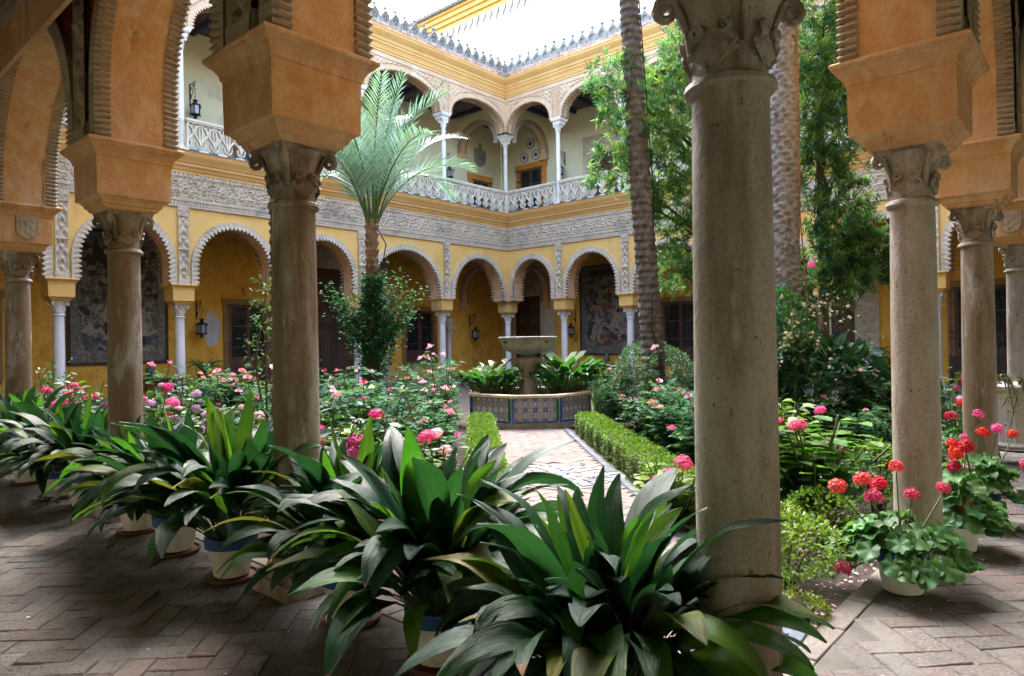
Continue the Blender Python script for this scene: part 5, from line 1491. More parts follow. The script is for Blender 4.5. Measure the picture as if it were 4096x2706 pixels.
# flowers ------------------------------------------------------------
def rose_mesh(mat, r=0.05):
    mb = MB()
    for ring, (n, rad, h, tilt) in enumerate(((5, 1.0, 0.15, 0.95), (5, 0.8, 0.3, 0.6), (5, 0.55, 0.42, 0.35), (4, 0.3, 0.5, 0.12))):
        for k in range(n):
            a = 2*PI*k/n+ring*0.6; w = 2*PI/n*0.62
            V = []
            for j, (q, zz, ww) in enumerate(((0.12, 0.0, 0.25), (0.6, 0.32, 0.85), (0.95, 0.62, 1.0), (1.08, 0.7, 0.55))):
                rr = r*rad*(q*tilt*1.0 + 0.14); z = r*(h+zz*(1.3-tilt*0.85))-r*0.3
                for u in (-1, 0, 1): V.append((rr*math.cos(a+u*w*ww), rr*math.sin(a+u*w*ww), z+(0.03*r if u == 0 else 0)))
            mb.add(V, [(j*3+u, j*3+u+1, j*3+u+4, j*3+u+3) for j in range(3) for u in range(2)])
    return mb.mesh('rose', mat, True)
def floret_ball(name, mat, r, n, pr, flat=0.75):
    """rounded head of small four petalled flowers"""
    V = []; F = []
    for k in range(n):
        z = 1-1.55*(k+0.5)/n; ph = k*2.39996
        d = Vector((math.sqrt(max(0, 1-z*z))*math.cos(ph), math.sqrt(max(0, 1-z*z))*math.sin(ph), z))
        c = Vector((d.x*r, d.y*r, d.z*r*flat))*random.uniform(0.72, 1.15)
        nrm = Vector((d.x, d.y, d.z+0.25)).normalized()
        a = nrm.orthogonal().normalized(); b = nrm.cross(a); rot = random.uniform(0, PI)
        o = len(V); V.append(c-nrm*pr*0.15)
        for j in range(8):
            th = rot+j*PI/4; rr = pr*(1.0 if j % 2 == 0 else 0.5)
            V.append(c+(a*math.cos(th)+b*math.sin(th))*rr+nrm*(pr*0.12 if j % 2 == 0 else 0))
        for j in range(8): F.append((o, o+1+j, o+1+(j+1) % 8))
    return mesh_np(name, [tuple(v) for v in V], F, mat)
random.seed(2)
ROSES = {'pale': rose_mesh(pPALE, 0.055), 'pink': rose_mesh(pROSE, 0.055), 'white': rose_mesh(pWHITE, 0.05), 'cerise': rose_mesh(pCER, 0.05), 'salmon': rose_mesh(pSAL, 0.05), 'hot': rose_mesh(pPINK, 0.045)}
HEADS = {'pink': floret_ball('flower_head', pPINK, 0.085, 60, 0.026), 'cerise': floret_ball('flower_head', pCER, 0.08, 60, 0.025), 'lilac': floret_ball('flower_head', pLIL, 0.07, 50, 0.024), 'pale': floret_ball('flower_head', pPALE, 0.06, 45, 0.022), 'green': floret_ball('flower_head', pCRM, 0.055, 40, 0.02)}
GERH = {'red': floret_ball('flower_head', pRED, 0.058, 44, 0.022, 0.9), 'coral': floret_ball('flower_head', pCORAL, 0.058, 44, 0.022, 0.9), 'dark': floret_ball('flower_head', pDRED, 0.055, 44, 0.022, 0.9), 'pink': floret_ball('flower_head', pPINK, 0.05, 40, 0.02, 0.9)}

# shrubs -------------------------------------------------------------
def rose_variant(seed, h, spread, canes, per, lsize=0.068):
    rs = np.random.RandomState(seed); mb = MB(); P = []; D = []; tips = []
    for c in range(canes):
        a = rs.uniform(0, 2*PI); hh = h*rs.uniform(0.55, 1.0); sp = spread*rs.uniform(0.3, 1.0)
        pts = []
        for k in range(7):
            t = k/6
            pts.append((math.cos(a)*sp*t**1.3+rs.normal()*0.015, math.sin(a)*sp*t**1.3+rs.normal()*0.015, hh*t))
        mb.tube(pts, [0.009*(1-0.7*k/6)+0.002 for k in range(7)], 4, cap=False)
        tips.append(pts[-1])
        for k in range(per):
            t = rs.uniform(0.12, 1.0); i = min(5, int(t*6)); f = t*6-i
            b = np.array(pts[i])*(1-f)+np.array(pts[i+1])*f
            d = np.array([math.cos(rs.uniform(0, 2*PI)), math.sin(rs.uniform(0, 2*PI)), rs.uniform(-0.15, 0.7)]); d /= np.linalg.norm(d)
            L = rs.uniform(0.06, 0.13)
            side = np.cross(d, [0, 0, 1]); side /= max(np.linalg.norm(side), 1e-6)
            P.append(b+d*L); D.append(d+np.array([0, 0, -0.2]))
            for q in (0.45, 0.85):
                for sg in (-1, 1): P.append(b+d*L*q); D.append(side*sg+d*0.5+np.array([0, 0, -0.1]))
    P = np.array(P); D = np.array(D)
    return dict(stem=mb.mesh('stems', mTWIG), fol=leaf_mesh_np('foliage', P, D, lsize*rs.uniform(0.7, 1.25, len(P)), LEAF_OV, lROSE, (0.55, 0.35, 0.10), rs.uniform(-0.6, 0.6, len(P))), tips=tips)
ROSEV = [rose_variant(100+k, 1.0, 0.36, 12, 26) for k in range(5)]
ROSET = [rose_variant(200+k, 1.0, 0.22, 7, 24, 0.06) for k in range(3)]

def hyd_variant(seed, h, spread, stems, mats, probs, ls=0.115):
    rs = np.random.RandomState(seed); mb = MB(); P = []; D = []; tips = []
    for c in range(stems):
        a = rs.uniform(0, 2*PI); hh = h*rs.uniform(0.6, 1.0); sp = spread*rs.uniform(0.2, 1.0)
        pts = [(math.cos(a)*sp*(k/5)**1.2, math.sin(a)*sp*(k/5)**1.2, hh*k/5) for k in range(6)]
        mb.tube(pts, 0.007, 4, cap=False); tips.append(pts[-1])
        for k in range(7):
            t = 0.25+0.75*k/6.5
            if t > 1: t = 1
            i = min(4, int(t*5)); f = t*5-i; b = np.array(pts[i])*(1-f)+np.array(pts[i+1])*f
            th = k*PI/2+rs.uniform(-0.4, 0.4)
            for sg in (0, PI):
                d = np.array([math.cos(th+sg), math.sin(th+sg), rs.uniform(-0.15, 0.45)])
                P.append(b+d*0.03); D.append(d)
    P = np.array(P); D = np.array(D)
    return dict(stem=mb.mesh('stems', mSTEM), fol=leaf_mesh_np('foliage', P, D, ls*rs.uniform(0.6, 1.2, len(P)), LEAF_OV, mats, probs, rs.uniform(-0.4, 0.4, len(P))), tips=tips)
HYDV = [hyd_variant(300+k, 1.0, 0.42, 20, lHYD, (0.55, 0.35, 0.10), 0.125) for k in range(3)]
HYDL = [hyd_variant(320+k, 1.0, 0.48, 34, lHYD, (0.35, 0.05, 0.60), 0.155) for k in range(2)]

def shrub(name, label, cat, group, var, x, y, h, w, flowers, nfl, seed, fz=0.0, fs=1.0, zb=-0.06):
    """one shrub: stems, foliage and single flowers; h = height, w = width factor"""
    rs = random.Random(seed)
    root = thing(name, label, cat, (x, y, zb), group, rs.uniform(0, 6.28))
    put('stems', var['stem'], root, (0, 0, 0), (0, 0, 0), (w, w, h))
    tag(put('foliage', var['fol'], root, (0, 0, 0), (0, 0, 0), (w, w, h)), kind='stuff')
    tips = var['tips'][:]; rs.shuffle(tips)
    for k in range(nfl):
        t = tips[k % len(tips)]; f = rs.choice(flowers)
        off = (rs.uniform(-0.07, 0.07), rs.uniform(-0.07, 0.07), rs.uniform(0.0, 0.05)+fz) if k >= len(tips) else (0, 0, 0.015+fz)
        put('flower', f, root, (t[0]*w+off[0], t[1]*w+off[1], t[2]*h+off[2]), (rs.uniform(-0.5, 0.5), rs.uniform(-0.5, 0.5), rs.uniform(0, 6)), fs*rs.choice((0.55, 0.8, 0.95, 1.1, 1.2)))
    return root

R_ = ROSES
GR = 'rose bushes in the garden beds'
roses = [
 # P x, depth, height, width, flowers, count, label
 (760, 8.4, 1.15, 1.1, 'cerise pink', 4, 'rose bush with cerise blooms just right of the first left column'),
 (835, 9.3, 1.25, 1.2, 'pale white', 5, 'rose bush with pale and white blooms before the climbing rose'),
 (890, 8.2, 1.2, 1.1, 'cerise hot', 5, 'rose bush with dark pink blooms below the young palm'),
 (905, 10.2, 1.25, 1.2, 'white pale', 4, 'rose bush with small white blooms right of the young palm'),
 (945, 9.0, 1.05, 1.1, 'hot salmon', 4, 'rose bush with bright pink blooms left of the left hedge'),
 (1015, 9.6, 1.55, 0.8, 'pale', 5, 'tall rose bush with large pale blooms standing above the left bed'),
 (1055, 10.6, 1.35, 1.0, 'pink pale', 4, 'rose bush with pink blooms left of the calla lilies'),
 (1085, 11.2, 1.55, 0.9, 'pink pale', 5, 'tall rose bush with clustered pink blooms beside the fountain'),
 (1060, 8.2, 1.0, 1.0, 'pink', 3, 'low rose bush with few pink blooms beside the left hedge'),
 (980, 7.6, 0.9, 1.0, 'hot', 3, 'low rose bush behind the pink hydrangeas'),
 (1100, 9.4, 0.95, 0.9, 'pink', 2, 'rose bush at the fountain end of the left hedge'),
 (790, 10.8, 1.2, 1.2, 'pink white', 4, 'rose bush before the tall dark door'),
 (760, 13.0, 1.3, 1.3, 'cerise', 3, 'far rose bush below the tall dark door'),
 (975, 13.0, 1.45, 1.2, 'white pale', 5, 'far rose bush with white blooms under the middle barred window'),
 (1040, 13.8, 1.4, 1.2, 'pale', 4, 'far rose bush left of the far lantern'),
 (545, 9.2, 1.0, 1.2, 'hot cerise', 5, 'rose bush with red blooms left of the first left column'),
 (595, 10.6, 1.15, 1.2, 'pink', 5, 'rose bush with pink blooms below the trough planter'),
 (525, 11.5, 1.3, 1.1, 'salmon pink', 4, 'thin rose bush before the left barred window'),
 (470, 12.2, 1.2, 1.1, 'pink', 4, 'rose bush before the green fern at the left'),
 (560, 13.2, 1.2, 1.2, 'hot pink', 5, 'far rose bush between trough planter and first left column'),
 (360, 11.2, 1.35, 1.0, 'pink', 2, 'rose bush with one tall pink bloom right of the second left column'),
 (430, 14.0, 1.2, 1.2, 'salmon', 4, 'far rose bush at the foot of the pale column left of the lantern'),
 (605, 8.0, 0.9, 1.0, 'hot', 3, 'low rose bush beside the hidden palm trunk'),
 (1400, 8.6, 0.95, 1.0, 'hot pink', 5, 'rose bush with pink blooms behind the start of the right hedge'),
 (1440, 9.3, 1.1, 1.1, 'pink salmon', 4, 'rose bush with salmon blooms right of the right hedge'),
 (1500, 8.4, 1.15, 1.1, 'salmon', 3, 'rose bush with a salmon bloom in the right bed'),
 (1560, 7.6, 1.1, 1.0, 'hot', 3, 'rose bush close left of the nearest column'),
 (1510, 10.6, 1.45, 0.9, 'pale', 3, 'tall rose bush with a pale bloom before the round grey bush'),
 (1470, 7.6, 0.9, 1.0, 'pink', 3, 'low rose bush along the right hedge'),
 (1565, 9.6, 1.2, 1.2, 'hot', 4, 'rose bush behind the nearest column at its left'),
 (1580, 6.4, 0.85, 0.9, 'pink hot', 4, 'rose bush at the near end of the right hedge'),
 (1395, 10.4, 0.85, 1.0, 'hot pink', 5, 'low pink rose bush at the right corner of the fountain'),
 (1420, 13.2, 1.3, 1.1, 'pink', 3, 'far rose bush right of the fountain'),
 (2035, 8.8, 1.25, 1.1, 'pale cerise', 5, 'rose bush with pale and cerise blooms left of the front geranium column'),
 (1975, 8.4, 1.0, 1.1, 'pink', 3, 'rose bush below the broad leaved shrub'),
 (2050, 7.6, 0.9, 1.1, 'pink', 2, 'low rose bush left of the front geranium column'),
 (1990, 10.5, 1.3, 1.2, 'cerise', 3, 'rose bush before the green fern at the right'),
 (2100, 9.5, 1.0, 1.2, 'pink', 2, 'rose bush behind the front geranium column'),
 (700, 9.8, 1.1, 1.2, 'pink', 3, 'rose bush hidden behind the first left column'),
 (1700, 9.5, 1.1, 1.3, 'pink', 3, 'rose bush hidden behind the nearest column'),
 (1640, 11.8, 1.3, 1.3, 'pink', 3, 'far rose bush behind the nearest column'),
]
for k, (px, d, h, w, fl, n, lab) in enumerate(roses):
    x, y = PX(px, d)
    b_ = x-y
    if 0 < b_ < 2.3: x += (2.3-b_)/2; y -= (2.3-b_)/2
    elif -2.0 < b_ <= 0 and d < 13: x -= (2.0+b_)/2; y += (2.0+b_)/2
    n = int(n*1.3); h *= 1.06; w *= 1.18
    var = (ROSET if h > 1.4 else ROSEV)[k % (3 if h > 1.4 else 5)]
    shrub('rose_bush', lab, 'rose bush', GR, var, x, y, h, w, [R_[f] for f in fl.split()], n, 500+k)
# pale filler bushes deep in the left and right beds
random.seed(31)
GH = 'hydrangeas in the garden beds'
hyds = [
 (762, 5.9, 1.0, 0.9, 'cerise pink', 4, 0, 'hydrangea with deep pink heads right of the first left column'),
 (805, 6.4, 1.15, 0.9, 'cerise', 3, 1, 'tall hydrangea with cerise heads behind the front row in the left bed'),
 (865, 6.0, 1.0, 1.0, 'pink cerise', 3, 2, 'hydrangea with bright leaves and pink heads, middle of the left bed'),
 (935, 6.3, 0.8, 1.0, 'pink pale', 3, 0, 'hydrangea with a low pink head left of the left hedge'),
 (1010, 6.6, 0.75, 0.9, 'pale', 2, 1, 'small hydrangea with pale heads beside the left hedge'),
 (700, 6.6, 1.0, 1.0, 'pink', 3, 1, 'hydrangea hidden behind the first left column'),
 (128, 9.9, 1.6, 0.75, 'pink', 2, 2, 'tall hydrangea with one pink head before the pale column at the left'),
 (190, 9.2, 1.3, 1.1, 'pink', 7, 0, 'hydrangea with many bright pink heads left of the second left column'),
 (240, 8.8, 1.15, 1.0, 'pink cerise', 5, 1, 'hydrangea with pink heads touching the second left column'),
 (345, 8.8, 1.12, 0.9, 'pink cerise', 6, 2, 'hydrangea with cerise heads right of the second left column'),
 (405, 9.2, 1.0, 1.1, 'lilac', 7, 0, 'hydrangea with lilac heads in the left bed'),
 (470, 8.6, 0.92, 1.2, 'lilac pale', 8, 1, 'low hydrangea with pale lilac heads in the left bed'),
 (405, 10.6, 1.15, 1.0, 'lilac', 5, 2, 'far hydrangea with lilac heads before the pale column'),
 (550, 7.6, 0.85, 1.0, 'lilac pale', 5, 0, 'low hydrangea with pale heads left of the first left column'),
 (60, 10.5, 1.2, 1.0, 'pink', 3, 1, 'hydrangea with pink heads beside the leftmost column'),
 (2200, 9.6, 1.3, 1.1, 'pink', 5, 0, 'hydrangea with small pink heads between the two right hand columns'),
 (2225, 8.2, 0.95, 0.9, 'pale', 3, 1, 'hydrangea behind the second geranium pot'),
]
for k, (px, d, h, w, fl, n, v, lab) in enumerate(hyds):
    x, y = PX(px, d)
    shrub('hydrangea', lab, 'hydrangea', GH, HYDV[v], x, y, h, w, [HEADS[f] for f in fl.split()], n, 700+k, 0.02, 0.8)
for k, (px, d, h, w, fl, n, v, lab) in enumerate([
 (1885, 6.1, 1.0, 1.35, 'pale pink green', 9, 0, 'lime green hydrangea with pale pink heads right of the nearest column'),
 (1815, 7.0, 1.1, 0.9, 'pink green', 4, 1, 'lime green hydrangea with a pink head half behind the nearest column'),
 (1560, 5.9, 0.6, 0.8, 'pink', 4, 1, 'small lime hydrangea at the right hedge')]):
    x, y = PX(px, d)
    shrub('hydrangea', lab, 'hydrangea', GH, HYDL[v], x, y, h, w, [HEADS[f] for f in fl.split()], n, 760+k, 0.0, 0.75)

# clipped hedges ------------------------------------------------------
def hedge(label, a0, a1, b0, b1, h, dens):
    """box hedge along the path: a = x+y range, b = x-y range"""
    ca, cb = (a0+a1)/2, (b0+b1)/2; p = diag(ca, cb, 0)
    root = thing('box_hedge', label, 'hedge', (p[0], p[1], -0.06))
    la, lb = (a1-a0)/math.sqrt(2), (b1-b0)/math.sqrt(2)
    area = la*h*2+lb*h*2+la*lb; n = int(area*dens)
    A = RS.uniform(-la/2, la/2, n); B = RS.uniform(-lb/2, lb/2, n); Z = RS.uniform(0.02, h, n)
    f = RS.choice(3, n, p=[la*h*1.0/area, la*h*1.0/area, 1-2*la*h/area])
    B = np.where(f == 0, -lb/2, np.where(f == 1, lb/2, B)); Z = np.where(f == 2, h, Z)
    jit = RS.normal(0, 0.014, (n, 3)); wob = 0.02*np.sin(A*9)+0.015*np.sin(A*23+1)
    B = B+np.where(f == 2, 0, np.sign(B)*wob); Z = Z+np.where(f == 2, wob, 0)
    u = np.array([1, 1, 0])/math.sqrt(2); v = np.array([1, -1, 0])/math.sqrt(2)
    P = A[:, None]*u+B[:, None]*v+np.c_[np.zeros(n), np.zeros(n), Z]+jit
    N = np.where((f == 2)[:, None], np.array([[0, 0, 1.0]]), np.sign(B)[:, None]*v)
    D = N+rand_dirs(n)*0.9
    V, F = leaves(P, D, RS.uniform(0.02, 0.036, n), LEAF_SM, RS.uniform(-1, 1, n))
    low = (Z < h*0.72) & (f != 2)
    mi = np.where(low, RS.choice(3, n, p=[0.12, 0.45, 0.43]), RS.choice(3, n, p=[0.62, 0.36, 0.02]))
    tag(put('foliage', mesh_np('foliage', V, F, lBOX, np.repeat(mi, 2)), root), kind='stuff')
    mb = MB(); ns = 24
    V = []
    for i in range(ns+1):
        t = -la/2+0.04+(la-0.08)*i/ns
        for bb, zz in ((-lb/2+0.04, 0.0), (-lb/2+0.04, h-0.035), (lb/2-0.04, h-0.035), (lb/2-0.04, 0.0)):
            q = t*u+bb*v; V.append((q[0], q[1], zz))
    mb.add(V, [(i*4+j, i*4+4+j, i*4+5+j, i*4+1+j) for i in range(ns) for j in range(3)]+[(0,1,2,3), (ns*4, ns*4+1, ns*4+2, ns*4+3)])
    put('twig_core', mb.mesh('twig_core', mTWIG), root)
hedge('low clipped box hedge along the right of the path', 5.0, 13.4, 1.22, 1.72, 0.38, 5200)
hedge('low clipped box hedge along the left of the path', 5.6, 13.6, -1.42, -0.92, 0.40, 5200)

def round_bush(name, label, cat, x, y, z0, rx, rz, n, ls, mats, probs, tpl=LEAF_SM, lumps=9, seed=0, stemmat=mTWIG):
    rs = np.random.RandomState(seed); root = thing(name, label, cat, (x, y, -0.06))
    d = rs.normal(size=(n, 3)); d /= np.linalg.norm(d, axis=1, keepdims=True)
    C = rs.normal(size=(lumps, 3)); C /= np.linalg.norm(C, axis=1, keepdims=True)
    k = np.max(d@C.T, axis=1)
    r = (0.78+0.26*k**6)*rs.uniform(0.62, 1.04, n)**0.35
    P = np.c_[d[:, 0]*r*rx, d[:, 1]*r*rx, z0+rz+d[:, 2]*r*rz]
    ok = P[:, 2] > 0.05; P = P[ok]; d = d[ok]
    D = d+rs.normal(size=d.shape)*0.6
    tag(put('foliage', leaf_mesh_np('foliage', P, D, ls*rs.uniform(0.6, 1.3, len(P)), tpl, mats, probs, rs.uniform(-1, 1, len(P))), root), kind='stuff')
    mb = MB()
    for q in range(9):
        a = rs.uniform(0, 2*PI); t = rs.uniform(0.2, 0.75)
        mb.tube([(0.03*math.cos(a), 0.03*math.sin(a), 0), (rx*t*0.5*math.cos(a), rx*t*0.5*math.sin(a), z0+rz*0.7), (rx*t*math.cos(a), rx*t*math.sin(a), z0+rz*1.4)], [0.014, 0.009, 0.004], 5)
    put('stems', mb.mesh('stems', stemmat), root)
    return root
x, y = PX(1525, 12.4); round_bush('round_bush', 'large rounded grey green bush right of the fountain', 'bush', x, y, 0.0, 0.85, 0.86, 9000, 0.05, lSAGE, (0.6, 0.4), seed=1)
x, y = PX(1440, 13.0); round_bush('round_bush', 'smaller rounded grey green bush close to the fountain', 'bush', x, y, 0.0, 0.5, 0.52, 3600, 0.05, lSAGE, (0.4, 0.6), seed=2)
x, y = PX(985, 11.6); round_bush('feathery_bush', 'feathery grey green bush in the middle of the left bed', 'bush', x, y, 0.0, 0.7, 0.68, 6500, 0.055, lSAGE, (0.65, 0.35), LEAF_ST, seed=3)
x, y = PX(935, 11.8); round_bush('feathery_bush', 'dry brownish feathery bush left of the grey green one', 'bush', x, y, 0.1, 0.42, 0.66, 2600, 0.06, [lSAGE[0], lBOX[2]], (0.45, 0.55), LEAF_ST, seed=4)
x, y = 2.15, 0.62; round_bush('small_box_bush', 'small lime box bush at the near corner of the right bed', 'bush', x, y, 0.05, 0.42, 0.23, 2600, 0.038, lBOX, (0.65, 0.3, 0.05), seed=5)
x, y = 2.75, 0.95; round_bush('small_box_bush', 'small lime box bush behind the corner bush', 'bush', x, y, 0.05, 0.34, 0.19, 1800, 0.036, lBOX, (0.6, 0.35, 0.05), seed=6)
x, y = 3.3, 0.75; round_bush('small_box_bush', 'sparse box bush left of the front geranium column', 'bush', x, y, 0.05, 0.3, 0.2, 1300, 0.036, lBOX, (0.5, 0.4, 0.1), seed=9)
x, y = 4.5, 0.62; round_bush('small_box_bush', 'pale box bush behind the geranium pots', 'bush', x, y, 0.1, 0.38, 0.3, 2200, 0.036, lBOX, (0.7, 0.25, 0.05), seed=10)
x, y = PX(1895, 9.6); round_bush('broad_leaved_shrub', 'dark broad leaved shrub right of the nearest column', 'shrub', x, y, -0.05, 0.98, 0.9, 1500, 0.2, lDARK, (0.6, 0.4), LEAF_OV, seed=7)
x, y = PX(1815, 9.9); round_bush('climbing_shrub', 'leafy climber at the foot of the ringed palm trunk', 'shrub', x, y, 0.2, 0.6, 1.15, 2600, 0.085, lROSE, (0.5, 0.4, 0.1), LEAF_OV, seed=8)
# sprays of small cream flowers arching from the climber
root = thing('flowering_vine', 'vine with sprays of small cream flowers above the broad leaved shrub', 'vine', PX(1840, 9.2)+(-0.06,))
mb = MB(); P = []; D = []; rs = np.random.RandomState(12); tips = []
for k in range(26):
    a = rs.uniform(-0.4, 2*PI-0.4); L = rs.uniform(0.4, 1.0); z0 = rs.uniform(1.5, 2.35)
    ee = np.array(EX); dirv = ee*rs.uniform(-0.6, 1.0)+np.array(FW)*rs.uniform(-0.6, 0.3)
    pts = [np.array([0, 0, z0])*1.0+dirv*L*t+np.array([0, 0, 0.25*t-0.55*t*t]) for t in np.linspace(0, 1, 7)]
    mb.tube([tuple(q) for q in pts], 0.005, 4)
    for q in pts[2:]:
        for _ in range(5): P.append(q+rs.normal(size=3)*0.05); D.append(rs.normal(size=3))
    for q in pts[3:]: tips.append(q+rs.normal(size=3)*0.04)
mb.tube([(0, 0, 0), (0.05, 0, 1.2), (0.0, 0.05, 2.4)], [0.03, 0.02, 0.01], 6)
put('stems', mb.mesh('stems', mSTEM), root)
P = np.array(P); D = np.array(D); tag(put('foliage', leaf_mesh_np('foliage', P, D, rs.uniform(0.03, 0.06, len(P)), LEAF_OV, lROSE, (0.3, 0.5, 0.2)), root), kind='stuff')
CRMH = floret_ball('flower', pCRM, 0.028, 16, 0.016)
for q in tips: put('flower', CRMH, root, tuple(q), (rs.uniform(-1, 1), rs.uniform(-1, 1), 0), rs.uniform(0.45, 0.9))
put('flower', GERH['pink'], root, (tips[0][0], tips[0][1], 2.62))

# climbing rose on the young palm --------------------------------------
PA = PX(858, 13.3)
x, y = PA
root = thing('climbing_rose', 'dense climbing rose wrapped round the young palm', 'climbing rose', (x, y-0.1, -0.06))
n = 3600; rs = np.random.RandomState(15)
Z = rs.uniform(0.1, 1, n)**0.8*3.0
wz = 0.22+0.30*np.exp(-((Z-1.75)/0.5)**2)+0.30*(Z < 0.8)
a = rs.uniform(0, 2*PI, n); r = wz*np.sqrt(rs.uniform(0.1, 1, n))
P = np.c_[r*np.cos(a), r*np.sin(a), Z]
for (dx, zz, ln) in ((-0.85, 2.75, 420), (-0.6, 2.55, 420), (0.85, 2.7, 420), (0.1, 3.15, 380), (0.5, 2.95, 420), (-0.5, 2.15, 420), (0.6, 2.2, 420), (0.35, 2.6, 420), (-0.25, 2.7, 420), (0.75, 2.4, 300)):
    t = rs.uniform(0, 1, ln)[:, None]; e = np.array(EX)
    q = np.array([0, 0, 1.5])+t*(e*dx+np.array([0, 0, zz-1.5]))+rs.normal(size=(ln, 3))*0.11
    P = np.r_[P, q]
D = rand_dirs(len(P)); D[:, 2] = D[:, 2]*0.5
tag(put('foliage', leaf_mesh_np('foliage', P, D, rs.uniform(0.05, 0.10, len(P)), LEAF_OV, lROSE, (0.72, 0.25, 0.03), rs.uniform(-0.6, 0.6, len(P))), root), kind='stuff')
mb = MB()
for dx, zz in ((-0.75, 2.75), (0.85, 2.65), (0.2, 3.1), (0.55, 2.9), (-0.45, 2.2)):
    e = Vector(EX)*dx; mb.tube([(0, 0, 0), (e.x*0.1, e.y*0.1, 1.2), (e.x*0.5, e.y*0.5, (1.5+zz)/2), (e.x, e.y, zz)], [0.02, 0.015, 0.01, 0.004], 5)
put('stems', mb.mesh('stems', mTWIG), root)
# slender climbing rose on a stake left of the first left column
x, y = PX(607, 6.9)
root = thing('climbing_rose', 'slender climbing rose on a stake left of the first left column', 'climbing rose', (x, y, -0.06))
mb = MB(); pts = [(0.1*math.sin(k*0.9), 0.08*math.cos(k*0.7), k*0.27) for k in range(10)]; mb.tube(pts, 0.008, 5); mb.tube([(0.05, 0, 0), (0.05, 0.02, 2.0)], 0.012, 5); put('stems', mb.mesh('stems', mTWIG), root)
P = []; D = []; rs = np.random.RandomState(17)
for k in range(150):
    t = rs.uniform(1.2, 8.9); i = int(t); q = np.array(pts[i])*(1-t+i)+np.array(pts[i+1])*(t-i)
    d = rs.normal(size=3); d[2] *= 0.3; d /= np.linalg.norm(d)
    for j in (0.05, 0.09, 0.13): P.append(q+d*j+rs.normal(size=3)*0.012); D.append(d+rs.normal(size=3)*0.6)
P = np.array(P); D = np.array(D); tag(put('foliage', leaf_mesh_np('foliage', P, D, rs.uniform(0.04, 0.07, len(P)), LEAF_OV, lROSE, (0.2, 0.5, 0.3)), root), kind='stuff')
put('flower', ROSES['pale'], root, (0.12, -0.05, 1.42), (0.6, 0.3, 0), 1.2)

# lilac ground flowers and low ground cover ----------------------------
def ground_patch(label, pts, rad, n, ls, mats, probs, flower=None, nf=0, hgt=0.15, name='ground_cover', seed=0):
    rs = np.random.RandomState(seed)
    i = rs.choice(len(pts), n); q = np.array(pts)[i]; a = rs.uniform(0, 2*PI, n); r = rad*np.sqrt(rs.uniform(0, 1, n))
    P = np.c_[q[:, 0]+r*np.cos(a), q[:, 1]+r*np.sin(a), -0.05+hgt*rs.uniform(0, 1, n)]
    ok = (P[:, 1] > 0.26) & ((P[:, 0]-P[:, 1]) > 1.3); P = P[ok]
    V, F = leaves(P, rand_dirs(len(P), 0.0), rs.uniform(0.6, 1.3, len(P))*ls, LEAF_OV)
    mi = np.repeat(RS.choice(len(mats), len(P), p=probs), 6); mt = list(mats)
    if flower:
        Pf = P[:nf].copy(); Pf[:, 2] += 0.05; fl = []
        V2 = []; F2 = []
        for c in Pf:
            o = len(V2); V2.append(c+np.array([0, 0, -0.006]))
            for j in range(10): th = j*PI/5; rr = 0.017 if j % 2 else 0.008; V2.append(c+np.array([rr*math.cos(th), rr*math.sin(th), 0.004*(j % 2)]))
            for j in range(10): F2.append((o, o+1+j, o+1+(j+1) % 10))
        F2 = np.array(F2)+len(V); V = np.r_[V, np.array(V2)]; F = np.r_[F, F2]; mi = np.r_[mi, np.full(len(F2), len(mt))]; mt.append(flower)
    tag(put(name, mesh_np(name, V, F, mt, mi)), label, 'ground cover', kind='stuff')
ground_patch('low carpet of small lilac flowers in the right bed', [PX(1950, 7.4), PX(2000, 7.6), PX(2050, 7.5), PX(1980, 8.2), PX(2040, 8.3), PX(2020, 6.9)], 0.5, 2600, 0.06, lROSE, (0.2, 0.6, 0.2), pLIL, 420, 0.22, 'lilac_flowers', 1)
ground_patch('scattered low weeds on the soil of the right bed', [(x_, y_) for x_ in np.arange(1.6, 12, 0.8) for y_ in np.arange(0.4, 6, 0.8)], 0.7, 4200, 0.04, lROSE, (0.2, 0.6, 0.2), pCER, 90, 0.08, 'garden_weeds', 2)
# maidenhair tuft at the corner of the bed
x, y = 1.62, 0.32
round_bush('maidenhair_tuft', 'tuft of maidenhair fern at the near corner of the right bed', 'fern', x, y, 0.0, 0.15, 0.10, 500, 0.03, lBOX[:2], (0.3, 0.7), seed=14)
# fallen petals
V = []; F = []; rs = random.Random(9)
for k in range(120):
    x, y = rs.uniform(1.5, 3.2), rs.uniform(0.23, 0.6)
    if x-y < 1.25: continue
    s_ = rs.uniform(0.008, 0.018); a = rs.uniform(0, 6); z = -0.045+rs.uniform(0, 0.02); o = len(V)
    for j in range(4): V.append((x+s_*math.cos(a+j*PI/2), y+s_*(0.7 if j % 2 else 1.2)*math.sin(a+j*PI/2), z+rs.uniform(0, 0.012)))
    F.append((o, o+1, o+2, o+3))
for k in range(70):
    x, y = (rs.uniform(0.8, 6.5), rs.uniform(-1.6, 0.0)) if k % 3 else (rs.uniform(-1.8, -0.2), rs.uniform(0.3, 6))
    s_ = rs.uniform(0.006, 0.013); a = rs.uniform(0, 6); o = len(V)
    for j in range(4): V.append((x+s_*math.cos(a+j*PI/2), y+s_*(0.6 if j % 2 else 1.3)*math.sin(a+j*PI/2), 0.006+rs.uniform(0, 0.006)))
    F.append((o, o+1, o+2, o+3))
tag(put('fallen_petals', mesh_np('fallen_petals', V, F, pPALE)), 'fallen pink petals scattered on soil and paving', 'petals', kind='stuff')

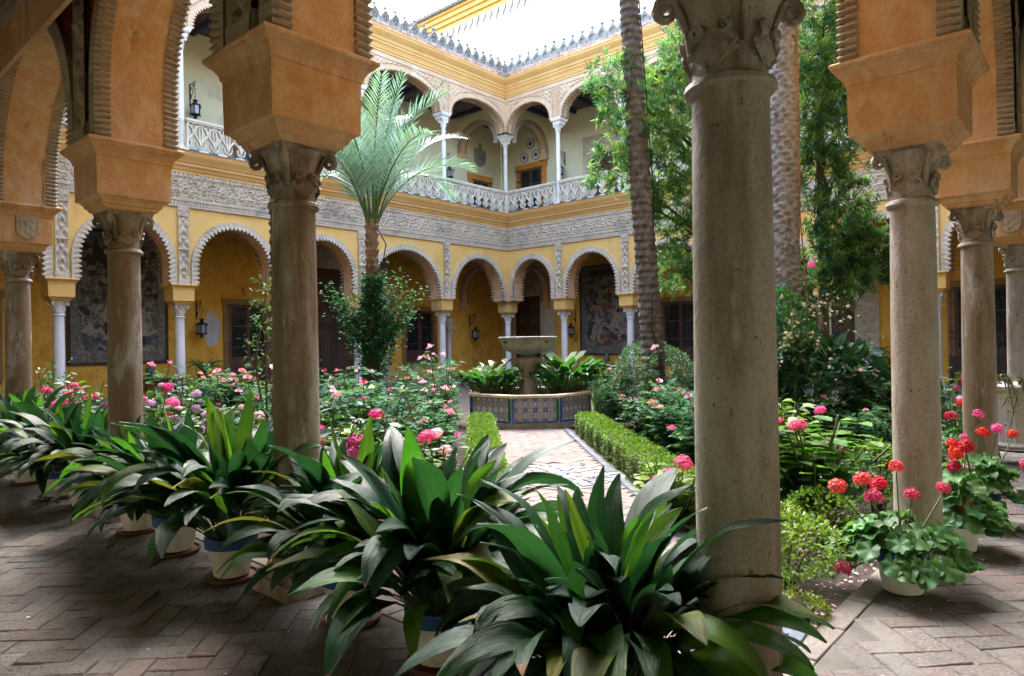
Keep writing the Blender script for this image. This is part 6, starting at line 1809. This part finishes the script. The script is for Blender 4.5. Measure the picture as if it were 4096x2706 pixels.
# calla lilies in the fountain basin ------------------------------------
def calla_leaf(seed):
    rs = random.Random(seed); L = rs.uniform(0.20, 0.27); W = L*0.30; st = rs.uniform(0.28, 0.5); lean = rs.uniform(0.1, 0.3)
    V = []; F = []; n = 7
    drop = rs.uniform(0.3, 1.1)
    for i in range(n+1):
        t = i/n; ang = 0.9-drop*1.4*t
        w = W*(math.sin(PI*min(1, t*0.93+0.07))**0.7)*(1-0.35*t)*1.25
        if i == 0: x, z = lean, st; 
        else: x += L/n*math.cos(ang); z += L/n*math.sin(ang)
        V += [(x, -w, z+0.02+0.015*math.sin(t*9)), (x, 0, z), (x, w, z+0.02+0.015*math.sin(t*9+1))]
    for i in range(n):
        for j in range(2): F.append((i*3+j, i*3+3+j, i*3+4+j, i*3+1+j))
    mb = MB(); mb.add(V, F, 0)
    mb.tube([(0, 0, 0), (lean*0.4, 0, st*0.6), (lean, 0, st)], [0.012, 0.010, 0.006], 5, 1)
    return mb.mesh('leaf', [lCAL[seed % 2], mSTEM], True)
CALV = [calla_leaf(k) for k in range(8)]
def calla_flower():
    mb = MB(); V = []; n = 12
    for i, (r, z) in enumerate(((0.006, 0.60), (0.016, 0.64), (0.03, 0.68), (0.05, 0.705))):
        for j in range(n):
            a = 2*PI*j/n; V.append((r*math.cos(a)*(1.35 if (i == 3 and j in (0, 1, n-1)) else 1), r*math.sin(a), z+(0.03*math.cos(a) if i == 3 else 0)))
    mb.add(V, [(i*n+j, i*n+(j+1) % n, i*n+n+(j+1) % n, i*n+n+j) for i in range(3) for j in range(n)], 0)
    mb.tube([(0, 0, 0), (0.01, 0, 0.3), (0, 0, 0.61)], 0.007, 5, 1); mb.tube([(0, 0, 0.61), (0, 0, 0.69)], 0.006, 5, 2)
    return mb.mesh('calla_flower', [pWHITE, mSTEM, mYEL], True)
CALF = calla_flower()
def calla_clump(label, cx, cy, rx, ry, n, sc, flowers, seed):
    rs = random.Random(seed); root = thing('calla_lilies', label, 'calla lilies', (cx, cy, 0.45), 'calla lilies in the fountain')
    for k in range(n):
        a = rs.uniform(0, 2*PI); r = math.sqrt(rs.random()); dx, dy = rx*r*math.cos(a), ry*r*math.sin(a)
        out = math.atan2(dy, dx) if r > 0.35 else rs.uniform(0, 6.28)
        put('leaf', CALV[rs.randrange(8)], root, (dx, dy, 0), (rs.uniform(-0.12, 0.12), rs.uniform(-0.12, 0.12), out+rs.uniform(-0.8, 0.8)), sc*rs.uniform(0.75, 1.2)*(1.15-0.3*r))
    for k in range(flowers):
        a = rs.uniform(0, 2*PI); put('calla_flower', CALF, root, (rx*0.6*math.cos(a), ry*0.6*math.sin(a), 0), (rs.uniform(-0.2, 0.2), rs.uniform(-0.2, 0.2), rs.uniform(0, 6)), rs.uniform(1.0, 1.25))
cl, cr2 = -EX*0.74+FW*0.05, EX*0.74+FW*0.05
calla_clump('calla lilies in the basin left of the pedestal', FCX+cl.x, FCY+cl.y, 0.34, 0.40, 150, 0.98, 4, 1)
calla_clump('calla lilies in the basin right of the pedestal', FCX+cr2.x, FCY+cr2.y, 0.34, 0.40, 150, 1.15, 4, 2)
calla_clump('calla lilies behind the pedestal', FCX+FW.x*0.75, FCY+FW.y*0.75, 0.35, 0.35, 40, 0.8, 1, 3)

# palms ------------------------------------------------------------------
def trunk_mesh(name, pts, r0, r1, mat, kind, nth=36, rows=None, seed=0):
    rs = np.random.RandomState(seed)
    pts = np.array(pts, float); L = np.linalg.norm(np.diff(pts, axis=0), axis=1).sum()
    rows = rows or int(L/0.028); t = np.linspace(0, 1, rows); d = np.r_[0, np.cumsum(np.linalg.norm(np.diff(pts, axis=0), axis=1))]/L
    C = np.c_[np.interp(t, d, pts[:, 0]), np.interp(t, d, pts[:, 1]), np.interp(t, d, pts[:, 2])]
    th = np.linspace(0, 2*PI, nth, endpoint=False); TH, Tt = np.meshgrid(th, t); zz = Tt*L
    r = r0+(r1-r0)*Tt
    if kind == 'scales':
        m_ = 9; ph = TH*m_/(2*PI)
        row = zz/0.13; odd = np.floor(row) % 2
        fx = (ph+odd*0.5) % 1-0.5; fz = row % 1
        r = r+0.035*(1-fz)*np.cos(fx*PI)**0.5*1.0+rs.normal(0, 0.005, r.shape)
    elif kind == 'rings':
        w = zz/0.085+0.35*np.sin(TH*2+zz*1.3)+0.2*np.sin(TH*5+zz*2.1)
        r = r+0.030*(1-(w % 1))**1.5*(0.7+0.5*np.sin(TH*3+zz*5))+0.012*np.sin(TH*7+np.floor(w)*2.4)+rs.normal(0, 0.006, r.shape)
    else:
        ph = TH*7/(2*PI); row = zz/0.16; odd = np.floor(row) % 2; fx = (ph+odd*0.5) % 1-0.5; fz = row % 1
        r = r+0.045*(fz)*np.clip(np.cos(fx*PI), 0, 1)+rs.normal(0, 0.006, r.shape)
    V = np.stack([C[:, 0:1]+r*np.cos(TH), C[:, 1:2]+r*np.sin(TH), np.broadcast_to(C[:, 2:3], r.shape)], -1).reshape(-1, 3)
    idx = np.arange(rows*nth).reshape(rows, nth); nx = np.roll(idx, -1, 1)
    F = np.stack([idx[:-1], nx[:-1], nx[1:], idx[1:]], -1).reshape(-1, 4)
    return mesh_np(name, V, F, mat)
def frond_mesh(seed, L, arch, lw, ll, n, mats, flat=False):
    """a pinnate frond rising along +x/+z and arching over"""
    rs = np.random.RandomState(seed); V = []; F = []; mi = []
    p = np.array([0, 0, 0.0]); ang = R(84)-rs.uniform(0, 0.1); pts = []; dirs = []
    ns = 34
    for i in range(ns+1):
        t = i/ns; a = ang-arch*t**1.5
        d = np.array([math.cos(a), 0, math.sin(a)]); pts.append(p.copy()); dirs.append(d); p = p+d*L/ns
    mb = MB(); mb.tube([tuple(q) for q in pts], [0.022*(1-0.85*i/ns)+0.002 for i in range(ns+1)], 5, len(mats))
    V = list(mb.v); F = list(mb.f); mi = [len(mats)]*len(F)
    for i in range(n):
        t = 0.24+0.76*i/n; k = min(ns-1, int(t*ns)); f = t*ns-k
        q = pts[k]*(1-f)+pts[k+1]*f; d = dirs[k]; up = np.array([-d[2], 0, d[0]])
        l = ll*(math.sin(PI*min(1, 0.25+0.72*t))**0.6)*rs.uniform(0.9, 1.1)
        for sg in (-1, 1):
            e = np.array([0, sg*1.0, 0])*rs.uniform(0.75, 0.9)+d*(0.62+0.55*t)+up*rs.uniform(0.15, 0.45); e /= np.linalg.norm(e)
            s_ = np.cross(e, up); s_ /= np.linalg.norm(s_); droop = np.array([0, 0, -0.12*l])
            o = len(V); w = lw
            V += [tuple(q-s_*w*0.4), tuple(q+s_*w*0.4), tuple(q+e*l*0.45+s_*w), tuple(q+e*l*0.45-s_*w), tuple(q+e*l+droop)]
            F += [(o, o+1, o+2, o+3), (o+3, o+2, o+4)]; c = rs.randint(len(mats)); mi += [c, c]
    return mesh_np('frond', V, F, mats+[mSTEM], mi)
# young palm with blue green fronds
x, y = PA
root = thing('young_palm', 'young palm with blue green feathery fronds in the left bed', 'palm tree', (x, y, -0.06))
tw = 0.12
put('trunk', trunk_mesh('trunk', [(0, 0, 0), (0.05*EX[0], 0.05*EX[1], 2.2), (0.06*EX[0], 0.06*EX[1], 4.1)], 0.10, 0.105, mBRKY, 'boots', seed=3), root)
rs = random.Random(4)
FR5 = [frond_mesh(20+k, 3.3, [0.4, 0.75, 1.1, 1.45, 1.8, 2.1][k], 0.021, 0.74, 32, lPALM) for k in range(6)]
for k in range(22):
    az = k*2.39996+rs.uniform(-0.2, 0.2); v = min(5, int(k/22*6)); s_ = rs.uniform(0.82, 1.08)*(1.0 if v < 4 else 0.86)
    put('frond', FR5[v], root, (0.06*EX[0]+0.06*math.cos(az), 0.06*EX[1]+0.06*math.sin(az), 4.0-0.03*v), (rs.uniform(-0.25, 0.25), rs.uniform(-0.05, 0.05)+0.08*v*0.3, az), s_)
mb = MB(); e = Vector(EX)
mb.tube([tuple(e*0.2+Vector((0, 0, 3.9))-Vector(FW)*0.1), tuple(e*0.36+Vector((0, 0, 3.6))-Vector(FW)*0.15), tuple(e*0.30+Vector((0, 0, 3.2))-Vector(FW)*0.2), tuple(e*0.12+Vector((0, 0, 2.98))-Vector(FW)*0.22), tuple(e*0.1+Vector((0, 0, 2.4))-Vector(FW)*0.2)], 0.012, 6)
mb.tube([tuple(e*(0.06+0.26*math.cos(a*PI/8))-Vector(FW)*(0.26*math.sin(a*PI/8))+Vector((0, 0, 3.05+0.03*math.sin(a)))) for a in range(17)], 0.012, 6)
o = put('watering_hose', mb.mesh('watering_hose', mHOSE), root)
# tall dark palm leaning in the right bed
x, y = PX(1518, 11.9)
root = thing('tall_palm', 'tall dark scaly palm trunk leaning left behind the fountain', 'palm tree', (x, y, -0.06))
e = Vector(EX)
P_ = [(0, 0, 0), tuple(-e*0.05+Vector((0, 0, 1.6))), tuple(-e*0.20+Vector((0, 0, 4.2))), tuple(-e*0.36+Vector((0, 0, 7.6))), tuple(-e*0.5+Vector((0, 0, 11.0)))]
put('trunk', trunk_mesh('trunk', P_, 0.185, 0.13, mBARKD, 'scales', 40, seed=5), root)
FR6 = [frond_mesh(40+k, 3.2, 0.9+0.5*k, 0.02, 0.5, 40, lPALM) for k in range(3)]
for k in range(14): put('frond', FR6[k % 3], root, (P_[-1][0], P_[-1][1], 11.0), (0, 0.1, k*2.4))
mb = MB(); mb.tube([tuple(Vector(P_[4])+e*0.15-Vector(FW)*0.05), tuple(Vector(P_[3])+e*0.17-Vector(FW)*0.05), tuple(Vector(P_[2])+e*0.2-Vector(FW)*0.08), tuple(Vector(P_[2])+e*0.16-Vector(FW)*0.14+Vector((0,0,-1.2))), tuple(Vector(P_[1])-e*0.05-Vector(FW)*0.21+Vector((0,0,0.3))), tuple(e*0.1-Vector(FW)*0.23+Vector((0, 0, 0.9)))], 0.011, 6)
put('watering_hose', mb.mesh('watering_hose', mHOSE), root)
# grey ringed palm beside the nearest column
x, y = PX(1822, 10.6)
root = thing('tall_palm', 'thick grey ringed palm trunk right behind the nearest column', 'palm tree', (x, y, -0.06))
P_ = [(0, 0, 0), tuple(e*0.0+Vector((0, 0, 3.0))), tuple(e*0.02+Vector((0, 0, 6.0))), tuple(e*0.05+Vector((0, 0, 11.5)))]
put('trunk', trunk_mesh('trunk', P_, 0.225, 0.17, mBARK, 'rings', 44, seed=6), root)
for k in range(14): put('frond', FR6[k % 3], root, (P_[-1][0], P_[-1][1], 11.5), (0, 0.1, k*2.4+1))
mb = MB(); mb.tube([tuple(e*0.15-Vector(FW)*0.2+Vector((0, 0, 9.0))), tuple(e*0.19-Vector(FW)*0.17+Vector((0, 0, 5.0))), tuple(e*0.17-Vector(FW)*0.18+Vector((0, 0, 3.6))), tuple(e*0.27-Vector(FW)*0.2+Vector((0, 0, 1.9)))], 0.012, 6)
put('cable', mb.mesh('cable', mHOSER), root)
# palm mostly hidden behind the first left column
x, y = PX(664, 9.0)
root = thing('tall_palm', 'dark palm trunk almost hidden behind the first left column', 'palm tree', (x, y, -0.06))
put('trunk', trunk_mesh('trunk', [(0, 0, 0), (0, 0, 4.0), (0, 0, 9.5)], 0.19, 0.15, mBARKD, 'scales', 36, seed=8), root)
for k in range(12): put('frond', FR6[k % 3], root, (0, 0, 9.5), (0, 0.1, k*2.4+2))

# broadleaved narrow leaf trees ------------------------------------------
WH = []   # whorl template: leaves radiating from a twig end
def whorl(n, seed):
    rs = np.random.RandomState(seed); D = rs.normal(size=(n, 3)); D[:, 2] = np.abs(D[:, 2])*0.8+0.1; D /= np.linalg.norm(D, axis=1, keepdims=True)
    return D
def narrow_tree(name, label, x, y, trunk_h, lumps, nclus, seed, ls=0.15):
    rs = np.random.RandomState(seed); root = thing(name, label, 'tree', (x, y, -0.06))
    mb = MB(); mb.tube([(0, 0, 0), (0.05, 0.03, trunk_h*0.35), (-0.04, 0.02, trunk_h*0.7), (0, 0, trunk_h)], [0.10, 0.085, 0.06, 0.03], 10)
    C = []
    for (ce, cf, cz, r, wgt) in lumps:
        c = np.array(EX)*ce+np.array(FW)*cf+np.array([0, 0, cz]); h0 = max(0.4, min(trunk_h*0.95, cz-0.5*abs(ce)-0.3))
        mb.tube([(0, 0, h0), tuple(c*np.array([0.5, 0.5, 1])*np.array([1, 1, 0])+np.array([0, 0, (h0+cz)/2+0.1])), tuple(c)], [0.035, 0.022, 0.008], 6)
        n = int(nclus*wgt); d = rs.normal(size=(n, 3)); d /= np.linalg.norm(d, axis=1, keepdims=True)
        r = r*1.18; rad = r*rs.uniform(0.2, 1.0, n)**0.6
        # clumpy: pull points towards random sub-centres
        sub = rs.normal(size=(10, 3)); sub /= np.linalg.norm(sub, axis=1, keepdims=True); sub *= r*0.75
        P = d*rad[:, None]; j = np.argmin(((P[:, None]-sub[None])**2).sum(-1), 1); P = P*0.78+sub[j]*0.22
        P[:, 2] *= 1.15
        C.append(c+P)
        for k in range(6):
            q = c+sub[k]; mb.tube([tuple(c), tuple((c+q)/2+rs.normal(size=3)*0.05), tuple(q)], [0.01, 0.007, 0.003], 4)
    put('trunk', mb.mesh('trunk', mTWIG), root)
    C = np.concatenate(C); per = 20
    P = np.repeat(C, per, 0)+rs.normal(size=(len(C)*per, 3))*0.025
    ax = rs.normal(size=(len(C), 3))*0.6+np.array([0, 0, 0.7]); ax = np.repeat(ax, per, 0)
    D = rs.normal(size=P.shape)*0.8+ax*0.9
    cm = RS.choice(3, len(C), p=(0.5, 0.3, 0.2)); 
    V, F = leaves(P, D, ls*rs.uniform(0.7, 1.2, len(P)), LEAF_ST, rs.uniform(-1, 1, len(P)))
    tag(put('crown', mesh_np('crown', V, F, lPODO, np.repeat(cm, per*2)), root), kind='stuff')
x, y = PX(1650, 12.4)
narrow_tree('narrow_leaved_tree', 'narrow leaved tree spreading left of the nearest column', x, y, 5.6, [(-1.75, -0.3, 6.1, 0.55, .10), (-1.2, -0.2, 5.6, 0.65, .13), (-0.9, 0, 4.9, 0.7, .14), (-1.9, -0.3, 4.7, 0.4, .05), (-0.5, 0.1, 6.4, 0.75, .13), (-0.6, 0, 5.5, 0.7, .10), (-0.55, 0.1, 4.2, 0.6, .10), (-1.1, 0, 4.1, 0.35, .04), (-0.45, 0, 3.4, 0.5, .08), (-0.6, 0, 2.9, 0.4, .05), (0.2, 0.2, 5.2, 0.8, .10), (0.3, 0.2, 3.8, 0.6, .06), (-0.35, 0, 6.9, 0.5, .06)], 1050, 1)
x, y = PX(1912, 11.6)
narrow_tree('narrow_leaved_tree', 'narrow leaved tree behind the ringed palm at the right', x, y, 6.4, [(-0.2, 0, 6.6, 0.7, .12), (0.3, 0, 6.3, 0.6, .10), (-0.25, 0, 5.6, 0.62, .12), (0.15, -0.2, 5.0, 0.6, .10), (-0.2, -0.2, 4.4, 0.5, .08), (0.45, 0, 3.9, 0.5, .07), (0.1, -0.3, 3.5, 0.5, .08), (0.55, -0.3, 3.1, 0.45, .07), (0.85, -0.4, 2.95, 0.35, .04), (-0.1, -0.3, 3.0, 0.5, .07), (0.2, -0.4, 2.7, 0.45, .06), (0.1, 0, 7.3, 0.6, .09)], 1450, 2)

# ferns in pots ------------------------------------------------------------
def fern_leaf(seed, L, droop):
    rs = np.random.RandomState(seed); V = []; F = []; p = np.array([0, 0, 0.0]); n = 30
    for i in range(n):
        t = i/n; a = 1.25-droop*t**1.1; d = np.array([math.cos(a), 0, math.sin(a)]); q = p+d*L/n
        w = 0.05*math.sin(PI*min(1, 0.15+0.85*t)); up = np.array([-d[2], 0, d[0]])
        for sg in (-1, 1):
            e = np.array([0, sg, 0])*w*1.2+d*0.015-up*0.01; o = len(V); V += [tuple(p), tuple(p+d*0.02), tuple(p+e+d*0.012), tuple(p+e)]; F.append((o, o+1, o+2, o+3))
        p = q
    return mesh_np('frond', V, F, lFERN)
FERN = [fern_leaf(k, 0.75, 1.4+0.35*k) for k in range(4)]
def fern_pot(label, x, y, z, sc, seed):
    rs = random.Random(seed); root = thing('potted_fern', label, 'fern', (x, y, 0))
    mb = MB(); mb.lathe(0, 0, [(0.14,0),(0.16,0.02),(0.12,0.1),(0.2,z-0.25),(0.22,z-0.05),(0.19,z-0.03),(0.17,z-0.02)], 16); auto_smooth(put('pot', mb.mesh('pot', mGRN2), root))
    for k in range(34): put('frond', FERN[rs.randrange(4)], root, (0, 0, z-0.04), (rs.uniform(-0.2, 0.2), 0, k*2.4), sc*rs.uniform(0.7, 1.15))
fern_pot('bushy green fern in a pot before the left lantern wall', 7.75, 21.7, 0.75, 1.25, 1)
fern_pot('bushy green fern in a dark green pot beside the carved stone strip', 23.6, 5.25, 0.85, 1.25, 2)

# aspidistras in pots ---------------------------------------------------------
def asp_leaf(seed):
    """petiole and a long arching blade, along +x"""
    rs = random.Random(seed); pet = rs.uniform(0.2, 0.38); L = rs.uniform(0.44, 0.58); W = rs.uniform(0.048, 0.066)
    kind = seed % 7
    a0 = R([82, 74, 64, 54, 46, 38, 58][kind]); bend = [0.25, 0.65, 1.15, 1.4, 1.6, 1.75, 2.3][kind]*rs.uniform(0.85, 1.15); tw = rs.uniform(-0.7, 0.7)
    p = Vector((0, 0, 0)); pts = []; a = a0+0.12
    npt = 4
    for i in range(npt+1): pts.append(p.copy()); p = p+Vector((math.cos(a), 0, math.sin(a)))*pet/npt if i < npt else p; a -= 0.03
    V = []; F = []; UV = []
    n = 14; nw = 3; q = pts[-1].copy()
    side = 0.0
    for i in range(n+1):
        t = i/n; aa = a-bend*t**1.35
        d = Vector((math.cos(aa), 0, math.sin(aa))); up = Vector((-math.sin(aa), 0, math.cos(aa))); tl = tw*t
        w = W*(max(0.0, math.sin(PI*t**0.82))**0.8)+0.003
        sv = Vector((0, 1, 0))*math.cos(tl)+up*math.sin(tl); uv = up*math.cos(tl)-Vector((0, 1, 0))*math.sin(tl)
        for j in range(-nw, nw+1):
            u = j/nw; fold = 0.34*abs(u)-0.10*u*u*2; wv = 0.006*math.sin(t*11+u*3+seed)*abs(u)
            P_ = q+sv*(u*w)+uv*(fold*w+wv); V.append(tuple(P_)); UV.append((t, u*0.5+0.5))
        q = q+d*(L/n)+Vector((0, 1, 0))*0.006*math.sin(seed+t*2)
    m_ = 2*nw+1
    for i in range(n):
        for j in range(m_-1): F.append((i*m_+j, (i+1)*m_+j, (i+1)*m_+j+1, i*m_+j+1))
    mb = MB(); mb.tube(pts, [0.006, 0.005, 0.0045, 0.004, 0.0035], 5)
    o = len(V); nF = len(F); V += mb.v; UV += [(0.1, 0.5)]*len(mb.v); F += [tuple(i+o for i in f) for f in mb.f]
    return mesh_np('leaf', V, F, [lASP[2 if seed == 17 else (1 if seed % 5 == 0 else 0)], mSTEM], [0]*nF+[1]*len(mb.f), True, UV)
ASP = [asp_leaf(k) for k in range(28)]
def pot_parts(root, mat_body, rim, h=0.27, rt=0.165, rb=0.115, saucer=True):
    z0 = 0.03 if saucer else 0.0
    mb = MB(); mb.lathe(0, 0, [(rb*0.9,z0),(rb,z0+0.005),(rt-0.008,z0+h*0.74)], 28); pt_ = auto_smooth(put('pot', mb.mesh('pot', mat_body), root))
    mb = MB(); mb.lathe(0, 0, [(rt-0.006,z0+h*0.735),(rt+0.006,z0+h*0.745),(rt+0.010,z0+h*0.99),(rt+0.004,z0+h),(rt-0.012,z0+h),(rt-0.018,z0+h*0.9)], 28, cap=False); auto_smooth(put('rim_band', mb.mesh('rim_band', rim), pt_))
    mb = MB(); mb.lathe(0, 0, [(rt-0.014,z0+h*0.92),(0.0001,z0+h*0.94)], 20, cap=False); put('soil', mb.mesh('soil', mSOIL), pt_)
    if saucer:
        mb = MB(); mb.lathe(0, 0, [(rb+0.03,0.0),(rb+0.055,0.012),(rb+0.06,0.034),(rb+0.05,0.036),(rb+0.042,0.018),(0.001,0.016)], 28); auto_smooth(put('saucer', mb.mesh('saucer', mTERR), root))
    return z0+h*0.93
asp = [(-0.16, 10.05, 110, 0.98, 'aspidistra pot farthest along the left row, beside the leftmost column'),
       (-0.185, 8.74, 122, 1.0, 'aspidistra in the white pot second from the far end of the row'),
       (-0.198, 7.52, 122, 1.0, 'aspidistra in the blue rimmed pot left of the second left column'),
       (-0.156, 6.72, 122, 0.98, 'aspidistra in the clean white pot touching the second left column'),
       (-0.152, 5.36, 126, 1.0, 'aspidistra pot just right of the second left column'),
       (-0.195, 4.46, 132, 1.0, 'aspidistra pot midway between the two left columns'),
       (-0.198, 3.55, 147, 1.05, 'aspidistra in the white blue rimmed pot left of the first left column'),
       (-0.09, 2.30, 166, 1.06, 'aspidistra pot just right of the first left column'),
       (-0.129, 1.50, 172, 1.05, 'large aspidistra in the middle of the foreground'),
       (-0.24, 0.42, 196, 0.95, 'nearest aspidistra spilling across the nearest column')]
for i, (x, y, n, sc, lab) in enumerate(asp):
    rs = random.Random(900+i)
    sv = (1.0, 1.04, 0.94, 0.98, 0.88, 0.96, 1.0, 0.86, 0.96, 0.98)[i]
    root = thing('potted_aspidistra', lab, 'potted plant', (x, y, 0), 'potted aspidistras in a row')
    zt = pot_parts(root, mPOT, mBLUE if i not in (1,) else mPOT)
    for k in range(n):
        f = k/n; az = k*2.39996+rs.uniform(-0.35, 0.35)
        c = 0 if f < 0.09 else (1 if f < 0.25 else (2 if f < 0.44 else (3 if f < 0.60 else (6 if f < 0.72 else (4 if f < 0.87 else 5)))))
        v = c+7*rs.randrange(4); r = 0.02+0.09*math.sqrt(f)
        put('leaf', ASP[v], root, (r*math.cos(az), r*math.sin(az), zt-0.01), (rs.gauss(0, 0.2), rs.gauss(0, 0.15), az+rs.gauss(0, 0.25)), sc*sv*rs.uniform(0.72, 1.18))

# geraniums in pots --------------------------------------------------------------
def ger_leaf(seed):
    rs = random.Random(seed); r = 0.055; V = [(0, 0, 0)]; n = 18; 
    for j in range(n+1):
        a = -PI*0.92+2*PI*0.92*j/n; rr = r*(1+0.035*math.cos(j*PI))*(1.0+0.06*math.cos(a*2)); V.append((rr*math.cos(a)+0.012, rr*math.sin(a), 0.012*math.cos(a*5+seed)+0.010))
        V.append((rr*0.55*math.cos(a)+0.006, rr*0.55*math.sin(a), 0.004))
    F = []
    for j in range(n): F += [(0, 2+2*j, 4+2*j), (2+2*j, 1+2*j, 3+2*j, 4+2*j)]
    return mesh_np('leaf', V, F, lGER, None, True)
GERL = [ger_leaf(k) for k in range(5)]
def geranium(label, x, y, cols, nh, nl, seed, hgt, spread, pot=True, dirbias=None):
    rs = random.Random(seed); root = thing('potted_geranium', label, 'potted plant', (x, y, 0), 'geraniums in white and blue pots')
    zt = pot_parts(root, mWHW, mBLUE, 0.25, 0.15, 0.115, False)
    mb = MB()
    for k in range(nl):
        az = rs.uniform(0, 2*PI); rad = spread*math.sqrt(rs.uniform(0.05, 1)); h = zt+hgt*0.62*(1-(rad/spread)**2*0.75)*rs.uniform(0.35, 1.0)-(0.04 if rad > spread*0.8 else 0)
        p = (rad*math.cos(az), rad*math.sin(az), h)
        til = 0.25+0.7*rad/spread
        put('leaf', GERL[rs.randrange(5)], root, p, (rs.uniform(-0.25, 0.25), til*rs.uniform(0.5, 1.1), az), rs.uniform(0.95, 1.65))
        mb.tube([(0.03*math.cos(az), 0.03*math.sin(az), zt-0.02), (p[0]*0.6, p[1]*0.6, (zt+h)/2+0.03), p], [0.006, 0.004, 0.0025], 4, cap=False)
    for k in range(nh):
        if dirbias and k < len(dirbias): ex, dz, ef = dirbias[k]; q = EX*ex+FW*ef; p = (q.x, q.y, dz)
        else:
            az = rs.uniform(0, 2*PI); rad = spread*rs.uniform(0.2, 0.8); p = (rad*math.cos(az), rad*math.sin(az), zt+hgt*rs.uniform(0.75, 1.05))
        put('flower_head', GERH[cols[k % len(cols)]], root, p, (rs.uniform(-0.5, 0.5), rs.uniform(-0.5, 0.5), rs.uniform(0, 6)), rs.uniform(0.65, 0.92))
        mb.tube([(p[0]*0.15, p[1]*0.15, zt), (p[0]*0.6, p[1]*0.6, (zt+p[2])/2), (p[0], p[1], p[2]-0.03)], [0.006, 0.005, 0.004], 4, cap=False)
    put('stems', mb.mesh('stems', mSTEM), root)
geranium('front geranium with coral heads in a white pot before the right column', 2.42, -0.02, ['coral', 'coral', 'coral', 'coral', 'coral', 'red', 'coral', 'coral'], 8, 95, 1, 0.42, 0.36, True, [(-0.40, 0.66, 0.0), (-0.24, 0.70, 0.0), (-0.20, 0.60, -0.05), (0.03, 0.76, 0.1), (0.07, 0.60, 0.0), (-0.06, 0.64, 0.15), (0.27, 0.64, 0.0), (-0.40, 0.16, -0.05)])
geranium('geranium with dark red heads in the second white and blue pot', 3.62, -0.14, ['dark', 'red', 'red', 'dark', 'coral'], 7, 70, 2, 0.55, 0.28, True, [(-0.22, 0.72, 0.1), (0.0, 0.72, 0.0), (0.06, 0.68, 0.1), (-0.02, 0.62, 0.0), (0.0, 0.35, -0.1)])
geranium('geranium with red and pink heads in the third white and blue pot', 4.5, -0.16, ['red', 'pink', 'red', 'pink', 'coral'], 8, 70, 3, 0.58, 0.3, True, [(0.05, 0.78, 0.0), (0.08, 0.92, 0.1), (0.3, 0.76, 0.0), (-0.05, 0.72, 0.1), (0.42, 0.5, 0.0)])
geranium('geranium with red heads in the blue pot behind the second right column', 6.7, 0.25, ['red', 'red', 'coral'], 6, 40, 4, 0.6, 0.28)

# stone urn with trailing jade plant on an iron stand --------------------------
x, y = 8.05, -0.12
root = thing('stone_urn', 'fluted stone urn with trailing plant at the right edge', 'urn', (x, y, 0))
mb = MB(); mb.lathe(0, 0, [(0.25,0.2),(0.27,0.24),(0.25,0.28),(0.26,0.55),(0.30,0.88),(0.34,0.92),(0.36,0.97),(0.33,1.0),(0.28,0.98)], 56, fn=lambda r, z, a: r*(1+(0.02*math.cos(20*a) if 0.27 < z < 0.9 else 0))); put('urn', mb.mesh('urn', mMARW), root)
mb = MB(); mb.tube([(0.27*math.cos(a*PI/12), 0.27*math.sin(a*PI/12), 0.185) for a in range(25)], 0.014, 6)
for k in range(4):
    a = k*PI/2+PI/4; c_, s_ = math.cos(a), math.sin(a)
    mb.tube([(0.27*c_, 0.27*s_, 0.19), (0.32*c_, 0.32*s_, 0.10), (0.29*c_, 0.29*s_, 0.02), (0.35*c_, 0.35*s_, 0.012), (0.38*c_, 0.38*s_, 0.05), (0.35*c_, 0.35*s_, 0.07)], 0.012, 6)
put('iron_stand', mb.mesh('iron_stand', mIRON), root)
rs = np.random.RandomState(33); mb = MB(); P = []; D = []
for k in range(26):
    a = rs.uniform(0, 2*PI); L = rs.uniform(0.2, 0.45); dn = rs.uniform(0.1, 0.75)
    pts = [np.array([0.2*math.cos(a), 0.2*math.sin(a), 0.97]), np.array([0.36*math.cos(a), 0.36*math.sin(a), 1.08]), np.array([(0.3+L*0.6)*math.cos(a+0.2), (0.3+L*0.6)*math.sin(a+0.2), 1.0-dn*0.5]), np.array([(0.3+L*0.75)*math.cos(a+0.1), (0.3+L*0.75)*math.sin(a+0.1), 1.0-dn])]
    mb.tube([tuple(q) for q in pts], [0.012, 0.01, 0.007, 0.004], 5)
    for q in range(26):
        t = rs.uniform(0.6, 3.0); i = min(2, int(t)); P.append(pts[i]*(1-t+i)+pts[i+1]*(t-i)+rs.normal(size=3)*0.02); D.append(rs.normal(size=3))
put('stems', mb.mesh('stems', mTWIG), root)
P = np.array(P); D = np.array(D); tag(put('foliage', leaf_mesh_np('foliage', P, D, rs.uniform(0.03, 0.055, len(P)), LEAF_OV, lBOX[:2], (0.5, 0.5)), root), kind='stuff')
# iris clump right of the fountain
x, y = PX(1395, 14.2); root = thing('iris_clump', 'clump of upright sword leaves right of the calla lilies', 'iris', (x, y, -0.06))
V = []; F = []; rs = random.Random(8)
for k in range(60):
    bx, by = rs.uniform(-0.5, 0.5), rs.uniform(-0.4, 0.4); a = rs.uniform(0, PI); lx, ly = rs.uniform(-0.3, 0.3), rs.uniform(-0.3, 0.3); h = rs.uniform(0.8, 1.25); w = 0.022; o = len(V)
    for t, ww in ((0, 1), (0.5, 1), (0.85, 0.7), (1, 0.05)): V += [(bx+lx*t*t+w*ww*math.cos(a), by+ly*t*t+w*ww*math.sin(a), h*t-0.1*t*t), (bx+lx*t*t-w*ww*math.cos(a), by+ly*t*t-w*ww*math.sin(a), h*t-0.1*t*t)]
    F += [(o+2*j, o+2*j+1, o+2*j+3, o+2*j+2) for j in range(3)]
tag(put('foliage', mesh_np('foliage', V, F, lCAL[0]), root), kind='stuff')
